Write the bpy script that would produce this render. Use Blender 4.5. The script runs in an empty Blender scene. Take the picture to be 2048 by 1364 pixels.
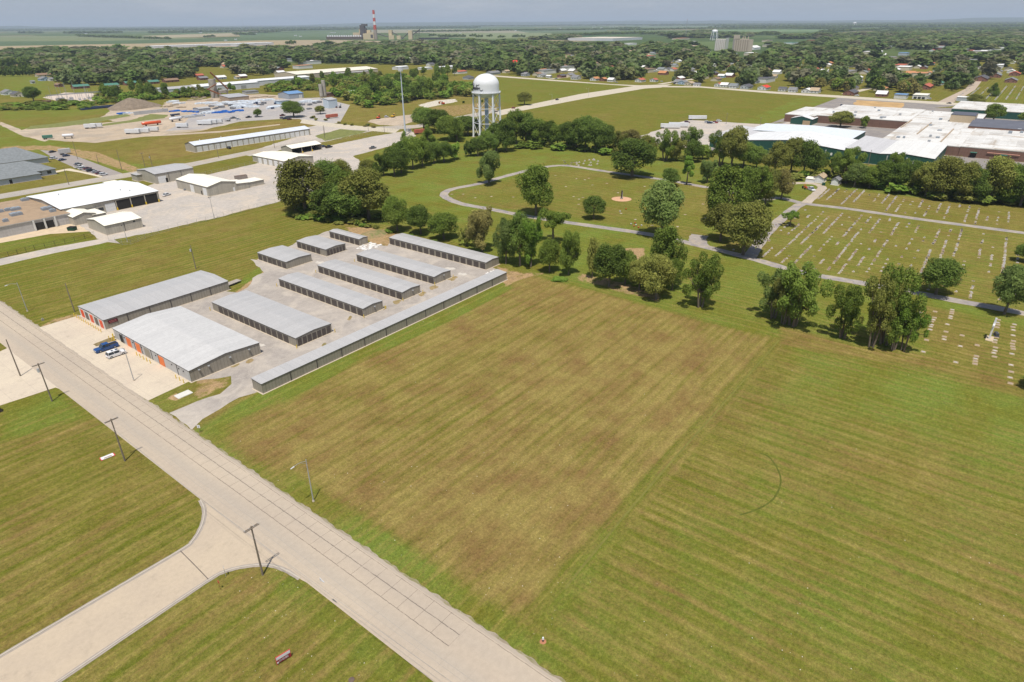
import bpy, math, random
import numpy as np
from mathutils import Vector, Matrix
R = math.radians
SC = bpy.context.scene
COL = SC.collection
rnd = random.Random(11)
rs = np.random.RandomState(5)

# ------------------------------------------------------------------ camera
CAMH = 80.0
FPX, PIT, ROLL, YAW = 1285.68, 0.459998, -0.00711327, 0.657519   # focal length in photo pixels, pitch, roll, heading from +X
_F = Vector((math.cos(YAW)*math.cos(PIT), math.sin(YAW)*math.cos(PIT), -math.sin(PIT)))
_r = Vector((math.sin(YAW), -math.cos(YAW), 0)); _u = _r.cross(_F)
CR = _r*math.cos(ROLL)+_u*math.sin(ROLL); CU = -_r*math.sin(ROLL)+_u*math.cos(ROLL)
cam = bpy.data.objects.new('camera', bpy.data.cameras.new('camera')); COL.objects.link(cam)
cam.matrix_world = Matrix(((CR.x, CU.x, -_F.x, 0), (CR.y, CU.y, -_F.y, 0), (CR.z, CU.z, -_F.z, CAMH), (0, 0, 0, 1)))
cam.data.sensor_width = 36; cam.data.sensor_fit = 'HORIZONTAL'; cam.data.lens = 36*FPX/2048
cam.data.clip_start = 0.5; cam.data.clip_end = 200000
SC.camera = cam

# ------------------------------------------------------------------ sky, sun, exposure
SUN_EL, SUN_AZ = R(69), R(180+33)      # direction to the sun, azimuth from +X counter-clockwise
sd = Vector((math.cos(SUN_AZ)*math.cos(SUN_EL), math.sin(SUN_AZ)*math.cos(SUN_EL), math.sin(SUN_EL)))
sun = bpy.data.objects.new('sun', bpy.data.lights.new('sun', 'SUN')); COL.objects.link(sun)
sun.data.energy = 4.7; sun.data.angle = R(0.5); sun.data.color = (1.0, 0.945, 0.86)
sun.rotation_euler = sd.to_track_quat('Z', 'Y').to_euler(); sun.location = (0, 0, 200)
W = bpy.data.worlds.new("World"); SC.world = W; W.use_nodes = True
wn, wl = W.node_tree.nodes, W.node_tree.links
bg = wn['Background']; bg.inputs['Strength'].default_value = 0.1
sky = wn.new('ShaderNodeTexSky'); sky.sky_type = 'NISHITA'; sky.sun_disc = False
sky.sun_elevation = SUN_EL; sky.sun_rotation = math.pi/2-SUN_AZ
sky.air_density = 1.0; sky.dust_density = 1.0; sky.ozone_density = 1.3; sky.altitude = 100
# thin high cloud, stretched along the horizon
geo = wn.new('ShaderNodeNewGeometry'); mp = wn.new('ShaderNodeMapping'); mp.inputs['Scale'].default_value = (3.0, 3.0, 22.0)
wl.new(geo.outputs['Incoming'], mp.inputs['Vector'])
cn = wn.new('ShaderNodeTexNoise'); cn.inputs['Scale'].default_value = 2.3; cn.inputs['Detail'].default_value = 7; cn.inputs['Roughness'].default_value = .62
wl.new(mp.outputs[0], cn.inputs['Vector'])
crp = wn.new('ShaderNodeValToRGB'); crp.color_ramp.elements[0].position = .5; crp.color_ramp.elements[1].position = .78
crp.color_ramp.elements[0].color = (0, 0, 0, 1); crp.color_ramp.elements[1].color = (.55, .55, .55, 1)
wl.new(cn.outputs['Fac'], crp.inputs[0])
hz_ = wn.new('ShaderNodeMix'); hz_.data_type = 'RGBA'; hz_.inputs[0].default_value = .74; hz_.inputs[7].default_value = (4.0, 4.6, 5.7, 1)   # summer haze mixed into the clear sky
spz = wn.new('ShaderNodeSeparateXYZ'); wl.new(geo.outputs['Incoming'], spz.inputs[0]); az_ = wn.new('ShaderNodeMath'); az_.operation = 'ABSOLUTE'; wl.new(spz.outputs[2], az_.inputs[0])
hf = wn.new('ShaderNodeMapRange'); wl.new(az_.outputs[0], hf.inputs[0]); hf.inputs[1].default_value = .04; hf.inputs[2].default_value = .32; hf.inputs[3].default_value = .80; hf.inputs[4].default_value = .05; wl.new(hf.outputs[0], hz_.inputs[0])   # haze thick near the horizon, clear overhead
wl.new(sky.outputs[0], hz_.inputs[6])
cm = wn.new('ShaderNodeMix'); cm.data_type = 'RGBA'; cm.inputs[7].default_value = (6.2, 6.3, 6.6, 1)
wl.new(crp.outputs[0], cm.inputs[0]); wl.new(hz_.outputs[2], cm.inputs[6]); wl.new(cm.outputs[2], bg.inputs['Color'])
SC.view_settings.view_transform = 'Standard'; SC.view_settings.look = 'None'; SC.view_settings.exposure = 0.0; SC.view_settings.gamma = 1.0
SC.render.engine = 'CYCLES'
SC.cycles.max_bounces = 5; SC.cycles.diffuse_bounces = 2; SC.cycles.glossy_bounces = 2; SC.cycles.transmission_bounces = 2
SC.cycles.transparent_max_bounces = 4; SC.cycles.volume_bounces = 0; SC.cycles.use_denoising = True
SC.cycles.caustics_reflective = False; SC.cycles.caustics_refractive = False

# ------------------------------------------------------------------ surveying: photo pixel (2048 wide) <-> place on the ground
def ray(px, py): return (_F*FPX + CR*(px-1024) - CU*(py-682)).normalized()
def G(px, py, z=0.0):
    d = ray(px, py); t = (z-CAMH)/d.z
    return (d.x*t, d.y*t)
def HGT(b, t, z0=0.0):          # height of a vertical thing from its foot and top pixels
    g = G(b[0], b[1], z0); d = ray(*t); s = math.hypot(*g)/math.hypot(d.x, d.y)
    return CAMH + d.z*s - z0
def SPAN(px, py, w):            # metres covered by w pixels at the ground distance of (px, py)
    g = G(px, py); v = Vector((g[0], g[1], -CAMH))
    return w*v.dot(_F)/FPX
def PX(x, y, z=0.0):
    v = Vector((x, y, z-CAMH)); c = v.dot(_F)
    return (1024+FPX*v.dot(CR)/c, 682-FPX*v.dot(CU)/c) if c > 0 else (-9e9, -9e9)
REG = {'R1': (0, 0, 4), 'R2': (512, 0, 4), 'R3': (1024, 0, 4), 'R4': (1536, 0, 4), 'R5': (0, 180, 4), 'R6': (512, 180, 4), 'R7': (1024, 180, 4), 'R8': (1536, 180, 4),
       'Q1': (0, 380, 4), 'Q2': (400, 430, 5.0525), 'Q3': (700, 400, 5.0525), 'Q4': (1000, 380, 4), 'Q5': (1500, 380, 3.737), 'Q6': (0, 560, 5.0525), 'Q7': (200, 600, 5.0525),
       'Q8': (340, 500, 5.0525), 'T1': (0, 280, 6.2), 'T2': (330, 230, 6.2), 'T3': (0, 130, 6.206), 'T4': (330, 130, 6.206), 'T5': (640, 120, 6.2), 'T6': (1560, 180, 4.197),
       'T8': (1400, 40, 15.75), 'U1': (1024, 120, 5.447), 'U2': (1360, 120, 5.447), 'U3': (1672, 120, 5.447), 'U4': (0, 40, 2.926), 'U6': (640, 10, 7.877), 'M': (0, 0, 1)}
def Z(r, x, y):                 # survey sheets: enlarged quarters of the photo
    o = REG[r]; return (o[0]+x/o[2], o[1]+y/o[2])
def ZG(r, x, y, z=0.0): return G(*Z(r, x, y), z)

# ------------------------------------------------------------------ objects
def tag(o, label=None, cat=None, group=None, kind=None):
    if label: o['label'] = label
    if cat: o['category'] = cat
    if group: o['group'] = group
    if kind: o['kind'] = kind
    return o
def empty(name, loc, rz=0.0, label=None, cat=None, group=None):
    o = bpy.data.objects.new(name, None); COL.objects.link(o); o.location = loc; o.rotation_euler = (0, 0, rz); o.empty_display_size = .5
    return tag(o, label, cat, group)
class MB:
    def __init__(s): s.v = []; s.f = []; s.m = []; s.sm = []
    def add(s, vs, fs, mi=0, smooth=False):
        n = len(s.v); s.v += [tuple(v) for v in vs]
        for f in fs: s.f.append(tuple(n+i for i in f)); s.m.append(mi); s.sm.append(smooth)
        return s
    def box(s, x0, y0, z0, x1, y1, z1, mi=0):
        return s.add([(x0, y0, z0), (x1, y0, z0), (x1, y1, z0), (x0, y1, z0), (x0, y0, z1), (x1, y0, z1), (x1, y1, z1), (x0, y1, z1)],
                     [(0, 3, 2, 1), (4, 5, 6, 7), (0, 1, 5, 4), (1, 2, 6, 5), (2, 3, 7, 6), (3, 0, 4, 7)], mi)
    def tube(s, p0, p1, r0, r1=None, n=8, mi=0, cap=True, smooth=True):
        r1 = r0 if r1 is None else r1
        a, b = Vector(p0), Vector(p1); d = b-a
        if d.length < 1e-6: return s
        q = d.to_track_quat('Z', 'Y'); vs = []
        for p, r in ((a, r0), (b, r1)):
            for k in range(n):
                t = 2*math.pi*k/n; vs.append(p+q@Vector((r*math.cos(t), r*math.sin(t), 0)))
        fs = [(k, (k+1) % n, n+(k+1) % n, n+k) for k in range(n)]
        s.add(vs, fs, mi, smooth)
        if cap: s.add(vs[:n], [tuple(range(n))[::-1]], mi); s.add(vs[n:], [tuple(range(n))], mi)
        return s
    def path(s, pts, r, n=6, mi=0):
        for a, b in zip(pts[:-1], pts[1:]): s.tube(a, b, r, r, n, mi)
        return s
    def lathe(s, prof, cx=0, cy=0, n=24, mi=0, smooth=True):
        vs = [(cx+r*math.cos(2*math.pi*k/n), cy+r*math.sin(2*math.pi*k/n), z) for r, z in prof for k in range(n)]
        fs = [(i*n+k, i*n+(k+1) % n, (i+1)*n+(k+1) % n, (i+1)*n+k) for i in range(len(prof)-1) for k in range(n)]
        return s.add(vs, fs, mi, smooth)
    def prism(s, prof, axis, a0, a1, mi=0):     # closed profile extruded along an axis
        n = len(prof)
        f = {'x': lambda p, a: (a, p[0], p[1]), 'y': lambda p, a: (p[0], a, p[1]), 'z': lambda p, a: (p[0], p[1], a)}[axis]
        vs = [f(p, a0) for p in prof]+[f(p, a1) for p in prof]
        return s.add(vs, [tuple(range(n))[::-1], tuple(range(n, 2*n))]+[(k, (k+1) % n, n+(k+1) % n, n+k) for k in range(n)], mi)
    def mesh(s, name, mats):
        me = bpy.data.meshes.new(name); me.from_pydata(s.v, [], s.f)
        for m in (mats if isinstance(mats, (list, tuple)) else [mats]): me.materials.append(m)
        me.polygons.foreach_set('material_index', s.m); me.polygons.foreach_set('use_smooth', s.sm)
        me.update(); return me
    def build(s, name, mats, parent=None, loc=(0, 0, 0), rz=0.0):
        return put(name, s.mesh(name, mats), parent, loc, rz)
def put(name, me, parent=None, loc=(0, 0, 0), rz=0.0):
    o = bpy.data.objects.new(name, me); COL.objects.link(o); o.parent = parent; o.location = loc
    if rz: o.rotation_euler = (0, 0, rz)
    return o
def kids(o): return [c for c in bpy.data.objects if c.parent is o]
def dup(root, loc, rz=0.0, label=None, group=None, scale=None, mats=None, ch=None):
    c = root.copy(); COL.objects.link(c); c.location = loc; c.rotation_euler = (0, 0, rz)
    if label: c['label'] = label
    if group: c['group'] = group
    if scale: c.scale = scale
    for k in (ch if ch is not None else kids(root)):
        d = k.copy(); COL.objects.link(d); d.parent = c
        for g in kids(k) if ch is None else ():
            e = g.copy(); COL.objects.link(e); e.parent = d
        if mats and k.name.split('.')[0] in mats:
            for i, m in enumerate(mats[k.name.split('.')[0]]): d.material_slots[i].link = 'OBJECT'; d.material_slots[i].material = m
    return c

# ------------------------------------------------------------------ materials
class NT:
    def __init__(s, name):
        s.m = bpy.data.materials.new(name); s.m.use_nodes = True; s.n = s.m.node_tree.nodes; s.l = s.m.node_tree.links
        s.b = s.n['Principled BSDF']; s.co = s.n.new('ShaderNodeTexCoord').outputs['Object']
    def link(s, a, b): s.l.new(a, b)
    def val(s, sock, v):
        if hasattr(v, 'is_linked') or hasattr(v, 'links'): s.l.new(v, sock)
        else: sock.default_value = v
    def map(s, scale=(1, 1, 1), rot=(0, 0, 0), vec=None, loc=(0, 0, 0)):
        n = s.n.new('ShaderNodeMapping'); n.inputs['Scale'].default_value = scale; n.inputs['Rotation'].default_value = rot; n.inputs['Location'].default_value = loc
        s.l.new(vec or s.co, n.inputs['Vector']); return n.outputs[0]
    def noise(s, scale, detail=4, rough=.55, vec=None, out='Fac', dist=0.0):
        n = s.n.new('ShaderNodeTexNoise'); n.inputs['Scale'].default_value = scale; n.inputs['Detail'].default_value = detail
        n.inputs['Roughness'].default_value = rough; n.inputs['Distortion'].default_value = dist
        s.l.new(vec or s.co, n.inputs['Vector']); return n.outputs[out]
    def math(s, op, a, b=0.0, c=0.0, clamp=False):
        n = s.n.new('ShaderNodeMath'); n.operation = op; n.use_clamp = clamp
        s.val(n.inputs[0], a); s.val(n.inputs[1], b)
        if op in ('MULTIPLY_ADD', 'COMPARE', 'SMOOTH_MIN'): s.val(n.inputs[2], c)
        return n.outputs[0]
    def ramp(s, v, lo, hi, a=0.0, b=1.0):
        n = s.n.new('ShaderNodeMapRange'); s.val(n.inputs[0], v); n.inputs[1].default_value = lo; n.inputs[2].default_value = hi
        n.inputs[3].default_value = a; n.inputs[4].default_value = b; n.clamp = True; return n.outputs[0]
    def mix(s, f, a, b):
        n = s.n.new('ShaderNodeMix'); n.data_type = 'RGBA'; s.val(n.inputs[0], f)
        for i, c in ((6, a), (7, b)):
            if isinstance(c, tuple): n.inputs[i].default_value = (*c[:3], 1)
            else: s.l.new(c, n.inputs[i])
        return n.outputs[2]
    def mul(s, col, v):       # colour times a value
        n = s.n.new('ShaderNodeVectorMath'); n.operation = 'SCALE'
        if isinstance(col, tuple): n.inputs[0].default_value = col[:3]
        else: s.l.new(col, n.inputs[0])
        s.val(n.inputs['Scale'], v); return n.outputs[0]
    def sep(s, vec=None):
        n = s.n.new('ShaderNodeSeparateXYZ'); s.l.new(vec or s.co, n.inputs[0]); return n.outputs
    def bump(s, h, strength=.3, dist=.05):
        n = s.n.new('ShaderNodeBump'); n.inputs['Strength'].default_value = strength; n.inputs['Distance'].default_value = dist
        s.l.new(h, n.inputs['Height']); s.l.new(n.outputs[0], s.b.inputs['Normal'])
    def done(s, col, rough=.8, metal=0.0, spec=None):
        if isinstance(col, tuple): s.b.inputs['Base Color'].default_value = (*col[:3], 1)
        else: s.l.new(col, s.b.inputs['Base Color'])
        s.val(s.b.inputs['Roughness'], rough); s.b.inputs['Metallic'].default_value = metal
        if spec is not None: s.b.inputs['Specular IOR Level'].default_value = spec
        return s.m
_mc = {}
def plain(name, col, rough=.7, var=.12, scale=1.5, metal=0.0, spec=.3):
    if name in _mc: return _mc[name]
    t = NT(name); f = t.ramp(t.noise(scale, 5, .6), .3, .7, 1-var, 1+var)
    _mc[name] = t.done(t.mul(col, f), rough, metal, spec); return _mc[name]
def dirty(name, col, dirt=(.2, .16, .11), amount=.35, rough=.8, scale=.25, ribs=None, spec=.3, ribw=.12, streak=True):
    """painted sheet metal, concrete or roofing with stains; ribs = (axis, pitch)"""
    if name in _mc: return _mc[name]
    t = NT(name)
    a = t.noise(scale, 6, .65); b = t.noise(scale*6, 4, .6)
    c = t.mul(col, t.ramp(b, .3, .7, .93, 1.07))
    c = t.mix(t.math('MULTIPLY', t.ramp(a, .48, .75), amount), c, dirt)
    if streak:
        g = t.noise(1.0, 4, .6, vec=t.map((1.6, 1.6, .12)))
        c = t.mul(c, t.ramp(g, .35, .7, 1.04, .88))
    if ribs:
        ax = {'x': 0, 'y': 1, 'z': 2}[ribs[0]] if ribs[0] in 'xyz' else None
        o = t.sep()
        v = t.math('ADD', o[0], o[1]) if ax is None else o[ax]
        w = t.math('FRACT', t.math('DIVIDE', v, ribs[1]))
        wnz = t.n.new('ShaderNodeTexWhiteNoise'); wnz.noise_dimensions = '1D'; t.link(t.math('FLOOR', t.math('DIVIDE', v, ribs[1])), wnz.inputs['W']); c = t.mul(c, t.math('MULTIPLY_ADD', wnz.outputs['Value'], .07, .965))
        line = t.math('LESS_THAN', w, ribw)
        c = t.mul(c, t.math('MULTIPLY_ADD', line, -.16, 1.02))
    _mc[name] = t.done(c, rough, 0, spec); return _mc[name]
# ------------------------------------------------------------------ ground sheet with painted zones of dry, lush and bare soil
def axis_pts(lo, hi, step, far_lo, far_hi, g):
    p = list(np.arange(lo, hi+.01, step)); d = step; x = p[-1]
    while x < far_hi: d *= g; x += d; p.append(x)
    d = step; x = p[0]; q = []
    while x > far_lo: d *= g; x -= d; q.append(x)
    return np.array(q[::-1]+p)
gx = axis_pts(-20, 430, 1.0, -6000, 70000, 1.055); gy = axis_pts(-70, 430, 1.0, -26000, 70000, 1.055)
X, Y = np.meshgrid(gx, gy, indexing='ij'); nx, ny = X.shape
def sdist(poly, X, Y):          # signed distance, positive inside
    inside = np.zeros(X.shape, bool); d = np.full(X.shape, 1e18); n = len(poly)
    for i in range(n):
        (x0, y0), (x1, y1) = poly[i], poly[(i+1) % n]
        if y0 != y1:
            c = ((Y > min(y0, y1)) & (Y <= max(y0, y1))) & (X < (x1-x0)*(Y-y0)/(y1-y0)+x0)
            inside ^= c
        ex, ey = x1-x0, y1-y0; L = ex*ex+ey*ey+1e-12
        t = np.clip(((X-x0)*ex+(Y-y0)*ey)/L, 0, 1)
        d = np.minimum(d, (X-x0-t*ex)**2+(Y-y0-t*ey)**2)
    d = np.sqrt(d); return np.where(inside, d, -d)
ATT = np.zeros((nx, ny, 4), np.float32); ATT[..., 0] = .32; ATT[..., 1] = .25; ATT[..., 2] = 0; ATT[..., 3] = 0
def paint(pts, soft=2.0, **ch):
    poly = [G(*p) for p in pts]; xs = [p[0] for p in poly]; ys = [p[1] for p in poly]
    ix = (gx > min(xs)-soft*2) & (gx < max(xs)+soft*2); iy = (gy > min(ys)-soft*2) & (gy < max(ys)+soft*2)
    if not ix.any() or not iy.any(): return
    sl = np.ix_(ix, iy); m = np.clip(sdist(poly, X[sl], Y[sl])/soft+.5, 0, 1)
    for k, v in ch.items():
        c = {'dry': 0, 'lush': 1, 'dirt': 2, 'dir': 3}[k]; a = ATT[..., c]; a[sl] = a[sl]*(1-m)+v*m
# whole near belt
paint([(-900, 700), (0, 545), (240, 500), (560, 400), (700, 440), (800, 480), (480, 620), (100, 640), (0, 610), (-600, 900)], 3, dry=.40, lush=.30, dir=0)   # field behind the storage yard
paint([(-400, 480), (0, 470), (170, 475), (230, 495), (0, 540), (-300, 600)], 2, dry=.15, lush=.5)
paint([(-600, 700), (250, 860), (430, 1010), (360, 1100), (0, 1320), (-900, 1600)], 3, dry=.50, lush=.2, dir=0)      # left verge field
paint([(0, 812), (110, 778), (170, 835), (60, 870), (0, 880)], 2.5, dry=.12, lush=.55)
paint([(110, 1368), (420, 1160), (530, 1130), (600, 1150), (900, 1400), (300, 1700)], 2, dry=.52, lush=.25, dir=0)
paint([(530, 1130), (600, 1155), (1000, 1480), (900, 1480), (560, 1190)], 2, dry=.25, lush=.5)
paint([(380, 860), (500, 790), (1030, 548), (1120, 560), (1230, 590), (1400, 640), (1570, 680), (1290, 1010), (1130, 1200), (1050, 1290), (900, 1200), (600, 1000)], 5, dry=.86, lush=.12, dir=0)  # brown field
paint([(640, 810), (900, 690), (1030, 640), (1090, 700), (880, 850), (740, 900)], 14, dry=.76, lush=.2)
paint([(1030, 700), (1300, 640), (1500, 700), (1380, 880), (1180, 900)], 14, dry=.92)
paint([(900, 980), (1100, 900), (1200, 1000), (1060, 1120)], 12, dry=.95)
paint([(505, 787), (1015, 556), (1025, 575), (900, 645), (720, 720), (600, 790), (520, 840), (430, 890), (385, 862), (440, 830)], 2.2, dry=.03, lush=.85)   # bright verge along the long unit
paint([(385, 862), (520, 985), (760, 1140), (960, 1280), (1100, 1365), (1180, 1420), (1130, 1300), (960, 1190), (760, 1050), (600, 950), (470, 880)], 2.5, dry=.18, lush=.70)  # road verge
paint([(460, 850), (560, 800), (640, 870), (560, 960), (470, 900)], 5, dry=.80, lush=.15)
paint([(1050, 1290), (1130, 1200), (1290, 1010), (1570, 680), (1700, 690), (1860, 720), (2300, 860), (2600, 1700), (1200, 1700), (1130, 1380)], 4, dry=.36, lush=.42, dir=1)  # green field at right
paint([(1600, 700), (1800, 760), (2300, 900), (2300, 1010), (1800, 860), (1560, 800)], 10, dry=.2, lush=.62)
paint([(1100, 1230), (1290, 1010), (1560, 700), (1600, 740), (1420, 960), (1230, 1200)], 5, dry=.46, lush=.25)
paint([(1650, 850), (1900, 900), (1850, 1010), (1600, 960)], 14, dry=.5, lush=.3)
# cemetery lawns
paint([(560, 430), (760, 300), (900, 270), (1250, 260), (1560, 340), (1640, 350), (2300, 400), (2300, 880), (1860, 720), (1570, 680), (1400, 640), (1050, 545), (900, 480), (780, 465), (690, 440)], 3, dry=.14, lush=.62, dir=1)
paint([(900, 400), (960, 370), (1130, 335), (1450, 375), (1400, 480), (1200, 445)], 5, dry=.36, lush=.42)
paint([(1430, 500), (1600, 410), (2300, 500), (2300, 700), (2000, 625), (1700, 560)], 4, dry=.42, lush=.45)
paint([(1640, 375), (1830, 395), (2300, 430), (2300, 500), (1830, 435), (1620, 405)], 4, dry=.52, lush=.25)
paint([(1820, 600), (2300, 720), (2300, 880), (1860, 710)], 5, dry=.46, lush=.3)
paint([(1560, 650), (1700, 690), (1860, 712), (2300, 850), (2300, 870), (1860, 735), (1560, 690)], 2.5, dry=.7, lush=.15)
paint([(1640, 722), (1750, 737), (1860, 757), (2300, 850), (2300, 925), (1950, 820), (1800, 772), (1700, 742)], 3, dry=.10, lush=.9)
paint([(1560, 678), (1300, 975), (1160, 1175), (1100, 1260), (1080, 1250), (1135, 1160), (1270, 962), (1545, 678)], 2.5, dry=.42, lush=.35)
paint([(1130, 1130), (1200, 1060), (1230, 1070), (1130, 1220), (1080, 1260), (1060, 1230)], 5, dry=.12, lush=.5)
# bare earth
paint([(690, 448), (790, 455), (800, 480), (745, 495), (735, 478), (700, 470)], 2, dirt=.75, dry=.7)
paint([(760, 470), (800, 480), (1000, 545), (1000, 560), (770, 500)], 1.5, dirt=.6)
paint([(990, 530), (1040, 545), (1100, 545), (1040, 560), (1010, 575)], 1.6, dirt=.65)
paint([(1160, 545), (1230, 560), (1330, 590), (1320, 605), (1150, 560)], 2, dirt=.55)
paint([(470, 585), (520, 545), (510, 520), (575, 492), (580, 500), (520, 530), (530, 548), (480, 592)], 1.2, dirt=.8)
paint([(480, 560), (520, 533), (524, 548), (492, 566), (474, 566)], 1, dirt=0, dry=0, lush=1)
paint([(1240, 497), (1290, 495), (1290, 520), (1260, 525)], 2, dirt=.8)
paint([(690, 455), (745, 455), (760, 470), (800, 468), (780, 450), (700, 445)], 2, dirt=.3, dry=.5)
paint([(300, 800), (372, 762), (455, 745), (462, 768), (380, 810), (330, 826)], 1.2, dry=.3, lush=.5, dirt=.1)
paint([(390, 752), (462, 752), (462, 768), (400, 800), (385, 790)], 1.5, dirt=.55)
paint([(333, 795), (350, 787), (375, 790), (350, 803)], 1, dirt=.9)
paint([(77, 655), (100, 640), (155, 625), (160, 634), (110, 652)], 1.5, dirt=.6)
# industrial belt behind
paint([(-300, 400), (-300, 190), (0, 195), (180, 205), (330, 200), (640, 195), (860, 180), (1000, 190), (1000, 225), (830, 255), (640, 290), (380, 330), (160, 366), (0, 395)], 4, dry=.45, lush=.3, dir=0)
paint([(-200, 300), (0, 248), (60, 255), (160, 300), (330, 340), (250, 345), (120, 320), (0, 300)], 5, dry=.15, lush=.75)
paint([(0, 215), (180, 215), (260, 225), (100, 235), (0, 240)], 4, lush=.6, dry=.15)
paint([(0, 292), (100, 290), (200, 305), (290, 340), (270, 348), (180, 320), (90, 300), (0, 305)], 3, dirt=.6)
paint([(330, 270), (610, 235), (660, 245), (620, 260), (330, 320), (250, 320)], 4, dry=.75, lush=.1)
paint([(560, 160), (1000, 150), (1000, 215), (830, 250), (660, 240), (620, 190)], 6, dry=.55, lush=.35)
paint([(860, 215), (960, 205), (1010, 215), (830, 245)], 4, dirt=.45, dry=.7)
# crop fields and far country
paint([(1030, 222), (1330, 168), (1680, 192), (1560, 243), (1300, 272), (1060, 245)], 3, dry=.26, lush=.32, dir=1)
paint([(900, 165), (1024, 155), (1280, 170), (1040, 212), (1000, 200)], 3, dry=.15, lush=.45, dir=1)
paint([(1600, 195), (1680, 194), (1575, 238), (1540, 246), (1480, 246)], 3, dry=.1, lush=.75)
paint([(1180, 228), (1220, 226), (1230, 240), (1190, 242)], 6, dry=.5)
paint([(1900, 206), (1950, 190), (2080, 185), (2080, 215)], 3, dry=.2, lush=.45)
paint([(0, 150), (60, 150), (100, 165), (110, 200), (0, 190)], 3, dry=.1, lush=.65)
paint([(90, 160), (190, 175), (330, 180), (300, 190), (100, 200)], 4, dry=.3, lush=.5)

gm = bpy.data.meshes.new('ground'); idx = np.arange(nx*ny).reshape(nx, ny)
quads = np.stack([idx[:-1, :-1], idx[1:, :-1], idx[1:, 1:], idx[:-1, 1:]], -1).reshape(-1, 4)
co = np.zeros((nx*ny, 3), np.float32); co[:, 0] = X.ravel(); co[:, 1] = Y.ravel()
def fill_mesh(me, co, quads):
    me.vertices.add(len(co)); me.vertices.foreach_set('co', co.astype(np.float32).ravel())
    me.loops.add(quads.size); me.loops.foreach_set('vertex_index', quads.astype(np.int32).ravel())
    me.polygons.add(len(quads)); me.polygons.foreach_set('loop_start', (np.arange(len(quads))*quads.shape[1]).astype(np.int32))
    me.polygons.foreach_set('loop_total', np.full(len(quads), quads.shape[1], np.int32)); me.update(calc_edges=True)
fill_mesh(gm, co, quads)
ga = gm.color_attributes.new('zone', 'FLOAT_COLOR', 'POINT'); ga.data.foreach_set('color', ATT.reshape(-1))

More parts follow.
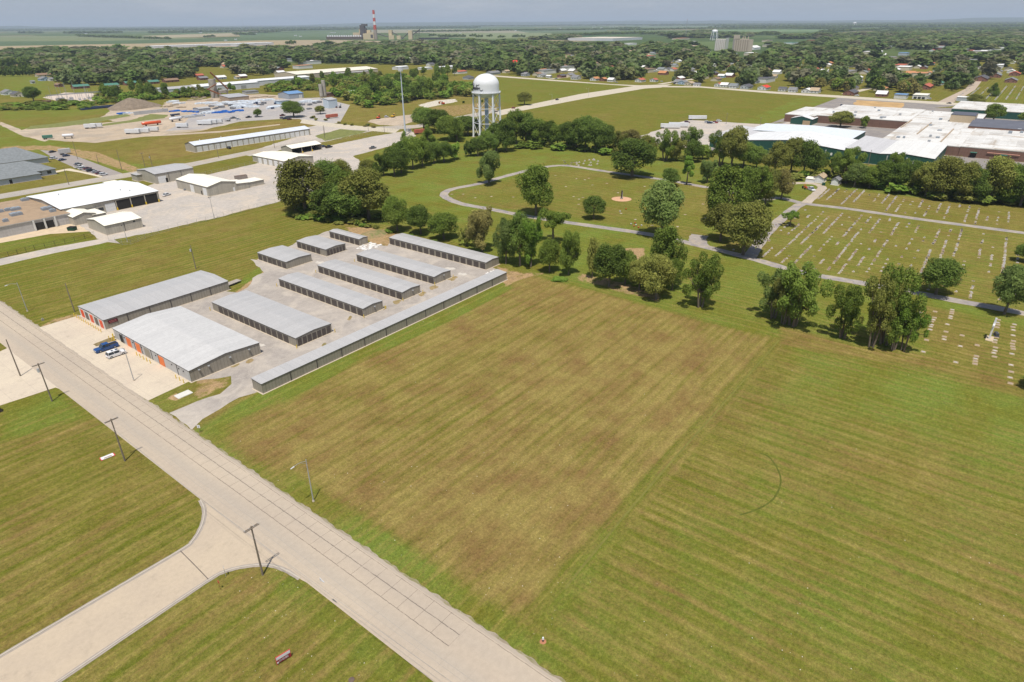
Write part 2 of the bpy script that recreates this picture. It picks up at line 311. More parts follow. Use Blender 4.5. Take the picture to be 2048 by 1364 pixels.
def grass_material():
    t = NT('mown grass and farmland')
    at = t.n.new('ShaderNodeAttribute'); at.attribute_name = 'zone'
    c = t.n.new('ShaderNodeSeparateColor'); t.link(at.outputs['Color'], c.inputs[0]); dry, lush, dirt = c.outputs; dr = at.outputs['Alpha']
    n1 = t.noise(.028, 5, .6); n2 = t.noise(.16, 6, .68); n3 = t.noise(1.3, 5, .7); n4 = t.noise(5.0, 3, .75); nb = t.noise(.07, 4, .6, vec=t.map(loc=(40, 90, 0)))
    o = t.sep()
    # mowing passes: long strokes that run along x or along y
    sx = t.noise(1.0, 4, .62, vec=t.map((.018, .55, 1))); sx2 = t.noise(1.0, 3, .7, vec=t.map((.07, 2.2, 1)))
    sy = t.noise(1.0, 4, .62, vec=t.map((.55, .018, 1))); sy2 = t.noise(1.0, 3, .7, vec=t.map((2.2, .07, 1)))
    st = t.math('ADD', t.math('MULTIPLY', t.math('SUBTRACT', 1, dr), t.math('ADD', t.math('MULTIPLY', sx, .6), t.math('MULTIPLY', sx2, .4))),
                t.math('MULTIPLY', dr, t.math('ADD', t.math('MULTIPLY', sy, .6), t.math('MULTIPLY', sy2, .4))))
    wob = t.math('ADD', o[1], t.math('MULTIPLY', n1, 3.0)); wob2 = t.math('ADD', o[0], t.math('MULTIPLY', n1, 3.0))
    def tracks(v, pitch):
        f = t.math('FRACT', t.math('DIVIDE', v, pitch)); return t.math('ABSOLUTE', t.math('SUBTRACT', f, .5))
    tr = t.math('ADD', t.math('MULTIPLY', t.math('SUBTRACT', 1, dr), tracks(wob, 2.6)), t.math('MULTIPLY', dr, tracks(wob2, 2.9)))
    tl = t.math('MULTIPLY', t.ramp(tr, .40, .5), t.ramp(t.noise(.3, 3, .6, vec=t.map(loc=(9, 2, 0))), .42, .62))
    # dryness with patches
    d = t.math('ADD', dry, t.math('MULTIPLY', t.math('SUBTRACT', n1, .5), 1.0))
    d = t.math('ADD', d, t.math('MULTIPLY', t.math('SUBTRACT', n2, .5), .9))
    d = t.math('ADD', d, t.math('MULTIPLY', t.math('SUBTRACT', st, .5), 1.9))
    d = t.math('ADD', d, t.math('MULTIPLY', t.math('SUBTRACT', n3, .5), 1.0))
    def bands(v, pitch, ph): return t.math('SINE', t.math('MULTIPLY', t.math('ADD', v, ph), 6.2832/pitch))
    bx_ = t.math('ADD', bands(wob, 2.4, 0), t.math('MULTIPLY', bands(wob, 4.9, 1.3), .6)); by_ = t.math('ADD', bands(wob2, 2.3, 0), t.math('MULTIPLY', bands(wob2, 4.7, 2), .6))
    bnd = t.math('ADD', t.math('MULTIPLY', t.math('SUBTRACT', 1, dr), bx_), t.math('MULTIPLY', dr, by_))
    d = t.math('ADD', d, t.math('MULTIPLY', bnd, t.ramp(t.noise(.022, 4, .6, vec=t.map(loc=(60, 20, 0))), .35, .65, .04, .22)))
    d = t.ramp(d, .08, .95)
    green = t.mix(t.ramp(lush, .1, .65), (.108, .114, .013), (.140, .186, .033))
    green = t.mix(t.ramp(nb, .35, .7), green, (.136, .132, .020))
    brown = t.mix(t.ramp(t.noise(.11, 5, .65, vec=t.map(loc=(5, 5, 0))), .4, .66), (.245, .190, .060), (.185, .118, .044))
    col = t.mix(d, green, brown)
    col = t.mix(t.math('MULTIPLY', tl, .38), col, (.27, .235, .055))
    # scattered dead straw
    col = t.mix(t.math('MULTIPLY', t.ramp(n4, .58, .76), .5), col, (.28, .235, .055))
    # soil
    soil = t.mix(t.ramp(t.noise(.5, 6, .65), .35, .7), (.40, .27, .14), (.27, .185, .10))
    sm = t.ramp(t.math('ADD', dirt, t.math('MULTIPLY', t.math('SUBTRACT', t.noise(.35, 6, .7, vec=t.map(loc=(3, 8, 0))), .5), 1.5)), .38, .62)
    col = t.mix(t.math('MULTIPLY', sm, t.ramp(dirt, .02, .15)), col, soil)
    fine = t.ramp(t.noise(9.0, 3, .8), .3, .7, .62, 1.38); mid = t.math('MULTIPLY', t.ramp(t.noise(2.0, 4, .8), .34, .66, .70, 1.30), t.math('MULTIPLY_ADD', bnd, .035, 1.0)); mid = t.math('MULTIPLY', mid, t.ramp(t.noise(.62, 5, .75, vec=t.map(loc=(13, 31, 0))), .34, .66, .86, 1.14))
    col = t.mul(col, t.math('MULTIPLY', fine, mid))
    # open farm country: blocks of crops, one colour per field
    br = t.n.new('ShaderNodeTexBrick'); t.link(t.map((1/850., 1/430., 1)), br.inputs['Vector'])
    br.inputs['Color1'].default_value = (0, 0, 0, 1); br.inputs['Color2'].default_value = (1, 1, 1, 1); br.inputs['Mortar'].default_value = (.5, .5, .5, 1)
    br.inputs['Mortar Size'].default_value = .012; br.inputs['Scale'].default_value = 1.0; br.inputs['Brick Width'].default_value = 1.0; br.inputs['Row Height'].default_value = 1.0
    rp = t.n.new('ShaderNodeValToRGB'); rp.color_ramp.interpolation = 'CONSTANT'; t.link(br.outputs['Color'], rp.inputs[0])
    e = rp.color_ramp.elements; e[0].color = (.085, .115, .040, 1); e[1].position = .22; e[1].color = (.070, .105, .042, 1)
    for p, cc in ((.42, (.110, .150, .060, 1)), (.6, (.065, .115, .050, 1)), (.78, (.24, .20, .115, 1)), (.88, (.085, .13, .05, 1))):
        k = e.new(p); k.color = cc
    crop = t.mul(rp.outputs[0], t.ramp(t.noise(.01, 4, .6), .3, .7, .85, 1.15))
    dist = t.math('ADD', t.math('MULTIPLY', o[0], .79), t.math('MULTIPLY', o[1], .61))
    far = t.math('MAXIMUM', t.ramp(dist, 1500, 1650), t.ramp(t.math('ABSOLUTE', o[1]), 1700, 1800))
    col = t.mix(far, col, crop)
    t.bump(t.math('ADD', n3, t.noise(6.0, 3, .7)), .5, .16)
    return t.done(col, 1.0, 0, .0)
gm.materials.append(grass_material())
ground = bpy.data.objects.new('ground', gm); COL.objects.link(ground)
tag(ground, 'mown fields, lawns and farmland reaching to the horizon', 'ground', kind='structure')

# ------------------------------------------------------------------ sheets laid on the ground
def rough_poly(pts, step, jit, seed=1):
    r = random.Random(seed); out = []
    for i in range(len(pts)):
        a, b = pts[i], pts[(i+1) % len(pts)]; L = math.hypot(b[0]-a[0], b[1]-a[1]); n = max(1, int(L/step))
        nxv, nyv = (-(b[1]-a[1])/max(L, 1e-6), (b[0]-a[0])/max(L, 1e-6))
        for k in range(n):
            u = k/n; j = jit*(r.random()*2-1) if k else 0
            out.append((a[0]+(b[0]-a[0])*u+nxv*j, a[1]+(b[1]-a[1])*u+nyv*j))
    return out
def sheet(name, pts, z, mat, jit=0.0, step=3.0, world=False, label=None):
    P = pts if world else [G(*p) for p in pts]
    if jit: P = rough_poly(P, step, jit, seed=len(name)+len(pts))
    from mathutils.geometry import tessellate_polygon
    tri = tessellate_polygon([[Vector((x, y, 0)) for x, y in P]])
    me = bpy.data.meshes.new(name); fs = []
    for a, b, c in tri:
        (x0, y0), (x1, y1), (x2, y2) = P[a], P[b], P[c]
        fs.append((a, b, c) if (x1-x0)*(y2-y0)-(x2-x0)*(y1-y0) > 0 else (a, c, b))
    me.from_pydata([(x, y, z) for x, y in P], [], fs); me.materials.append(mat); me.update()
    o = bpy.data.objects.new(name, me); COL.objects.link(o); return tag(o, label, None, None, 'structure')
def ribbon_pts(c, w):
    P = [Vector((*G(*p), 0)) for p in c]
    # smooth the centre line
    Q = []
    for i in range(len(P)-1):
        p0, p1, p2, p3 = P[max(i-1, 0)], P[i], P[i+1], P[min(i+2, len(P)-1)]
        for k in range(8):
            t = k/8; Q.append(.5*((2*p1)+(p2-p0)*t+(2*p0-5*p1+4*p2-p3)*t*t+(3*p1-p0-3*p2+p3)*t**3))
    Q.append(P[-1]); L, Rr = [], []
    for i, q in enumerate(Q):
        d = (Q[min(i+1, len(Q)-1)]-Q[max(i-1, 0)]).normalized(); n = Vector((-d.y, d.x, 0)); ww = w/2*(1+.06*math.sin(i*1.3)+.04*math.sin(i*2.9))
        L.append(q+n*ww); Rr.append(q-n*ww)
    return L, Rr
def ribbon(name, c, w, z, mat, label=None):
    L, Rr = ribbon_pts(c, w); n = len(L)
    me = bpy.data.meshes.new(name); me.from_pydata([(p.x, p.y, z) for p in L]+[(p.x, p.y, z) for p in Rr], [], [(i, n+i, n+i+1, i+1) for i in range(n-1)])
    me.materials.append(mat); me.update(); o = bpy.data.objects.new(name, me); COL.objects.link(o); return tag(o, label, None, None, 'structure')

def concrete_mat(name, col, warm=(.40, .335, .25), joints=None, tar=None):
    t = NT(name); a = t.noise(.12, 6, .65); b = t.noise(1.4, 5, .7); g = t.noise(14, 3, .8)
    c = t.mix(t.ramp(a, .35, .68), col, warm); c = t.mul(c, t.ramp(b, .3, .72, .93, 1.06)); c = t.mul(c, t.ramp(g, .25, .75, .93, 1.07))
    c = t.mix(t.math('MULTIPLY', t.ramp(t.noise(.45, 5, .7, vec=t.map(loc=(7, 1, 0))), .56, .74), .34), c, (.24, .20, .15))
    if joints:
        o = t.sep(); px_, py_, w = joints
        fx = t.math('ABSOLUTE', t.math('SUBTRACT', t.math('FRACT', t.math('DIVIDE', o[0], px_)), .5)); fy = t.math('ABSOLUTE', t.math('SUBTRACT', t.math('FRACT', t.math('DIVIDE', o[1], py_)), .5))
        ln = t.math('MAXIMUM', t.math('GREATER_THAN', fx, .5-w/px_), t.math('GREATER_THAN', fy, .5-w/py_))
        c = t.mix(t.math('MULTIPLY', ln, .30), c, (.16, .135, .11))
    return t.done(c, .9, 0, .25)
def road_mat():
    t = NT('worn concrete road with tarred joints'); o = t.sep()
    xr = t.math('SUBTRACT', o[0], t.math('MULTIPLY', t.math('SUBTRACT', o[1], 46.0), .0098)); y = o[1]
    a = t.noise(.10, 6, .6, vec=t.map((1, .25, 1))); g = t.noise(16, 3, .8); b = t.noise(1.1, 5, .7)
    c = t.mix(t.ramp(a, .35, .68), (.415, .345, .270), (.475, .395, .300))
    lane = t.ramp(t.math('ABSOLUTE', t.math('SUBTRACT', xr, 42.3)), .2, 1.9, 1, 0); lane2 = t.ramp(t.math('ABSOLUTE', t.math('SUBTRACT', xr, 46.9)), .3, 1.6, 1, 0)
    c = t.mix(t.math('MULTIPLY', t.math('MAXIMUM', lane, t.math('MULTIPLY', lane2, .35)), .5), c, (.37, .325, .27))
    c = t.mul(c, t.ramp(b, .3, .72, .93, 1.06)); c = t.mul(c, t.ramp(g, .25, .75, .92, 1.08))
    wob = t.math('MULTIPLY', t.math('SUBTRACT', t.noise(.9, 4, .6), .5), .28)
    brk = t.ramp(t.noise(.33, 4, .7, vec=t.map(loc=(4, 4, 0))), .36, .46); wid = t.math('MULTIPLY_ADD', t.noise(.8, 3, .7, vec=t.map(loc=(1, 9, 0))), .16, .0)
    def near(v, at, w): return t.math('LESS_THAN', t.math('ABSOLUTE', t.math('SUBTRACT', t.math('ADD', v, wob), at)), t.math('ADD', w, t.math('MULTIPLY', wid, .45)))
    gate = t.math('GREATER_THAN', y, 46.0)
    l1 = t.math('MULTIPLY', near(xr, 44.25, .02), gate); l2 = t.math('MULTIPLY', near(xr, 46.6, .035), gate); l0 = t.math('MULTIPLY', near(xr, 48.75, .0), brk)
    f = t.math('ABSOLUTE', t.math('SUBTRACT', t.math('FRACT', t.math('DIVIDE', t.math('ADD', t.math('SUBTRACT', y, 46.0), t.math('MULTIPLY', wob, .6)), 3.62)), .5))
    tv = t.math('GREATER_THAN', f, t.math('SUBTRACT', .5, t.math('ADD', .003, t.math('MULTIPLY', wid, .07))))
    tv = t.math('MULTIPLY', t.math('MULTIPLY', tv, t.math('GREATER_THAN', xr, 44.2)), t.math('MULTIPLY', t.math('LESS_THAN', xr, 48.9), gate))
    ft = t.math('GREATER_THAN', t.math('ABSOLUTE', t.math('SUBTRACT', t.math('FRACT', t.math('DIVIDE', y, 4.5)), .5)), .492)
    c = t.mix(t.math('MULTIPLY', t.math('MULTIPLY', ft, t.math('LESS_THAN', xr, 44.2)), .18), c, (.2, .17, .14))
    sh = t.math('GREATER_THAN', xr, 49.0); c = t.mix(t.math('MULTIPLY', sh, .55), c, (.34, .29, .235))
    tar = t.math('MAXIMUM', t.math('MAXIMUM', l1, l2), t.math('MAXIMUM', l0, tv))
    c = t.mix(t.math('MULTIPLY', tar, t.math('MULTIPLY_ADD', brk, .50, .20)), c, (.085, .07, .06))
    return t.done(c, .88, 0, .25)
def gravel_mat(name, col, col2, dirt=(.42, .34, .24), s=1.0):
    t = NT(name); a = t.noise(.06*s, 6, .65, dist=.6); b = t.noise(.5, 6, .72); g = t.noise(11, 3, .85); h = t.noise(.09*s, 5, .6, vec=t.map(loc=(33, 12, 0)), dist=1.2)
    c = t.mix(t.ramp(a, .38, .62), col, col2); c = t.mix(t.math('MULTIPLY', t.ramp(h, .48, .62), .7), c, dirt)
    c = t.mul(c, t.ramp(b, .28, .74, .84, 1.14)); c = t.mul(c, t.ramp(g, .25, .75, .78, 1.22)); w = t.noise(.11*s, 4, .6, vec=t.map(loc=(71, 3, 0)), dist=2.5); c = t.mix(t.math('MULTIPLY', t.ramp(t.math('ABSOLUTE', t.math('SUBTRACT', w, .5)), .0, .035, 1, 0), .35), c, dirt)
    return t.done(c, .95, 0, .15)
M_ROAD = road_mat()
M_CONC = concrete_mat('pale concrete apron', (.52, .44, .345), (.585, .50, .38), joints=(5.2, 4.6, .03))
M_STREET = concrete_mat('side street concrete', (.445, .365, .275), (.495, .405, .295), joints=(60, 200, .03))
M_GRAV = gravel_mat('grey gravel', (.325, .290, .258), (.405, .360, .315), (.47, .415, .35))
M_GRAV2 = gravel_mat('pinkish gravel yard', (.40, .365, .325), (.47, .42, .37), (.53, .45, .36), .6)
M_DIRT = gravel_mat('sandy dirt yard', (.42, .33, .235), (.50, .405, .30), (.33, .28, .22), .5)
M_ASPH = gravel_mat('old asphalt', (.225, .205, .195), (.27, .245, .225), (.32, .28, .235), .7)
M_LANE = gravel_mat('patched asphalt lane', (.25, .23, .24), (.36, .32, .28), (.42, .35, .265), 2.5)
M_LIME = plain('pale limestone roadbed', (.50, .44, .34), .95, .12, .5)

# main road, a strip that bends very slightly with the survey
def xroad(y, a): return a+(y-46)*.0098
ys = [float(v) for v in np.arange(-40, 420, .5)]
sheet('road', [(xroad(y, 38.9), y) for y in ys]+[(xroad(y, 49.5)+(.10*math.sin(y*.7)+.06*math.sin(y*2.3)), y) for y in ys[::-1]], .022, M_ROAD, world=True)
sheet('road_shoulder', [(xroad(y, 49.3), y) for y in ys]+[(xroad(y, 49.85)+.16*math.sin(y*1.1)+.10*math.sin(y*2.7+1), y) for y in np.arange(408, -40, -.35)], .012, gravel_mat('crumbled road shoulder', (.27, .22, .16), (.36, .31, .25), (.20, .19, .07), 4), world=True)
sheet('side_street', [(-400, 1560), (0, 1312), (360, 1101), (385, 1081), (400, 1058), (409, 1035), (409, 1015), (400, 998), (385, 982), (420, 960), (680, 1200), (640, 1180), (600, 1158), (570, 1140), (535, 1130), (490, 1133), (450, 1143), (418, 1160), (114, 1365), (-200, 1590)], .016, M_STREET)
sheet('concrete_apron', [(78, 655), (152, 632.5), (213, 655), (240, 658), (380, 762), (297, 801), (180, 735)], .014, M_CONC, .05, 2)
sheet('concrete_lot', [(-260, 745), (0, 703), (13, 697), (30, 690), (150, 790), (111, 775), (0, 811), (-120, 850)], .014, M_CONC, .05, 2)
sheet('curb_grass_strip', [(186, 689), (229, 672), (240, 678), (192, 693)], .03, plain('worn dirt and grass strip', (.20, .15, .07), .95, .3, 1.2), .15, 1)
sheet('gravel_yard', [(150, 632), (215, 655), (380, 765), (462, 752), (463, 768), (440, 788), (372, 812), (338, 826), (383, 860), (405, 838), (440, 818), (478, 795), (510, 786), (1015, 556), (1003, 540), (880, 505), (785, 472), (775, 492), (735, 486), (725, 470), (655, 462), (600, 482), (515, 520), (500, 518), (520, 535), (528, 545), (505, 556), (495, 575), (475, 585), (440, 580), (300, 600)], .008, M_GRAV, .5, 2.5)
sheet('left_driveway', [(-300, 610), (0, 531), (105, 507), (200, 488), (215, 484), (240, 487), (222, 474), (110, 494), (0, 517), (-300, 585)], .010, M_GRAV2, .15, 3)
sheet('works_yard', [(205, 483), (317, 462), (430, 436), (520, 413), (575, 398), (640, 380), (735, 332), (706, 312), (780, 292), (832, 272), (822, 260), (740, 274), (650, 293), (600, 307), (500, 330), (400, 353), (370, 350), (300, 370), (260, 400), (160, 450)], .009, M_GRAV2, .6, 3)
sheet('tan_yard', [(-60, 480), (0, 486), (100, 468), (190, 462), (215, 480), (230, 470), (190, 440), (310, 405), (330, 395), (270, 372), (200, 400), (0, 460)], .006, plain('sandy concrete yard', (.56, .44, .30), .95, .12, .4))
sheet('public_street', [(-200, 432), (0, 398), (170, 369), (380, 334), (510, 307), (640, 284), (745, 262), (835, 256), (960, 232), (1000, 222), (990, 218), (830, 250), (740, 254), (640, 276), (510, 299), (380, 325), (160, 361), (0, 388), (-200, 420)], .012, M_LANE and gravel_mat('faded street', (.36, .33, .29), (.42, .375, .32)))
sheet('farm_road', [(985, 223), (1040, 213), (1160, 188), (1280, 170.5), (1345, 168.5), (1322, 175), (1290, 177), (1170, 197), (1045, 221), (1000, 231)], .012, M_LIME)
sheet('town_road', [(980, 150), (1100, 159), (1220, 168), (1300, 171.5), (1400, 172.5), (1560, 184), (1680, 191), (1800, 199), (1900, 205), (2080, 214), (2080, 217.5), (1880, 209), (1700, 197), (1540, 186.5), (1400, 175), (1290, 174), (1100, 161.5), (980, 152.5)], .014, M_LIME)
sheet('cross_street', [(1875, 204), (1905, 206), (1950, 180), (1965, 160), (1948, 160), (1930, 178)], .010, plain('worn town street', (.42, .34, .26), .95, .1, .2))
sheet('factory_lot', [(1540, 247), (1680, 194), (1830, 204), (1905, 208), (1910, 212), (1800, 222), (1640, 228), (1600, 240)], .006, M_ASPH)
sheet('factory_bare_ground', [(1706, 208), (1716, 200), (1810, 206), (1800, 220), (1720, 216)], .012, plain('orange clay scrape', (.45, .29, .13), .95, .2, .08), 1.5, 8)
sheet('factory_ground', [(1400, 300), (1500, 262), (1560, 246), (1610, 228), (1720, 216), (2120, 216), (2120, 345), (1950, 336), (1640, 318), (1500, 308)], .0062, M_ASPH, 1.5, 6)
sheet('trailer_lot', [(1275, 274), (1310, 262), (1350, 246), (1380, 240), (1480, 246), (1560, 250), (1600, 236), (1580, 262), (1440, 290), (1410, 300), (1300, 285)], .008, M_GRAV2, 1.0, 6)
sheet('clinic_lot', [(80, 300), (120, 303), (160, 315), (245, 347), (268, 353), (205, 354), (160, 340), (110, 318)], .008, plain('weathered grey parking lot', (.30, .265, .24), .95, .1, .3))
sheet('clinic_sidewalk', [(0, 368), (133, 341), (160, 345), (203, 355), (205, 352), (162, 342), (140, 337), (130, 338), (0, 365)], .011, plain('pale sidewalk', (.58, .50, .37), .9, .06, 1))
# sandy yards and tracks of the works behind
sheet('dirt_yard', [(38, 262), (60, 255), (130, 252), (200, 246), (260, 240), (330, 232), (350, 222), (400, 220), (560, 196), (600, 200), (640, 200), (600, 228), (560, 236), (480, 243), (400, 262), (330, 268), (250, 278), (190, 286), (130, 283), (90, 279), (55, 268)], .006, M_DIRT, 2.0, 8)
sheet('dirt_yard_grass_island', [(52, 259), (130, 253), (200, 243), (262, 232), (250, 228), (180, 237), (110, 247), (60, 252)], .014, plain('rough yard grass', (.17, .18, .05), .95, .3, .3), 1.0, 6)
sheet('dirt_yard_grass_island', [(205, 252), (330, 236), (336, 230), (300, 228), (262, 240), (206, 248)], .014, _mc['rough yard grass'], 1.0, 6)
sheet('works_yard_paving', [(370, 245), (330, 262), (410, 258), (480, 243), (560, 238), (600, 238), (610, 246), (640, 250), (680, 245), (700, 210), (640, 195), (560, 198), (500, 205), (440, 215), (400, 222), (380, 232)], .010, M_ASPH and gravel_mat('grey works paving', (.33, .31, .30), (.39, .365, .345), (.45, .40, .34), .5))
sheet('dirt_track', [(0, 243), (40, 258), (55, 268), (100, 279), (90, 283), (45, 272), (25, 262), (0, 250)], .013, M_DIRT, .5, 6)
sheet('dirt_track', [(330, 268), (440, 262), (560, 248), (560, 250), (440, 265), (330, 271.5), (250, 275)], .013, M_DIRT)
sheet('dirt_track', [(605, 238), (660, 246), (720, 252), (800, 258), (790, 266), (700, 258), (640, 252), (600, 246)], .015, M_LIME)
sheet('turning_yard', [(560, 262), (640, 250), (700, 256), (740, 262), (700, 272), (640, 285), (600, 292), (500, 312), (480, 308), (600, 272)], .010, M_GRAV2, 1.0, 5)
sheet('turning_yard_grass', [(630, 272), (680, 258), (735, 262), (720, 268), (650, 282)], .016, _mc['rough yard grass'], 1.0, 5)
sheet('equipment_yard', [(740, 240), (830, 228), (836, 240), (800, 252), (760, 250), (735, 244)], .010, M_DIRT, 1.0, 5)
sheet('rubble_patch', [(836, 210), (870, 201), (910, 198), (915, 203), (880, 210), (850, 216)], .010, plain('pale rubble', (.52, .47, .38), .95, .3, .4), 1.5, 4)
sheet('substation_pad', [(85, 195), (130, 185), (195, 187), (200, 205), (160, 210), (120, 203)], .010, plain('pale crushed stone pad', (.55, .46, .38), .95, .1, .3))
for k, (a, b_) in enumerate((((1320, 168), (1400, 156)), ((1100, 158), (1170, 150)), ((1690, 188), (1760, 172)), ((1760, 172), (1810, 160)), ((1790, 122), (1815, 118)), ((1845, 122), (1890, 112)), ((1630, 100), (1655, 88)), ((1400, 128), (1440, 118)))): ribbon('town_side_street', [a, ((a[0]+b_[0])/2, (a[1]+b_[1])/2), b_], 9, .018, M_LIME)
UP = [(-420, 1560), (0, 1313), (180, 1207), (360, 1101.5), (385, 1082), (400, 1059), (408, 1036), (408, 1016), (401, 1000)]
LO = [(-150, 1545), (114, 1365), (300, 1239), (418, 1160), (450, 1143), (490, 1133), (535, 1130), (570, 1140), (600, 1157)]
GUT = plain('grey gutter concrete', (.335, .29, .245), .95, .12, .8)
ribbon('gutter', UP, .85, .021, GUT); ribbon('gutter', LO, .85, .021, GUT)
for c_ in (UP, LO):
    L_c, R_c = ribbon_pts(c_, .2); cb = MB()
    for i in range(len(L_c)-1):
        a, b_, c2, d2 = L_c[i], L_c[i+1], R_c[i+1], R_c[i]
        cb.add([(p.x, p.y, 0) for p in (a, b_, c2, d2)]+[(p.x, p.y, .11) for p in (a, b_, c2, d2)], [(7, 6, 5, 4), (0, 1, 5, 4), (2, 3, 7, 6)])
    tag(cb.build('curb', plain('weathered curb', (.46, .41, .34), .95, .1, 1)), None, None, None, 'structure')
ribbon('road_joint', [(361, 1102), (390, 1131), (418, 1160)], .14, .026, plain('tar joint', (.12, .10, .085), .9))
sheet('sandy_ground', [(318, 240), (330, 205), (400, 200), (440, 193), (520, 188), (575, 192), (560, 200), (440, 215), (395, 226), (350, 250)], .007, M_DIRT, 2, 8)
sheet('sandy_ground', [(225, 243), (330, 240), (345, 222), (300, 208), (230, 214), (200, 236)], .0075, M_DIRT, 2, 8)
WB = gravel_mat('dry brown weeds', (.27, .19, .09), (.36, .27, .15), (.17, .17, .06), 6)
for k, (x, y, w_) in enumerate(((905, 557, 11), (868, 575, 9), (845, 588, 8), (795, 604, 9), (768, 616, 6), (560, 668, 6), (648, 690, 5), (700, 636, 4), (418, 745, 12), (440, 738, 12), (470, 730, 10), (500, 722, 8))):
    sheet('dry_weeds', [(x-w_, y+1), (x-w_*.4, y-3), (x+w_*.5, y-5), (x+w_, y-2), (x+w_*.5, y+2), (x-w_*.3, y+5)], .013+.0003*k, WB, .5, .8)
GW_ = plain('pale crushed limestone', (.52, .48, .42), .95, .15, 1)
for k, (x, y, w_) in enumerate(((900, 537, 12), (925, 548, 10), (700, 585, 16), (640, 660, 14), (590, 560, 14), (735, 515, 12), (640, 525, 10), (520, 690, 12), (470, 600, 10))):
    sheet('limestone_patch', [(x-w_, y), (x-w_*.5, y-3), (x+w_*.6, y-2), (x+w_, y+1), (x+w_*.3, y+3), (x-w_*.6, y+2)], .0125+.0003*k, GW_, .6, 1)
# cemetery lanes
LANE = [(2140, 655), (2048, 627), (1900, 599), (1830, 585), (1700, 562), (1600, 544), (1500, 516), (1395, 490), (1300, 469), (1200, 454), (1100, 440), (1030, 428), (980, 418), (925, 408), (896, 397), (888, 388), (905, 378), (960, 367), (1005, 354), (1060, 340), (1105, 332), (1140, 332), (1200, 341), (1290, 354), (1345, 362), (1410, 374), (1450, 380), (1520, 398), (1560, 396), (1610, 407), (1700, 418), (1830, 437), (1950, 453), (2140, 478)]
ribbon('cemetery_lane', LANE, 4.4, .020, M_LANE)
ribbon('cemetery_cross_lane', [(1500, 513), (1530, 470), (1560, 440), (1595, 412), (1610, 407)], 4.6, .024, M_LANE)
ribbon('cemetery_cross_lane', [(1400, 492), (1395, 478), (1400, 470)], 7, .026, M_LANE)
ribbon('caretaker_drive', [(1612, 406), (1630, 390), (1641, 380), (1644, 374), (1630, 368), (1600, 366), (1575, 368)], 4.5, .028, gravel_mat('caretaker drive gravel', (.40, .345, .29), (.48, .41, .33)))
# green stripe of taller grass, narrow trench of worn grass
if False: sheet('bluegrass_strip', [(1650, 722), (1750, 737), (1860, 757), (2300, 850), (2300, 925), (1950, 820), (1800, 772), (1700, 742)], .006, plain('blue green taller grass', (.115, .14, .052), .95, .2, .6), 1.2, 3)
me_arc = MB(); arc = [Z('Q5', 0, 0)]
ribbon('field_boundary', [(1558, 680), (1440, 815), (1300, 972), (1180, 1115), (1130, 1178)], .40, .010, plain('pale worn boundary grass', (.168, .160, .040), 1, .2, .7, spec=0))
AC = [(1480, 1030), (1500, 1024), (1520, 1016), (1540, 1004), (1552, 990), (1560, 972), (1561, 955), (1555, 938), (1545, 922), (1535, 912), (1520, 906)]
ribbon('wheel_track', AC, .34, .012, plain('dark wheel track grass', (.098, .108, .022), 1, .25, 1.2, spec=0))
if False: sheet('weed_patch', [(1102, 560), (1110, 555), (1125, 554), (1136, 559), (1128, 565), (1112, 567)], .02, plain('weed green', (.07, .14, .035), .95, .2, 1), .3, 1)
# far fields that can be told apart
def far(name, pts, col, z): return sheet(name, pts, z, plain(name+' crop %d' % int(z*1000), col, .95, .08, .004), label=None)
far('farm_field', [(-300, 99), (0, 92.5), (150, 89.5), (300, 87), (520, 81), (640, 80), (640, 87), (520, 92), (300, 99), (0, 104), (-300, 110)], (.33, .26, .15), .31)
far('farm_field', [(-300, 92), (0, 83), (200, 82), (420, 77), (640, 74), (720, 73), (640, 80), (520, 81), (300, 87), (150, 89.5), (0, 92.5)], (.075, .115, .042), .32)
far('farm_field', [(-300, 80), (0, 72.5), (230, 71), (300, 74), (420, 77), (200, 82), (0, 83), (-300, 91)], (.15, .175, .07), .33)
far('farm_field', [(282, 72), (380, 68.5), (470, 66), (480, 71), (420, 73), (330, 76)], (.33, .28, .17), .34)
far('farm_field', [(480, 70), (600, 65), (720, 62), (720, 72), (640, 74), (480, 76)], (.09, .135, .055), .35)
far('farm_field', [(560, 87), (660, 80), (760, 82), (860, 80), (740, 92), (600, 96)], (.31, .25, .155), .36)
far('farm_field', [(740, 60), (900, 58), (1100, 62), (1080, 66), (860, 66), (740, 66)], (.25, .235, .15), .37)
far('farm_field', [(860, 66), (1100, 66), (1120, 74), (980, 78), (860, 74)], (.17, .20, .09), .38)
far('farm_field', [(1020, 60), (1220, 58), (1210, 64), (1060, 66)], (.095, .135, .06), .39)
far('farm_field', [(1240, 52), (1400, 51), (1600, 51), (1560, 55), (1300, 56)], (.11, .15, .07), .40)
far('farm_field', [(1436, 60), (1660, 59), (1660, 63), (1500, 64), (1440, 62)], (.13, .20, .075), .41)
far('farm_field', [(1830, 55), (2060, 53), (2060, 56), (1830, 57.5)], (.13, .20, .08), .42)
sheet('grass_clearing', Z and [(230, 130), (265, 126), (270, 140), (240, 142)], .03, plain('pale clearing grass', (.21, .22, .08), .95, .1, .05))
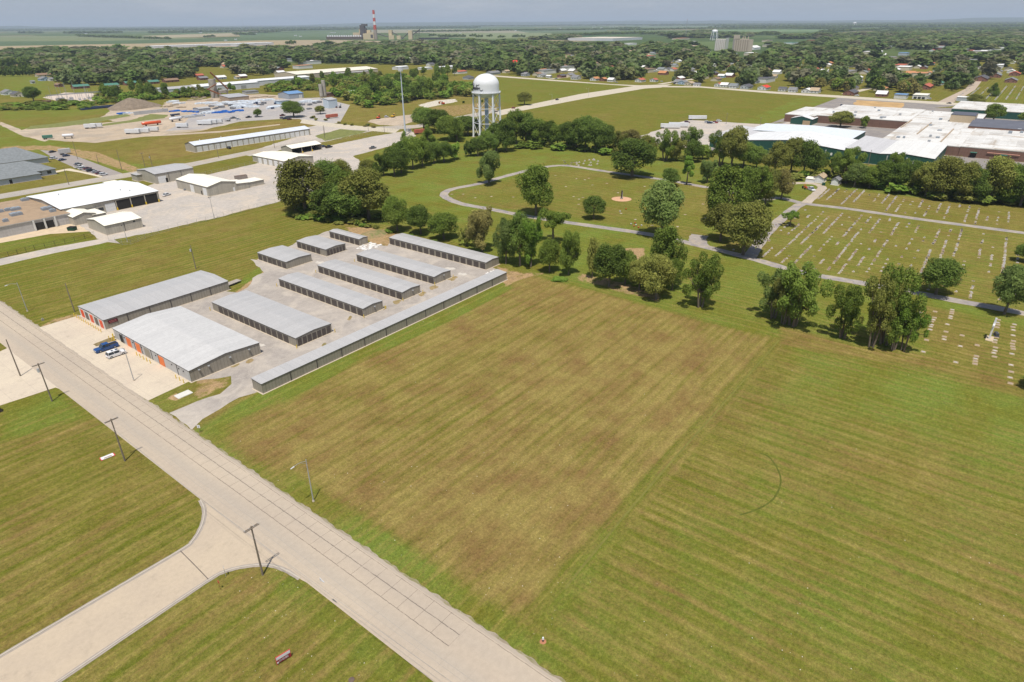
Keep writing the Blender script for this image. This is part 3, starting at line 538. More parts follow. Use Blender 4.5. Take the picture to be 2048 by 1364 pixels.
# ------------------------------------------------------------------ building kit
TAN = dirty('tan ribbed metal wall', (.32, .287, .232), (.2, .17, .13), .2, .6, ribs=('h', .9), ribw=.2)
TAN2 = dirty('beige metal wall', (.44, .405, .335), (.3, .26, .2), .25, .6, ribs=('h', 1.1), ribw=.12)
GREYW = dirty('pale corrugated metal wall', (.50, .50, .50), (.36, .34, .31), .4, .5, ribs=('h', .5), ribw=.3)
WHITEW = dirty('white painted wall', (.66, .66, .63), (.45, .40, .33), .3, .7)
BLOCKW = dirty('grey block wall', (.47, .46, .45), (.3, .27, .24), .35, .9, ribs=('z', .4), ribw=.08)
GALV = dirty('galvalume roof ribs across', (.415, .405, .395), (.30, .32, .34), .18, .45, .35, ribs=('y', 1.9), ribw=.05, streak=False)
GALVX = dirty('galvalume roof ribs along', (.415, .405, .395), (.30, .32, .34), .18, .45, .35, ribs=('x', 1.9), ribw=.05, streak=False)
BRIGHT = dirty('bright metal roof', (.505, .495, .48), (.42, .42, .41), .3, .5, .2, ribs=('y', 2.2), ribw=.05, streak=False)
CREAMR = dirty('cream metal roof', (.80, .76, .64), (.6, .52, .4), .2, .6, ribs=('x', 1.2), ribw=.06, streak=False)
WHITER = dirty('white metal roof', (.74, .75, .74), (.56, .53, .48), .25, .5, .12, ribs=('x', 1.5), ribw=.05, streak=False)
TRIM = plain('dark bronze trim', (.085, .075, .07), .6)
DOORB = dirty('dark bronze roll-up door', (.092, .077, .069), (.1, .09, .08), .2, .6, ribs=('z', .28), ribw=.2, streak=False)
DOORW = dirty('white roll-up door', (.72, .72, .70), (.5, .46, .4), .2, .6, ribs=('z', .5), ribw=.1, streak=False)
ORANGE = dirty('orange roll-up door', (.80, .19, .045), (.5, .12, .04), .2, .5, ribs=('z', .3), ribw=.15, streak=False)
REDOR = dirty('red orange roll-up door', (.72, .085, .025), (.4, .06, .03), .2, .5, ribs=('z', .3), ribw=.15, streak=False)
YEL = plain('yellow safety paint', (.72, .50, .03), .5)
GLASS = plain('dark window glass', (.03, .04, .05), .12, .1, 1, spec=.6)
DARK = plain('dark interior', (.03, .028, .026), .9)
STEEL = plain('galvanised steel', (.42, .43, .44), .45, .1, 1, metal=.3)
WOOD = plain('weathered pole wood', (.20, .165, .13), .9, .2, 3)
RUST = plain('rusty steel', (.20, .085, .04), .9, .35, 2)
BRICK = dirty('brown brick wall', (.20, .115, .085), (.14, .09, .07), .3, .9, ribs=('z', .6), ribw=.1)
GREEN = dirty('dark green metal wall', (.022, .085, .066), (.03, .06, .05), .3, .5, ribs=('h', 1.0), ribw=.15)
SHING = {k: plain('shingles '+k, c, .9, .18, .8) for k, c in dict(grey=(.20, .20, .205), dark=(.10, .10, .11), brown=(.24, .155, .10), tan=(.42, .32, .21), orange=(.48, .22, .10), red=(.62, .06, .035), rust=(.42, .12, .075), green=(.075, .20, .15), blue=(.14, .26, .45), white=(.70, .69, .66), slate=(.20, .215, .22)).items()}
def roof_mesh(kind, Wd, D, h, rise, over, th=.16):
    """roof slab over a Wd x D footprint, thickness th, fascia in slot 1"""
    mb = MB(); a, b, c, d = -over, Wd+over, -over, D+over
    if kind == 'flat':
        mb.box(a, c, h, b, d, h+th, 1); mb.add([(a+.02, c+.02, h+th+.004), (b-.02, c+.02, h+th+.004), (b-.02, d-.02, h+th+.004), (a+.02, d-.02, h+th+.004)], [(0, 1, 2, 3)], 0); return mb
    if kind == 'gx': segs = [((a, c, h), (b, c, h), (b, (c+d)/2, h+rise), (a, (c+d)/2, h+rise)), ((b, d, h), (a, d, h), (a, (c+d)/2, h+rise), (b, (c+d)/2, h+rise))]
    elif kind == 'gy': segs = [((a, d, h), (a, c, h), ((a+b)/2, c, h+rise), ((a+b)/2, d, h+rise)), ((b, c, h), (b, d, h), ((a+b)/2, d, h+rise), ((a+b)/2, c, h+rise))]
    elif kind == 'sx': segs = [((a, c, h), (b, c, h+rise), (b, d, h+rise), (a, d, h))]           # single slope, low on the -x side
    elif kind == 'sy': segs = [((a, c, h), (b, c, h), (b, d, h+rise), (a, d, h+rise))]
    elif kind == 'hip':
        if Wd >= D: p, q = (a+(d-c)/2, (c+d)/2, h+rise), (b-(d-c)/2, (c+d)/2, h+rise); segs = [((a, c, h), (b, c, h), q, p), ((b, d, h), (a, d, h), p, q), ((a, d, h), (a, c, h), p), ((b, c, h), (b, d, h), q)]
        else: p, q = ((a+b)/2, c+(b-a)/2, h+rise), ((a+b)/2, d-(b-a)/2, h+rise); segs = [((a, d, h), (a, c, h), p, q), ((b, c, h), (b, d, h), q, p), ((a, c, h), (b, c, h), p), ((b, d, h), (a, d, h), q)]
    for s in segs:
        n = len(s); top = [(x, y, z+th) for x, y, z in s]; mb.add(list(s)+top, [tuple(range(n))[::-1]]+[(k, (k+1) % n, n+(k+1) % n, n+k) for k in range(n)], 1)
        mb.add([(x, y, z+th+.002) for x, y, z in s], [tuple(range(n))], 0)
    return mb
def wall_mesh(kind, Wd, D, h, rise, open_=()):
    mb = MB()
    P = [(0, 0, 0), (Wd, 0, 0), (Wd, D, 0), (0, D, 0)]; T = [(x, y, h) for x, y, _ in P]
    if kind == 'gx': A, B = (0, D/2, h+rise), (Wd, D/2, h+rise); F = {'-y': [P[0], P[1], T[1], T[0]], '+x': [P[1], P[2], T[2], B, T[1]], '+y': [P[2], P[3], T[3], T[2]], '-x': [P[3], P[0], T[0], A, T[3]]}
    elif kind == 'gy': A, B = (Wd/2, 0, h+rise), (Wd/2, D, h+rise); F = {'-y': [P[0], P[1], T[1], A, T[0]], '+x': [P[1], P[2], T[2], T[1]], '+y': [P[2], P[3], T[3], B, T[2]], '-x': [P[3], P[0], T[0], T[3]]}
    elif kind == 'sx': T = [(x, y, h+(rise if x else 0)) for x, y, _ in P]; F = {'-y': [P[0], P[1], T[1], T[0]], '+x': [P[1], P[2], T[2], T[1]], '+y': [P[2], P[3], T[3], T[2]], '-x': [P[3], P[0], T[0], T[3]]}
    elif kind == 'sy': T = [(x, y, h+(rise if y else 0)) for x, y, _ in P]; F = {'-y': [P[0], P[1], T[1], T[0]], '+x': [P[1], P[2], T[2], T[1]], '+y': [P[2], P[3], T[3], T[2]], '-x': [P[3], P[0], T[0], T[3]]}
    else: F = {'-y': [P[0], P[1], T[1], T[0]], '+x': [P[1], P[2], T[2], T[1]], '+y': [P[2], P[3], T[3], T[2]], '-x': [P[3], P[0], T[0], T[3]]}
    for k, f in F.items():
        if k in open_: continue
        mb.add(f, [tuple(range(len(f)))], 0)
    return mb
def bldg(name, label, cat, rect, h, kind, rise, wm, rm, over=.25, group=None, open_=(), th=.16, rz=0, foundation=True, trim=None):
    x0, x1, y0, y1 = rect; Wd, D = x1-x0, y1-y0
    o = empty(name, (x0, y0, 0), rz, label, cat, group)
    wall_mesh(kind, Wd, D, h, rise, open_).build('wall', wm, o)
    roof_mesh(kind, Wd, D, h, rise, over, th).build('roof', [rm, trim or TRIM], o)
    if foundation: MB().box(-.35, -.35, 0, Wd+.35, D+.35, .06).build('foundation', M_CONC, o)
    return o
def LFR(L, F, Rr, h):           # rectangle from three eave corners: far along y, near corner, far along x
    l, f, r = G(*L, h), G(*F, h), G(*Rr, h); return ((l[0]+f[0])/2, r[0], (f[1]+r[1])/2, l[1])
_pm = {}
def panel(o, name, face, dims, a, z0, w, hh, mat, proud=.05):
    """a flat part on a face: a = centre along the face"""
    Wd, D = dims; key = (name, face, round(w, 2), round(hh, 2), mat.name)
    if key not in _pm:
        _pm[key] = (MB().box(-proud, -w/2, 0, .0, w/2, hh) if face[1] == 'x' else MB().box(-w/2, -proud, 0, w/2, 0, hh)).mesh(name, mat)
    loc = {'-x': (0, a, z0), '+x': (Wd+proud, a, z0), '-y': (a, 0, z0), '+y': (a, D+proud, z0)}[face]
    return put(name, _pm[key], o, loc)
def doors(o, face, dims, n, w, hh, mat, m0=.0, m1=.0, name='roll_up_door', z0=.07):
    L = dims[1] if face[1] == 'x' else dims[0]; pitch = (L-m0-m1)/n
    for k in range(n): panel(o, name, face, dims, m0+pitch*(k+.5), z0, min(w, pitch*.80), hh, mat)
def spouts(o, face, dims, n, h, m0=0, m1=0):
    L = dims[1] if face[1] == 'x' else dims[0]
    for k in range(n): panel(o, 'downspout', face, dims, m0+(L-m0-m1)*(k+1)/(n+1), .1, .16, h-.1, TRIM, .12)
def wall_lamp(o, face, dims, a, z):
    Wd, D = dims; mb = MB()
    if face == '-y': mb.box(-.25, -.55, 0, .25, -.12, .22); loc = (a, 0, z)
    else: mb.box(-.55, -.25, 0, -.12, .25, .22); loc = (0, a, z)
    mb.tube((0, 0, .1), (0, -.3, .1) if face == '-y' else (-.3, 0, .1), .05, n=5); mb.build('wall_lamp', STEEL, o, loc)

HS = 2.65
G_S = 'self storage buildings on the gravel yard'
def storage(L, F, Rr, nd, label, mL=0, mR=0, end=0, lamp=False):
    r = LFR(L, F, Rr, HS); d = (r[1]-r[0], r[3]-r[2])
    o = bldg('storage_building', label, 'storage building', r, HS, 'gy', .38, TAN, GALV, .12, G_S, th=.13)
    doors(o, '-x', d, nd, 2.35, 2.15, DOORB, mR, mL)
    if end: doors(o, '-y', d, end, 1.9, 2.15, DOORB, .3, .3)
    for k in range(1, max(2, nd//5)): panel(o, 'downspout', '-x', d, d[1]*k/max(2, nd//5), .1, .14, HS-.1, TRIM, .1)
    if lamp: wall_lamp(o, '-y', d, d[0]*.55, 2.0)
    return o, r, d
q2 = lambda x, y: Z('Q2', x, y)
q3 = lambda x, y: Z('Q3', x, y)
S1 = storage(q2(125, 880), q2(960, 1250), q2(1325, 1100), 13, 'widest grey roofed storage building, dark doors on its long side and its near end', 3.2, 3.4, 7)
S2 = storage(q2(795, 645), q2(1645, 950), q2(1845, 870), 14, 'long storage building with blank near end, directly behind the widest one', 0, 0, 0, True)
S3 = storage(q2(1190, 510), q3(527, 937), q3(705, 862), 14, 'long storage building with blank end, third row of the yard from the road', 0, 0, 0, True)
S4 = storage(q2(1580, 400), q3(850, 780), q3(1015, 712), 13, 'long storage building with weeds at its near end, fourth row from the road', 0, 0, 0, True)
S5 = storage(q3(402, 380), q3(1365, 637), q3(1508, 580), 16, 'longest row of dark doors, storage building against the trees at the back')
S6 = storage(q2(578, 383), q2(872, 478), q2(1120, 398), 6, 'short wide storage building beside the bright green grass patch')
S7 = storage(q2(975, 265), q2(1270, 352), q2(1468, 290), 5, 'short storage building with dark doors on both long side and near end', 0, 3.4, 6)
S8 = storage(q2(1307, 165), q2(1605, 247), q2(1695, 222), 6, 'smallest storage building at the back corner by the weedy mound')
# the long narrow unit that closes the yard
r9 = LFR(Z('Q7', 1535, 800), Z('Q7', 1620, 850), q3(1590, 735), HS); d9 = (r9[1]-r9[0], r9[3]-r9[2])
s9 = bldg('storage_building', 'very long narrow storage building with a blank wall facing the brown field', 'storage building', r9, HS, 'sy', .25, TAN, GALVX, .12, G_S, th=.13)
spouts(s9, '-y', d9, 11, HS); doors(s9, '+y', d9, 28, 2.6, 2.2, DOORB)
# two large buildings facing the road
rA = LFR(Z('Q7', 138, 285), Z('Q7', 890, 725), Z('Q7', 1608, 435), 3.1); dA = (rA[1]-rA[0], rA[3]-rA[2])
bA = bldg('storage_hall', 'broad low hall with a very pale roof and orange doors facing the road', 'storage hall', rA, 3.1, 'gy', .85, TAN, BRIGHT, .15)
MB().box(-.05, .1, .07, 0, dA[1]-.1, 3.0).build('front_cladding', GREYW, bA)
for a, w, m in ((.785, 2.6, ORANGE), (.655, 2.6, ORANGE), (.345, 2.8, ORANGE)): panel(bA, 'roll_up_door', '-x', dA, dA[1]*a, .07, w, 2.6, m, .11)
panel(bA, 'roll_up_door', '-x', dA, dA[1]*.53, .07, 3.0, 2.6, TAN, .11); panel(bA, 'entrance_door', '-x', dA, dA[1]*.895, .07, 1.6, 2.4, DARK, .11)
for a in (.07, .125, .21, .41, .60, .72, .84): panel(bA, 'wall_light', '-x', dA, dA[1]*a, 2.1, .3, .25, DARK, .2)
for a in (.15, .38, .47, .605, .70, .865): panel(bA, 'downspout', '-x', dA, dA[1]*a, .1, .16, 3.0, TRIM, .14)
for a in (.12, .25, .55, .83): wall_lamp(bA, '-y', dA, dA[0]*a, 2.5)
rB = LFR(Z('Q1', 620, 935), Z('Q1', 835, 1045), Z('Q1', 1820, 730), 2.95); dB = (rB[1]-rB[0], rB[3]-rB[2])
bB = bldg('storage_hall', 'long grey roofed hall with three red orange doors on its narrow front', 'storage hall', rB, 2.95, 'gx', .55, TAN, GALVX, .15)
MB().box(-.05, .05, .07, 0, dB[1]-.05, 2.9).build('front_cladding', WHITEW, bB)
for a, m in ((.87, REDOR), (.50, REDOR), (.12, REDOR)): panel(bB, 'roll_up_door', '-x', dB, dB[1]*a, .07, 2.1, 2.45, m, .11)
for a in (.69, .31): panel(bB, 'entrance_door', '-x', dB, dB[1]*a, .07, 2.2, 2.5, plain('taupe door', (.16, .14, .12), .7), .11)
spouts(bB, '-y', dB, 5, 2.95, 0, 0)
sg = panel(bB, 'wall_sign', '-y', dB, 2.4, 1.5, 2.6, 1.0, plain('dark red sign face', (.10, .012, .018), .5), .12)
tb = MB()
for k, (a, b) in enumerate(((-1.05, -.6), (-.5, -.1), (0, .4), (.5, 1.0))): tb.box(a, -.15, .6, b, -.12, .8)
tb.box(-.9, -.15, .2, .9, -.12, .38); tb.build('lettering', plain('faded red lettering', (.36, .12, .12), .6), sg)
for dx, w, c in ((.30, .09, (.60, .62, .68)),): pass
ptch = MB().box(0, 0, 0, dB[0]*.30, dB[1]*.5+.1, .02)
o_ = ptch.build('roof_patch', plain('newer bluish roof sheets', (.50, .53, .575), .45), bB, (-.12, -.12, 0)); bpy.data.objects.remove(o_)

# ---- works buildings at the left
t1 = lambda x, y: Z('T1', x, y)
t2 = lambda x, y: Z('T2', x, y)
def rect_px(L, F, Rr, h): return LFR(L, F, Rr, h)
rL1 = rect_px(t1(340, 705), t1(790, 882), t1(1915, 625), 5.2); dL1 = (rL1[1]-rL1[0], rL1[3]-rL1[2])
L1 = bldg('warehouse', 'large warehouse with long white curved roof and open vehicle bays', 'warehouse', rL1, 5.2, 'gx', 1.5, TAN2, WHITER, .4, open_=(), th=.25)
fx = dL1[0]
MB().box(fx*.52, -.06, .07, fx*.995, 0, 4.6).build('open_bay', DARK, L1)
for a in (.53, .685, .84, .985): panel(L1, 'bay_post', '-y', dL1, fx*a, .07, .4, 4.7, TAN2, .25); panel(L1, 'safety_bollard', '-y', dL1, fx*a, .07, .5, 1.3, YEL, .45)
panel(L1, 'roll_up_door', '-y', dL1, fx*.475, .07, 5.2, 3.9, DOORW); panel(L1, 'window', '-y', dL1, fx*.37, 1.4, 2.2, 1.4, GLASS)
for a, b in ((.72, .3), (.78, .2), (.2, .62)): MB().tube((0, 0, 0), (0, 0, .9), .25, n=8).build('roof_vent', STEEL, L1, (fx*a, dL1[1]*b, 5.2+1.5*(b*2 if b < .5 else 2-b*2)))
r = rect_px(t1(990, 545), t1(1130, 575), t1(1640, 500), 4.2)
bldg('loading_shed', 'low white roofed shed along the back of the large warehouse', 'shed', (rL1[0]+dL1[0]*.42, rL1[0]+dL1[0]*.93, rL1[3]+.1, rL1[3]+8), 4.3, 'sy', -.6, TAN2, WHITER)
r = rect_px(t1(1360, 465), t1(1500, 490), t1(1665, 455), 3.2); bldg('carport', 'flat cream canopy between warehouse and grey roofed workshop', 'canopy', (rL1[0]+dL1[0]*.90, rL1[0]+dL1[0]*1.04, rL1[3]+1, rL1[3]+12), 3.6, 'flat', 0, DARK, CREAMR)
r = rect_px(t1(1645, 425), t1(1690, 440), t1(1810, 420), 3.4); d = (r[1]-r[0], r[3]-r[2])
b_ = bldg('lean_to', 'small grey roofed lean-to with a dark door beside the workshop', 'shed', (r[0], r[0]+9, r[2], r[2]+7), 3.4, 'flat', 0, TAN2, GALV); panel(b_, 'roll_up_door', '-y', (9, 7), 5, .07, 4, 2.8, DARK)
rL2h = 4.4; f = G(*t1(395, 1005), rL2h); e = G(*t1(850, 910), rL2h); bk = G(*t1(340, 715), rL2h)
r = (f[0]-45, e[0], f[1], bk[1]-2); d = (r[1]-r[0], r[3]-r[2])
L2 = bldg('office_building', 'flat brown roofed office with rooftop units at the far left', 'office building', r, rL2h, 'flat', 0, BLOCKW, plain('brown gravel roof', (.34, .245, .16), .95, .14, .3), .3, th=.35, trim=plain('grey fascia', (.46, .45, .44), .7))
panel(L2, 'loading_bay', '-y', d, d[0]-(e[0]-f[0])*.72, .07, (e[0]-f[0])*.5, 3.2, DARK, .06)
for k in range(3): panel(L2, 'column', '-y', d, d[0]-(e[0]-f[0])*(.98-.28*k), .07, .6, 4.3, WHITEW, .6)
for px_, py_, s in ((310, 745, 1.6), (190, 860, 2.0), (200, 925, 2.2), (580, 855, 2.0), (655, 882, 1.2), (100, 870, 1.2), (70, 1005, 1.0), (5, 890, 1.2)):
    g = G(*t1(px_, py_), rL2h+.6); MB().box(-s, -s*.7, 0, s, s*.7, 1.1).box(-s*.6, -s*.5, 1.1, s*.1, s*.5, 1.35).box(s*.3, -s*.5, 1.1, s*.9, s*.4, 1.3).build('rooftop_unit', plain('grey air handler', (.28, .31, .34), .6), L2, (g[0]-r[0], g[1]-r[2], rL2h+.36))
r = rect_px(t1(850, 870), t1(905, 965), t1(1150, 905), 4.0); r = (G(*t1(905, 965), 3.6)[0], G(*t1(1150, 905), 3.6)[0]+.5, G(*t1(905, 965), 3.6)[1], G(*t1(905, 965), 3.6)[1]+17)
bldg('gabled_shed', 'cream roofed gabled shed squeezed between office and small hall', 'shed', r, 3.6, 'gy', 1.3, TAN2, CREAMR)
r = rect_px(t1(1070, 985), t1(1300, 1068), t1(1750, 970), 4.0); d = (r[1]-r[0], r[3]-r[2])
b_ = bldg('small_hall', 'small beige hall with cream roof standing in front of the large warehouse', 'hall', r, 4.0, 'gx', 1.3, TAN2, CREAMR); panel(b_, 'downspout', '-y', d, d[0]*.5, .1, .16, 3.9, TRIM, .12); panel(b_, 'window', '-y', d, d[0]*.79, 3.1, .9, .6, GLASS)
fg = G(*t1(1160, 935), 3.2); eg = G(*t1(1300, 910), 3.2)
bldg('lean_to', 'flat cream roofed lean-to between the warehouse and the small hall', 'shed', (fg[0], eg[0]+1, fg[1]+1, rL1[2]-1.0), 3.0, 'flat', 0, TAN2, CREAMR)
r = rect_px(t1(1700, 370), t1(1915, 430), t2(340, 655), 5.4); d = (r[1]-r[0], r[3]-r[2])
b_ = bldg('workshop', 'beige workshop with shallow grey roof beside the public street', 'workshop', r, 5.4, 'gx', 1.2, TAN2, GALVX); panel(b_, 'roll_up_door', '-y', d, d[0]*.16, .07, 4.6, 3.8, DOORW); panel(b_, 'door', '-y', d, d[0]*.27, .07, 1.2, 2.4, DARK); spouts(b_, '-y', d, 2, 5.4)
r = rect_px(t2(130, 800), t2(590, 912), t2(735, 828), 4.8); r = (r[0], G(*t2(820, 815), 4.8)[0], r[2], r[3]); d = (r[1]-r[0], r[3]-r[2])
b_ = bldg('workshop', 'cream roofed workshop with a car parked at its white doors', 'workshop', r, 4.8, 'gy', 1.6, TAN2, CREAMR); panel(b_, 'roll_up_door', '-x', d, d[1]*.10, .07, 3.6, 3.9, DOORW); panel(b_, 'roll_up_door', '-x', d, d[1]*.50, .07, 3.6, 3.9, DOORW); panel(b_, 'door', '-x', d, d[1]*.21, .07, 1.0, 2.1, DARK); panel(b_, 'door', '-y', d, d[0]*.9, .07, 1.0, 2.1, DOORW)
q = G(*t2(1130, 855), 3.2)
bldg('lean_to', 'long cream shed roof running back from the workshop gable', 'shed', (r[1]+.05, q[0], r[2]+.3, r[2]+12), 3.6, 'sx', -.6, TAN2, CREAMR)
q2_ = G(*t2(1280, 825), 2.4); bldg('block_shed', 'low flat cream roofed block shed beside the rusty container', 'shed', (q[0]+.2, q2_[0]+1, r[2]+2, r[2]+11), 2.5, 'flat', 0, TAN2, CREAMR)
r = rect_px(t2(1130, 512), t2(1565, 592), t2(1705, 505), 4.2); r = (r[0], G(*t2(1885, 520), 4.2)[0], r[2], r[3]); d = (r[1]-r[0], r[3]-r[2])
b_ = bldg('fire_garage', 'cream roofed garage with five tall white doors', 'garage', r, 4.2, 'gy', 1.5, TAN2, CREAMR); doors(b_, '-x', d, 5, 3.6, 3.5, DOORW, .5, .5)
bldg('garage_annex', 'lower cream roofed annex at the far end of the five door garage', 'garage', (r[0]+2, r[1]-2, r[3]+.05, r[3]+8), 3.6, 'gy', 1.1, TAN2, CREAMR)
r = rect_px(t2(1430, 400), t2(1590, 422), t2(1925, 358), 3.8); d = (r[1]-r[0], r[3]-r[2])
b_ = bldg('open_garage', 'open fronted garage with two white trucks inside under a cream roof', 'garage', r, 3.8, 'gx', 1.6, TAN2, CREAMR, open_=('-y',)); MB().box(.1, d[1]*.55, .08, d[0]-.1, d[1]*.57, 3.7).build('back_partition', DARK, b_)
for a in (.33, .66): MB().box(-.2, 0, 0, .2, .4, 3.8).build('post', TAN2, b_, (d[0]*a, .02, 0)); MB().box(-.25, -.7, 0, .25, -.2, 1.2).build('safety_bollard', YEL, b_, (d[0]*a, 0, 0))
r = rect_px(t2(250, 358), t2(385, 388), t2(1765, 168), 4.6); d = (r[1]-r[0], r[3]-r[2])
b_ = bldg('garage_row', 'very long pale roofed row of white garage doors behind the public street', 'garage', r, 4.6, 'gx', 1.8, TAN2, dirty('pale bluish metal roof', (.60, .63, .68), (.45, .47, .5), .15, .5, ribs=('x', 1.5), ribw=.05, streak=False)); doors(b_, '-y', d, 21, 4.2, 3.7, DOORW, 1, 1)
for a in (.10, .27): MB().tube((0, 0, 0), (0, 0, 1.6), .25, n=8).build('roof_vent', WHITEW, b_, (d[0]*a, d[1]*.75, 5.2))

# clinic with hipped roofs
def hipb(name, label, cat, c0, c1, h, rise, wm, rm, over=.7, group=None):
    x0, x1 = sorted((c0[0], c1[0])); y0, y1 = sorted((c0[1], c1[1])); o = bldg(name, label, cat, (x0, x1, y0, y1), h, 'hip', rise, wm, rm, over, group); return o, (x1-x0, y1-y0)
BW = plain('pale bluish siding', (.50, .53, .57), .8, .06, .5)
g = G(*t1(500, 420), 3); o, d = hipb('clinic_wing', 'near wing of the grey hip roofed clinic, pale siding and one dark door', 'clinic', (g[0], g[1]), (g[0]-40, g[1]+20), 3.1, 5.2, BW, SHING['slate'])
g = G(*t1(700, 365), 3); o2, d2 = hipb('clinic_wing', 'long grey hip roofed clinic wing with three dark windows', 'clinic', (g[0], g[1]+2), (g[0]-62, g[1]+24), 3.1, 5.0, BW, SHING['slate'])
for k in range(3): panel(o2, 'window', '-y', d2, d2[0]-3.5-5.0*k, .9, 2.2, 1.7, GLASS)
panel(o, 'door', '-y', d, d[0]*.62, .07, 1.4, 2.3, DARK)
g = G(*t1(560, 210), 3); o3, d3 = hipb('clinic_wing', 'rearmost and tallest grey hip roofed wing of the clinic', 'clinic', (g[0], g[1]-4), (g[0]-48, g[1]+20), 3.2, 6.8, BW, SHING['slate'])
# ------------------------------------------------------------------ factory at the right
def eave_rect(f, ex, ey, h):   # near corner f, length ex along x and ey along y in metres
    g = G(*f, h); return (g[0], g[0]+ex, g[1], g[1]+ey)
r8 = lambda x, y: Z('R8', x, y)
def flat_roof_mat():
    t = NT('white membrane roof'); br = t.n.new('ShaderNodeTexBrick'); t.link(t.map((1/16., 1/9., 1)), br.inputs['Vector'])
    br.inputs['Color1'].default_value = (.64, .63, .60, 1); br.inputs['Color2'].default_value = (.45, .43, .40, 1); br.inputs['Mortar'].default_value = (.60, .58, .54, 1); br.inputs['Scale'].default_value = 1; br.inputs['Brick Width'].default_value = 1; br.inputs['Row Height'].default_value = 1; br.inputs['Mortar Size'].default_value = .03
    c = t.mix(t.ramp(t.noise(.05, 4, .6), .4, .6), br.outputs['Color'], (.66, .65, .62))
    c = t.mix(t.math('MULTIPLY', t.ramp(t.noise(1.0, 5, .65, vec=t.map((.16, .03, 1))), .54, .66), .8), c, (.36, .27, .18))
    c = t.mix(t.math('MULTIPLY', t.ramp(t.noise(1.0, 5, .65, vec=t.map((.03, .2, 1), loc=(5, 9, 0))), .56, .68), .7), c, (.34, .28, .21))
    return t.done(t.mul(c, t.ramp(t.noise(.6, 5, .7), .3, .7, .88, 1.08)), .9, 0, .2)
FLATW = flat_roof_mat()
hF = 6.5
def corner(p, h=hF): return G(*p, h)
# front edge of the green building: saw of three gables seen from the -x side; wall line from (1545,282) to (1862,323)
fc = corner(r8(1310, 578)); fb = corner(r8(0, 403)); print('green wall', fc, fb)
gxw = (fc[0]+fb[0])/2
y_far = corner(Z('R7', 1545, 395))[1]; y_near = fc[1]; y1g = corner(r8(575, 508))[1]; y2g = corner(r8(945, 520))[1]
deep = corner(r8(1540, 452))[0]-gxw
GW = {}
def ghall(label, y0, y1, dx, rm, rise, kind='gx', h=hF, x=None):
    o = bldg('factory_hall', label, 'factory hall', (gxw if x is None else x, (gxw if x is None else x)+dx, y0, y1), h, kind, rise, GREEN, rm, .2, 'halls of the green walled factory'); return o
GREYR = dirty('light grey metal roof', (.50, .49, .49), (.4, .39, .38), .2, .6, .1, ribs=('y', 2.5), ribw=.05, streak=False)
PALER = dirty('pale translucent roof sheets', (.66, .65, .62), (.5, .48, .44), .35, .6, .1, ribs=('y', 2.5), ribw=.05, streak=False)
WROOF = dirty('clean white metal roof', (.70, .70, .69), (.52, .50, .46), .5, .5, .1, ribs=('y', 2.5), ribw=.05, streak=False)
span = y_far-y_near
h1 = ghall('leftmost green factory hall with light grey roof', y_near+span*.86, y_far, deep*1.05, GREYR, 1.2, 'sy')
h2 = ghall('green factory hall with the brightest white roof', y1g, y_near+span*.86-.1, deep*.80, WROOF, 3.2)
h3 = ghall('green factory hall with plain grey roof, in the middle', y2g+4, y1g-.1, deep*1.02, GREYR, 1.6, 'sy')
h4 = ghall('green factory hall with pale patched roof, nearest the brick wing', y_near, y2g+3.9, deep*1.02, PALER, 1.2)
h5 = bldg('factory_hall', 'bluish white roofed hall behind the bright white one', 'factory hall', (gxw+deep*.82, gxw+deep*1.55, y1g+6, y_near+span*.93), hF+.3, 'gx', 1.2, GREEN, dirty('bluish white roof', (.66, .70, .73), (.5, .52, .54), .2, .5, .1, streak=False), .2, 'halls of the green walled factory')
for hh, a in ((h3, .3), (h3, .75), (h4, .2), (h4, .55)):
    MB().box(-.06, 0, 0, 0, 1.2, 1.6).build('window', DOORW, hh, (-.02, 30*a+4, 2.8)); MB().tube((-1.2, 0, 0), (-1.2, 0, 3.2), .35, n=8).box(-1.5, -.3, 3.2, 0, .3, 3.7).build('exhaust_duct', STEEL, hh, (0, 30*a+8, 2.2))
# brick main block with the great white flat roof
hb = 6.0
nb_ = G(*r8(1540, 455), hb); be = G(*r8(2048, 490), hb)
B0 = (nb_[0], nb_[0]+250, nb_[1]-150, nb_[1]+.0)
fac = bldg('factory_block', 'vast brown brick factory block under a stained white flat roof', 'factory', (nb_[0], nb_[0]+140, nb_[1]-190, nb_[1]), hb, 'flat', 0, BRICK, FLATW, .1, th=.5, trim=plain('pale roof edge', (.55, .52, .46), .8))
dF = (140, 190)
for a, m in ((8, SHING['green']), (24, SHING['green'])): MB().box(-1.6, -1.8, 3.2, 0, 1.8, 3.6).build('awning', m, fac, (0, dF[1]-a, 0)); panel(fac, 'dock_door', '-x', dF, dF[1]-a, .1, 3.2, 3.0, DARK)
for a, w in ((46, 5), (62, 9), (80, 4)): panel(fac, 'dock_door', '-x', dF, dF[1]-a, .1, w, 3.2, DARK)
MB().box(-5, -7, 3.4, 0, 7, 3.9).build('dock_canopy', WHITEW, fac, (0, dF[1]-64, 0))
MB().tube((-.5, -20, 4), (-.5, -3, 4), .22, n=6).build('pipe', plain('pink pipe insulation', (.6, .3, .22), .7), fac, (0, dF[1]-12, 0))
def roofbits(o, W_, D_, z, n, seed):
    rr = random.Random(seed)
    for k in range(n):
        x, y = rr.uniform(5, W_-5), rr.uniform(5, D_-5); s = rr.uniform(.8, 2.0); MB().box(-s, -s*.7, 0, s, s*.7, rr.uniform(.8, 1.6)).build('rooftop_unit', STEEL if k % 2 else _mc['grey air handler'], o, (x, y, z))
roofbits(fac, 140, 190, hb+.5, 14, 3)
for k, (x, y, w) in enumerate(((20, 100, 60), (60, 150, 40), (90, 60, 60), (30, 40, 50))): MB().box(0, 0, 0, w, .8, .5).build('parapet', plain('rust stained parapet', (.40, .31, .22), .9), fac, (x, y, hb+.504))
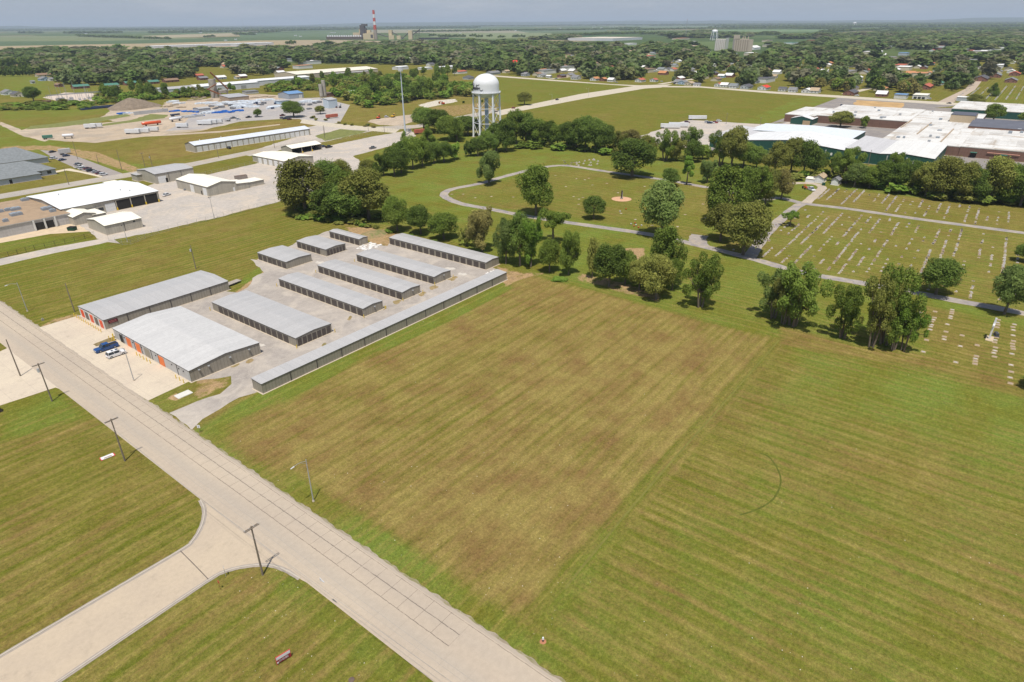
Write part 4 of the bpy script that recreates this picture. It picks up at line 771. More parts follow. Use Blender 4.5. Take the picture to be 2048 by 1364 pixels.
# north wing: long brick wall facing -x behind the trees
fw0 = G(*r8(1060, 298), 0); w1 = G(*r8(1120, 255), hb); w2 = G(*r8(480, 215), hb); w3 = G(*r8(360, 218), hb); w4 = G(*r8(165, 185), hb)
wing = bldg('factory_block', 'long brick wing with white flat roof behind two trees', 'factory', (w1[0], w1[0]+95, w1[1]+.1, w3[1]), hb, 'flat', 0, BRICK, FLATW, .1, th=.5, trim=_mc['pale roof edge'])
roofbits(wing, 95, w3[1]-w1[1], hb+.5, 9, 8)
mid = bldg('factory_block', 'central white flat roofed block linking brick wing and green halls', 'factory', (nb_[0]+.3, w1[0]+90, nb_[1]+.15, w1[1]-.05), hb-.3, 'flat', 0, BRICK, FLATW, .1, th=.5, trim=_mc['pale roof edge'])
roofbits(mid, w1[0]+90-nb_[0], w1[1]-nb_[1], hb+.2, 10, 12)
for k, (x, y, w) in enumerate(((12, 12, 70), (40, 30, 70), (70, 45, 50))): MB().box(0, 0, 0, w, .8, .6).build('parapet', _mc['rust stained parapet'], mid, (x, y, hb+.204))
endb = bldg('factory_block', 'leftmost brick end block of the factory with white flat roof', 'factory', (w3[0]+6, w3[0]+70, w3[1]+.1, w4[1]), hb, 'flat', 0, BRICK, FLATW, .1, th=.5, trim=_mc['pale roof edge'])
g0 = G(*r8(360, 232), 5.0); g1 = G(*r8(195, 218), 5.0)
an = bldg('factory_annex', 'small green walled annex with bright white roof', 'annex', (g0[0]-2, g0[0]+26, g0[1], g1[1]), 4.6, 'gx', 2.2, GREEN, WROOF, .2); panel(an, 'roll_up_door', '-x', (28, g1[1]-g0[1]), (g1[1]-g0[1])*.25, .1, 6, 3.4, plain('tan door', (.45, .33, .2), .7))
bk = G(*r8(1460, 205), 11); bk2 = G(*r8(1660, 215), 11)
bx = bldg('mill_tower', 'tan block rising above the white roofs with dark flat top', 'factory block', (bk2[0], bk2[0]+24, bk2[1], bk[1]), 11.5, 'flat', 0, plain('tan stucco', (.50, .40, .27), .9), plain('dark membrane', (.10, .105, .13), .8), .1, th=.3)
dk = G(*r8(1600, 300), hb+.6)
MB().box(0, 0, 0, 60, dk[1]+110-dk[1]+0, .9).build('x', _mc['dark membrane']).name = 'tmp'
bpy.data.objects.remove(bpy.data.objects['tmp'])
bldg('factory_block', 'dark roofed section of the factory beside the tan block', 'factory', (dk[0], dk[0]+42, dk[1]-170, dk[1]), hb+1.6, 'sx', 1.2, BRICK, plain('dark shingle roof', (.12, .125, .15), .85, .12, .1), .1)
bq = G(*r8(1880, 232), hb); q4 = G(*r8(1470, 150), hb)
bldg('factory_block', 'rearmost white flat roofed block of the factory by the small cemetery', 'factory', (q4[0]+0, q4[0]+75, q4[1]-230, q4[1]), hb, 'flat', 0, GREEN, FLATW, .1, th=.5, trim=_mc['pale roof edge'])

# ------------------------------------------------------------------ industrial buildings behind, far left to centre
def fb(name, label, cat, reg, F, wpx_right, dlen, h, kind, rise, wm, rm, d_left=None, group=None, over=.3, base=True):
    """F = near ground corner in sheet reg; wpx_right = ground point at the far end of the -y face; dlen = depth in metres"""
    g = ZG(reg, *F); e = ZG(reg, *wpx_right); o = bldg(name, label, cat, (g[0], max(e[0], g[0]+4), g[1], g[1]+dlen), h, kind, rise, wm, rm, over, group)
    return o, (max(e[0], g[0]+4)-g[0], dlen)
LW = plain('white corrugated wall', (.62, .63, .65), .6, .06, .3)
o, d = fb('warehouse', 'very long white warehouse with bright roof beyond the scrap yard', 'warehouse', 'T4', (410, 345), (1010, 265), 30, 7.0, 'gx', 2.0, LW, WHITER); panel(o, 'roll_up_door', '-y', d, d[0]*.15, .1, 6, 4.5, DARK); panel(o, 'roll_up_door', '-y', d, d[0]*.73, .1, 8, 4.5, STEEL)
g = ZG('T4', 410, 345); fbx = ZG('T4', 60, 365)
o = bldg('warehouse', 'grey roofed white walled end of the long warehouse', 'warehouse', (fbx[0]-15, g[0]-.3, g[1]-2, g[1]+32), 7.0, 'gx', 1.6, LW, GALVX); panel(o, 'door', '-y', (g[0]-fbx[0]+15, 34), 52, .1, 4, 4, DARK)
o, d = fb('warehouse', 'bright white roofed warehouse section half hidden by bushes', 'warehouse', 'T4', (1110, 262), (1620, 190), 26, 6.5, 'gx', 1.6, LW, WHITER)
o, d = fb('warehouse', 'long cream roofed factory building in front of the town trees', 'warehouse', 'R2', (330, 640), (1010, 590), 60, 8.0, 'gx', 3.0, plain('cream wall', (.52, .45, .34), .8), dirty('cream and grey metal roof', (.74, .68, .55), (.5, .5, .5), .4, .6, .02, ribs=('x', 4), ribw=.05, streak=False))
bldg('warehouse', 'pale roofed lean-to along the front of the cream roofed factory', 'warehouse', (ZG('R2', 560, 618)[0], ZG('R2', 930, 595)[0], ZG('R2', 560, 618)[1]-16, ZG('R2', 560, 618)[1]-.5), 5.5, 'sy', 1.2, _mc['cream wall'], GALVX)
o, d = fb('shed', 'low grey shed with an open dark end in the overgrown lot', 'shed', 'T4', (1010, 365), (1390, 372), 9, 3.2, 'sy', .6, BLOCKW, SHING['grey'])
o, d = fb('plant_building', 'blue roofed plant building with white doors', 'industrial building', 'T4', (1545, 425), (1920, 425), 22, 5.5, 'gx', 2.2, plain('blue grey wall', (.33, .36, .40), .7), SHING['blue']); doors(o, '-y', d, 2, 4, 3.6, DOORW, d[0]*.68, d[0]*.1)
o, d = fb('shed', 'pale blue fronted low shed before the blue roofed plant', 'shed', 'T4', (1420, 490), (1570, 478), 8, 3.4, 'flat', 0, plain('pale blue wall', (.45, .56, .66), .7), GALVX)
o, d = fb('plant_building', 'grey roofed tan building beside the rusty conveyor', 'industrial building', 'T4', (800, 455), (1000, 425), 20, 4.2, 'sy', 2.0, plain('tan brick', (.38, .30, .22), .9), plain('grey tin roof', (.36, .36, .37), .7))
o, d = fb('shed', 'small pale grey shed between the blue pipe stacks', 'shed', 'T4', (430, 590), (575, 575), 12, 3.4, 'gx', .9, GREYW, GALVX)
o, d = fb('tank_house', 'tall pale blue box building with sloping top beside the silos', 'industrial building', 'T5', (115, 605), (205, 590), 9, 8.5, 'sy', 1.5, plain('pale blue cladding', (.50, .57, .62), .6), GALVX)
o, d = fb('plant_building', 'grey flat roofed shed row behind the dark tree', 'industrial building', 'T5', (310, 460), (620, 440), 14, 4.5, 'sy', .8, GREYW, GALVX); doors(o, '-y', d, 4, 4, 3, DARK, 1, 1)
o, d = fb('plant_building', 'pale grey shed almost buried in trees left of the mast', 'industrial building', 'T5', (800, 430), (1040, 410), 14, 4.8, 'sy', .8, GREYW, GALVX)
o, d = fb('plant_building', 'pink roofed low building with white end beyond the scrap', 'industrial building', 'T5', (960, 310), (1155, 300), 14, 3.6, 'gx', 1.8, WHITEW, plain('pinkish metal roof', (.42, .32, .29), .8))
o, d = fb('plant_building', 'dark low building behind the concrete silos', 'industrial building', 'T5', (90, 460), (250, 450), 14, 4.0, 'flat', 0, BRICK, plain('brown tar roof', (.15, .11, .09), .9))
o, d = fb('plant_building', 'white commercial building at the edge of town behind the hedge', 'commercial building', 'R2', (1480, 560), (1640, 553), 16, 4.5, 'gx', 1.4, WHITEW, WHITER)
o, d = fb('plant_building', 'long low white roofed building left of the white commercial one', 'commercial building', 'R2', (1330, 560), (1470, 556), 12, 3.5, 'sy', .6, WHITEW, WHITER)
o, d = fb('plant_building', 'small white roofed shop at the foot of the town trees behind the mast', 'commercial building', 'R2', (1130, 560), (1200, 552), 14, 5, 'gx', 1.2, WHITEW, WHITER)
o, d = fb('plant_building', 'rust red roofed low block near the water tower', 'commercial building', 'R2', (1620, 592), (1780, 590), 14, 3.4, 'gx', 1.6, WHITEW, SHING['rust'])

# ------------------------------------------------------------------ houses, one by one: (sheet, x, y, width, depth, eave, rise, roof, wall, axis, description)
HW = {'w': plain('white siding', (.68, .68, .66), .8, .05), 'g': plain('grey siding', (.44, .47, .50), .8, .05), 'c': plain('cream siding', (.60, .54, .42), .8, .05), 'b': plain('red brick', (.26, .13, .10), .9, .1), 'l': plain('light blue siding', (.40, .52, .66), .8, .05), 'd': plain('dark siding', (.16, .15, .14), .8, .05)}
HOUSES = [
 ('U1', 150, 178, 12, 10, 'grey', 'g', 'gy'), ('U1', 330, 190, 13, 10, 'grey', 'w', 'gx'), ('U1', 415, 198, 6, 8, 'white', 'w', 'gy'), ('U1', 540, 195, 14, 9, 'dark', 'b', 'gx'), ('U1', 705, 215, 13, 11, 'grey', 'w', 'gy'),
 ('U1', 910, 228, 13, 10, 'orange', 'w', 'gx'), ('U1', 1005, 232, 10, 9, 'orange', 'b', 'gx'), ('U1', 1095, 240, 10, 9, 'white', 'w', 'gy'), ('U1', 1405, 243, 15, 10, 'rust', 'w', 'gx'), ('U1', 1560, 240, 10, 9, 'rust', 'w', 'gx'),
 ('U1', 1830, 265, 12, 10, 'grey', 'w', 'gy'), ('U1', 1880, 268, 13, 10, 'grey', 'l', 'gx'), ('U1', 1950, 280, 13, 10, 'tan', 'c', 'gx'),
 ('U2', 210, 290, 6, 9, 'grey', 'w', 'gy'), ('U2', 440, 295, 11, 9, 'rust', 'w', 'gx'), ('U2', 510, 300, 11, 10, 'white', 'w', 'gy'), ('U2', 610, 310, 11, 10, 'slate', 'w', 'gy'), ('U2', 740, 318, 19, 11, 'dark', 'g', 'gx'),
 ('U2', 935, 330, 18, 11, 'red', 'w', 'gx'), ('U2', 1145, 345, 9, 9, 'dark', 'w', 'gy'), ('U2', 1255, 355, 11, 9, 'grey', 'w', 'gy'), ('U2', 1410, 362, 14, 10, 'white', 'w', 'gx'), ('U2', 1500, 366, 13, 10, 'tan', 'w', 'gy'),
 ('U2', 830, 258, 14, 9, 'dark', 'g', 'gx'), ('U2', 1575, 272, 10, 9, 'grey', 'w', 'gy'), ('U2', 1320, 240, 10, 9, 'tan', 'w', 'gx'), ('U2', 965, 175, 11, 9, 'rust', 'c', 'gx'), ('U2', 1045, 200, 9, 9, 'tan', 'w', 'gy'),
 ('U2', 470, 120, 12, 10, 'green', 'w', 'gy'), ('U2', 475, 195, 9, 10, 'white', 'l', 'gy'), ('U2', 560, 60, 11, 9, 'white', 'w', 'gx'),
 ('U2', 1960, 210, 15, 11, 'white', 'w', 'gx'), ('U2', 1975, 250, 10, 8, 'grey', 'w', 'gx'), ('U3', 190, 390, 25, 12, 'dark', 'b', 'gx'), ('U3', 215, 335, 18, 9, 'dark', 'c', 'gx'), ('U3', 530, 340, 20, 13, 'orange', 'c', 'hip'),
 ('U3', 540, 405, 16, 11, 'white', 'b', 'gy'), ('U3', 940, 275, 16, 11, 'blue', 'w', 'gy'), ('U3', 905, 360, 9, 8, 'grey', 'g', 'gx'), ('U3', 1015, 325, 34, 12, 'rust', 'b', 'gx'), ('U3', 1160, 275, 14, 12, 'green', 'g', 'hip'),
 ('U3', 780, 240, 16, 10, 'dark', 'g', 'gx'), ('U3', 925, 185, 12, 10, 'white', 'w', 'gy'), ('U3', 490, 385, 5, 5, 'white', 'w', 'gy'), ('U3', 270, 215, 14, 10, 'white', 'w', 'gx'),
 ('U3', 1640, 235, 45, 16, 'dark', 'b', 'gx'), ('U3', 1790, 195, 30, 14, 'slate', 'b', 'gx'), ('U3', 1965, 250, 26, 14, 'grey', 'b', 'gx'), ('U3', 2000, 175, 24, 14, 'rust', 'b', 'gx'), ('U3', 1740, 165, 18, 12, 'tan', 'c', 'gx'),
 ('R3', 0, 512, 26, 16, 'red', 'w', 'gx'), ('R2', 1700, 637, 14, 12, 'dark', 'g', 'hip'), ('R2', 1880, 600, 26, 12, 'grey', 'g', 'gx'), ('R2', 2000, 585, 12, 9, 'tan', 'c', 'gx'),
 ('R3', 1340, 500, 12, 10, 'white', 'w', 'gx'), ('R3', 1430, 505, 12, 10, 'grey', 'w', 'gy'), ('R3', 1530, 520, 12, 10, 'white', 'c', 'gx'), ('R3', 545, 440, 16, 14, 'white', 'w', 'flat'), ('R3', 600, 455, 18, 12, 'tan', 'c', 'flat'), ('R3', 885, 440, 22, 14, 'rust', 'c', 'gx'), ('R3', 1085, 450, 16, 12, 'tan', 'c', 'gx'), ('R3', 450, 430, 14, 10, 'grey', 'w', 'gx'),
 ('T3', 925, 300, 32, 11, 'green', 'b', 'gx'), ('T3', 1300, 285, 32, 11, 'green', 'c', 'gx'), ('T3', 1570, 255, 26, 11, 'green', 'b', 'gx'), ('T3', 1860, 240, 24, 11, 'green', 'b', 'gx'), ('T3', 470, 150, 38, 12, 'brown', 'c', 'gx'), ('T3', 515, 200, 24, 14, 'grey', 'l', 'gy'), ('T3', 625, 200, 14, 10, 'grey', 'w', 'gx'), ('T3', 725, 275, 12, 14, 'brown', 'b', 'gy'), ('T3', 950, 165, 18, 12, 'tan', 'c', 'gx'),
 ('T3', 395, 230, 8, 6, 'grey', 'w', 'gx'), ('T3', 180, 400, 20, 14, 'dark', 'c', 'gy'), ('T3', 60, 375, 22, 15, 'grey', 'w', 'gy'), ('T3', 290, 395, 8, 7, 'grey', 'w', 'gx'),
 ('T4', 10, 220, 34, 11, 'brown', 'b', 'gx'), ('T4', 400, 155, 20, 11, 'rust', 'b', 'gx'), ('T4', 440, 190, 22, 11, 'grey', 'b', 'gx'), ('T4', 660, 180, 24, 12, 'white', 'g', 'gx'), ('T4', 890, 175, 10, 8, 'tan', 'w', 'gx'), ('T4', 940, 165, 20, 12, 'white', 'b', 'gx'), ('T4', 1410, 120, 24, 14, 'white', 'c', 'gx'), ('T4', 1390, 70, 26, 16, 'slate', 'b', 'gy'),
 ('R1', 110, 545, 28, 14, 'brown', 'c', 'hip'), ('R1', 240, 540, 30, 14, 'white', 'w', 'gx'), ('R1', 490, 530, 16, 12, 'rust', 'c', 'gx'), ('R1', 640, 525, 30, 16, 'grey', 'w', 'hip'), ('R1', 900, 575, 20, 12, 'grey', 'w', 'gx'), ('R1', 1370, 485, 26, 14, 'tan', 'b', 'gx'), ('R1', 1790, 545, 20, 14, 'rust', 'c', 'gx'), ('R1', 1880, 540, 24, 12, 'rust', 'b', 'gx'),
 ('R4', 845, 435, 62, 26, 'white', 'c', 'flat'), ('R4', 740, 445, 30, 20, 'tan', 'c', 'flat'), ('R4', 1010, 480, 34, 24, 'grey', 'c', 'flat'), ('R4', 1110, 445, 34, 20, 'blue', 'g', 'flat'), ('R4', 1280, 480, 30, 26, 'grey', 'c', 'flat'), ('R4', 1590, 415, 60, 30, 'grey', 'b', 'flat'), ('R4', 1690, 425, 44, 24, 'rust', 'b', 'flat'), ('R4', 1740, 430, 80, 30, 'white', 'c', 'flat'), ('R4', 1880, 400, 40, 24, 'white', 'w', 'flat'), ('R4', 1950, 450, 60, 26, 'slate', 'b', 'flat'), ('R4', 1390, 400, 34, 24, 'grey', 'b', 'flat'),
 ('R4', 0, 335, 60, 26, 'brown', 'c', 'flat'), ('R4', 190, 355, 80, 30, 'green', 'w', 'flat'), ('R4', 360, 335, 40, 26, 'rust', 'b', 'flat'), ('R4', 380, 380, 34, 30, 'tan', 'b', 'flat'), ('R4', 0, 375, 34, 20, 'grey', 'c', 'flat'), ('R4', 860, 360, 60, 24, 'tan', 'c', 'flat'),
 ('R3', 1460, 385, 80, 40, 'tan', 'w', 'flat'), ('R3', 1430, 345, 60, 30, 'white', 'c', 'flat'), ('R3', 1935, 400, 60, 26, 'white', 'w', 'gx'), ('R3', 940, 362, 60, 30, 'white', 'w', 'flat'), ('R3', 925, 390, 40, 20, 'orange', 'c', 'flat'), ('R3', 1340, 318, 120, 40, 'orange', 'c', 'flat'),
]
rh = random.Random(21)
def scatter_houses(n, x0, x1, yf, yb, reg):
    k = 0
    while k < n:
        x = rh.uniform(x0, x1); f = rh.random(); y = yf(x)+(yb(x)-yf(x))*f
        if any(abs(Z(h_[0], h_[1], h_[2])[0]-x) < 9 and abs(Z(h_[0], h_[1], h_[2])[1]-y) < 4 for h_ in HOUSES): continue
        big = rh.random() < .12; HOUSES.append((reg, x, y, rh.uniform(14, 20) if not big else rh.uniform(30, 50), rh.uniform(10, 13) if not big else 20, rh.choice(('white', 'white', 'grey', 'tan', 'white', 'slate', 'rust', 'orange', 'dark', 'brown')), rh.choice(('w', 'w', 'w', 'c', 'c', 'b')), 'flat' if big else rh.choice(('gx', 'gy', 'gx')))); k += 1
REG['TA'] = (0, 0, 1); REG['TB'] = (0, 0, 1); REG['TC'] = (0, 0, 1)
scatter_houses(70, 1040, 1540, lambda x: 152+(x-1040)*.03, lambda x: 104, 'TA')
scatter_houses(88, 1540, 2040, lambda x: 170-(x-1540)*.03, lambda x: 90, 'TB')
scatter_houses(20, 120, 960, lambda x: 150-(x-120)*.02, lambda x: 112, 'TC')
ROOFW = dict(grey='grey', dark='dark', brown='brown', tan='tan', orange='orange brown', red='bright red', rust='rust red', green='green', blue='blue', white='white', slate='slate grey')
WALLW = dict(w='white walls', g='grey siding', c='cream walls', b='brown brick walls', l='light blue siding', d='dark walls')
PLACE = dict(U1='on the far road', U2='at the town edge', U3='near the cross street', R3='among the central town trees', T3='beyond the substation', T4='behind the long warehouse', R1='deep in the left trees', R2='near the water tower', R4='in the town centre', TA='amid trees right of centre', TB='amid trees at right', TC='amid trees at left')
cnt = {}; HBOX = []
for i, (rg, x, y, w, dd, roof, wall, ax) in enumerate(HOUSES):
    if rg in ('T3', 'T4', 'R1'): w *= .64
    g = ZG(rg, x, y); big = w > 28
    h = 2.9 if not big else (6.0 if i > 0 and rg in ('R3', 'R4', 'TA', 'TB', 'TC') else 3.2); rise = {'gx': dd*.22, 'gy': w*.25, 'hip': min(w, dd)*.24, 'flat': 0}[ax]
    if ax == 'gy': rise = min(rise, 3.2)
    k = (rg, roof, wall); cnt[k] = cnt.get(k, 0)+1
    px0 = PX(g[0], g[1]); lab = ('%s roofed %s, %s, ' % (ROOFW[roof], 'building' if ax == 'flat' else 'house', WALLW[wall]))+PLACE[rg]
    same = [j for j in range(i) if HOUSES[j][0] == rg and HOUSES[j][5] == roof and HOUSES[j][6] == wall]
    n_all = sorted([(Z(rg, *HOUSES[j][1:3])[0], j) for j in range(len(HOUSES)) if HOUSES[j][0] == rg and HOUSES[j][5] == roof and HOUSES[j][6] == wall])
    if len(n_all) > 1:
        rank = [j for _, j in n_all].index(i); words = ['leftmost', 'second', 'third', 'fourth', 'fifth', 'sixth', 'seventh', 'eighth', 'ninth', 'tenth', 'eleventh', 'twelfth', 'thirteenth', 'fourteenth', 'fifteenth', 'sixteenth']
        lab = ('rightmost ' if rank == len(n_all)-1 else words[rank]+(' ' if rank == 0 else ' from left, '))+lab
    o = bldg('commercial_building' if ax == 'flat' else 'house', lab, 'building' if ax == 'flat' else 'house', (g[0], g[0]+w, g[1], g[1]+dd), h, ax, rise, HW[wall], SHING[roof] if ax != 'flat' else SHING[roof], .45, 'town buildings' if ax == 'flat' else 'houses of the town', th=.2, trim=HW[wall], foundation=False)
    HBOX.append((*Z(rg, x, y), w, dd))
    if rg in ('U1', 'U2', 'U3', 'T3', 'T4') and ax != 'flat':
        d = (w, dd); panel(o, 'door', '-y', d, w*.5, .1, 1.0, 2.1, DARK); 
        for a in (.22, .78): panel(o, 'window', '-y', d, w*a, 1.0, 1.3, 1.2, GLASS)
        for a in (.3, .7): panel(o, 'window', '-x', d, dd*a, 1.0, 1.2, 1.2, GLASS)
        if i % 3 == 0: MB().box(-.4, -.4, 0, .4, .4, 1.3).build('chimney', HW['b'], o, (w*.7, dd*.5, h+rise*.8))
# convenience shop and caretaker sheds
g = ZG('U3', 735, 425); o = bldg('gas_station', 'blue canopied shop beside the corner of town street and cross street', 'shop', (g[0], g[0]+16, g[1]-2, g[1]+10), 4.4, 'flat', 0, WHITEW, SHING['blue'], .5)
g = ZG('U3', 845, 425); o = bldg('shop', 'flat cream roofed shop adjoining the blue canopy', 'shop', (g[0]+2, g[0]+26, g[1]-12, g[1]+2), 4.2, 'flat', 0, WHITEW, CREAMR, .3); doors(o, '-x', (24, 14), 3, 3, 2.4, GLASS, 1, 1)
g = ZG('U3', 1330, 448); o = bldg('shop', 'small grey shop with two white roofs at the cemetery corner', 'shop', (g[0], g[0]+14, g[1]-10, g[1]+2), 4.0, 'flat', 0, HW['g'], SHING['white'], .3)
z8 = lambda x, y: (1560+x/17.05, 340+y/17.05)
g = G(*z8(1370, 455)); gl = G(*z8(1120, 435)); o = bldg('garage', 'white garage with worn tan gable roof beside the caretaker drive', 'garage', (g[0], g[0]+8.5, g[1]-1.0, gl[1]), 2.7, 'gx', 1.6, HW['w'], SHING['tan'], .4); panel(o, 'roll_up_door', '-x', (8.5, gl[1]-g[1]+1), (gl[1]-g[1])*.35, .07, 3.6, 2.2, DOORW); dgs = gl[1]-g[1]+1
g = G(*z8(1930, 530)); gl = G(*z8(1725, 505)); o = bldg('garage', 'smaller garage with grey gable roof next to the cemetery rows', 'garage', (g[0], g[0]+7.5, g[1]-.5, gl[1]), 2.5, 'gx', 1.5, HW['w'], SHING['grey'], .4); panel(o, 'roll_up_door', '-x', (7.5, gl[1]-g[1]+.5), (gl[1]-g[1])*.5, .07, 3.0, 2.1, DOORW)
g = G(*z8(1000, 430)); o = bldg('shed', 'low cream and white shed left of the tan roofed garage', 'shed', (g[0], g[0]+4, g[1]-2.2, g[1]+2.2), 1.9, 'sx', .5, HW['w'], CREAMR, .15)
# deep background industrial roofs
for reg, x, y, w, dd, h, rm, lab in (('U4', 900, 168, 520, 60, 9, WHITER, 'immense white roofed plant beyond the trees at far left'), ('U4', 1390, 155, 90, 50, 9, GALVX, 'grey end of the immense plant at far left'), ('R3', 530, 325, 420, 120, 11, plain('tan warehouse roof', (.60, .54, .45), .8), 'immense tan and white distribution warehouse beyond town'), ('R4', 340, 217, 900, 200, 12, plain('cream far roof', (.75, .68, .58), .8), 'enormous pale warehouse on the right horizon'), ('R4', 870, 205, 500, 200, 12, plain('cream far roof', (.75, .68, .58), .8), 'second pale warehouse on the horizon right of the far water tower')):
    g = ZG(reg, x, y); bldg('distribution_warehouse', lab, 'warehouse', (g[0], g[0]+w*.7, g[1]-w*.45, g[1]+dd*.5) if reg in ('R3', 'R4') else (g[0], g[0]+w, g[1], g[1]+dd), h, 'gx' if reg == 'U4' else 'flat', 1, LW, rm, .3, 'far warehouses', foundation=False)
# ------------------------------------------------------------------ poles and lamps
WIREM = plain('cable', (.34, .33, .31), .6); INS = plain('porcelain insulator', (.55, .56, .58), .3)
def util_pole(foot, h, label, arms=2, yaw=0.0, transformer=False, group='utility poles along the main road'):
    g = G(*foot)
    o = empty('utility_pole', (g[0], g[1], 0), yaw, label, 'utility pole', group)
    MB().tube((0, 0, 0), (0, 0, h), .17, .11, 10).build('pole', WOOD, o)
    for k in range(arms):
        m = MB().box(-1.25, -.06+.16*(1 if k else -1)*1, -.06, 1.25, .06+.16*(1 if k else -1)*1, .06); m.build('crossarm', WOOD, o, (0, 0, h-.35-.03*k))
    if arms:
        for x in (-1.15, -.4, .4, 1.15): MB().tube((0, 0, 0), (0, 0, .22), .05, .03, 6).build('insulator', INS, o, (x, 0, h-.28))
    if transformer: MB().tube((0, 0, 0), (0, 0, .9), .25, n=10).build('transformer', plain('grey transformer', (.5, .51, .52), .5), o, (-.42, 0, h-2.2))
    return o
def light_pole(foot, h, label, arm=2.4, ang=math.pi, group=None, twin=False, name='street_lamp'):
    g = G(*foot); o = empty(name, (g[0], g[1], 0), ang, label, 'street lamp', group)
    MB().tube((0, 0, .0), (0, 0, h), .12, .07, 10).build('pole', STEEL, o); MB().tube((0, 0, 0), (0, 0, .3), .24, .2, 10).build('base', M_CONC, o)
    if twin:
        for s in (-1, 1): MB().tube((0, 0, h-.1), (s*.5, 0, h-.02), .04, n=6).build('arm', STEEL, o); MB().box(s*.5-.25, -.2, h-.05, s*.5+.25, .2, h+.12).build('lamp_head', DARK, o)
    else:
        MB().path([(0, 0, h-.35), (arm*.35, 0, h-.05), (arm*.7, 0, h+.08), (arm, 0, h-.02)], .035, 6).tube((0, 0, h-.9), (arm*.45, 0, h-.05), .025, n=5).build('arm', STEEL, o)
        MB().tube((0, 0, 0), (.75, 0, -.08), .13, .09, 8).build('lamp_head', plain('pale lamp head', (.6, .6, .6), .4), o, (arm-.1, 0, h-.06))
    return o
HP = 10.3
P1 = util_pole((525.7, 1150), HP, 'wooden utility pole standing in the grass at the road junction')
P2 = util_pole((250, 922), HP, 'wooden utility pole with white board lying beside its foot')
P3 = util_pole((104.5, 802.6), HP, 'wooden utility pole with small transformer at the concrete lot corner', transformer=True)
P4 = util_pole((41, 752), 10.4, 'bare wooden utility pole standing on the concrete lot', arms=0)
def wire(a, b, sag, r=.011, name='power_line', label=None, group='cables strung along the road'):
    pts = [Vector(a).lerp(Vector(b), t/14)-Vector((0, 0, sag*4*(t/14)*(1-t/14))) for t in range(15)]
    mb = MB()
    for p, q in zip(pts[:-1], pts[1:]): mb.tube(p, q, r, r, 5, cap=False)
    return tag(mb.build(name, WIREM), label, 'cable', group)
def top(o, dx, dz): return (o.location.x+dx, o.location.y, HP+dz)
for dx, nm in ((-1.15, 'left'), (.4, 'middle'), (1.15, 'right')):
    wire(top(P2, dx, 0), top(P1, dx, 0), .7, label=nm+' thin overhead cable between the two poles nearest the junction')
    wire(top(P3, dx, 0), top(P2, dx, 0), .7, label=nm+' thin overhead cable between the lot corner pole and the next')
    e = (P1.location.x+.4+dx, 12.0, HP-.2); wire(top(P1, dx, 0), e, .8, label=nm+' thin overhead cable running out past the junction pole')
wire(top(P1, 0, -2.4), (37.5, 12.0, HP-2.8), .7, .022, label='thick lower cable running out past the junction pole'); wire(top(P2, 0, -2.4), top(P1, 0, -2.4), .6, .02, label='thick lower cable between the two poles nearest the junction')
g = G(640, 1212, 7.2); MB().path([(0, -.5, 0), (0, .5, .25), (0, .5, -.25), (0, -.5, 0)], .05, 5).build('cable_loop', INS).location = (37.2, 64, HP-3.05)
tag(bpy.data.objects['cable_loop'], 'small white triangular cable loop hanging on the thick cable', 'cable loop')
light_pole((627, 1002.6), 9.6, 'street lamp on the grass verge of the brown field', 2.6, math.pi)
light_pole((55, 622.5), 9.6, 'street lamp on the verge left of the long grey roofed hall', 2.6, math.pi)
light_pole((268, 761.6), 9.2, 'straight light pole standing on the pale concrete apron', .5, math.pi*.75)
util_pole((149.5, 624), 9.5, 'bare wooden pole at the corner of the long grey roofed hall', arms=0)
util_pole((392, 538), 9.0, 'wooden pole with a transformer behind the long grey roofed hall', arms=0, transformer=True)
light_pole(Z('T2', 612, 1290), 10, 'twin headed light pole beside the works drive', twin=True)
light_pole(Z('Q1', 1020, 415), 7, 'slim light pole beside the small cream roofed hall', twin=True)
for (rg, x, y, yt, lb) in (('T1', 855, 555, 335, 'pale pole on the lawn between clinic and street'), ('T1', 965, 235, 10, 'tall leaning pole above the clinic parking lot'), ('T1', 1515, 380, 110, 'pole beside the dirt track right of the parked cars'), ('T1', 1225, 300, 190, 'short dark pole behind the parked cars'), ('T1', 1800, 340, 155, 'twin armed pole left of the grey roofed workshop'), ('T1', 1890, 330, 175, 'pole with transformer left of the grey roofed workshop'), ('T2', 665, 530, 350, 'pole in front of the long white garage row, left'), ('T2', 1360, 410, 240, 'pole in front of the long white garage row, middle'), ('T2', 1980, 290, 130, 'pole beyond the right end of the white garage row'), ('T3', 750, 490, 270, 'dark pole in front of the substation'), ('T3', 1155, 420, 240, 'pole at the right edge of the substation'), ('T5', 60, 930, 810, 'pole beside the turning yard'), ('T5', 800, 900, 800, 'pole by the fence left of the mast'), ('T5', 600, 880, 790, 'pole by the crossing of tracks')):
    a = Z(rg, x, y); b = Z(rg, x-4, yt); util_pole(a, max(6, min(14, HGT(a, b))), lb, arms=0 if 'twin' not in lb else 1, transformer='transformer' in lb, group='poles of the works area')
for (rg, x, y, yt) in (('U1', 435, 470, 355), ('U1', 833, 398, 292)):
    a = Z(rg, x, y); light_pole(a, 9.5, 'left one of two lamps along the farm road' if x < 600 else 'right one of two lamps along the farm road', 3, math.pi*.9, 'lamps along the farm road')
util_pole(z8(1685, 345), 7, 'pole between the two caretaker garages', arms=0)
util_pole((1980, 205), 9, 'pole beyond the factory roofs', arms=1)
for k, (x, y) in enumerate(((1452, 248), (1519, 258), (1736, 330), (1612, 330))): util_pole((x, y), 9, ['pole at the trailer lot', 'pole at the field edge left of the factory', 'pole in front of the brick wing', 'pole by the green halls'][k], arms=1)

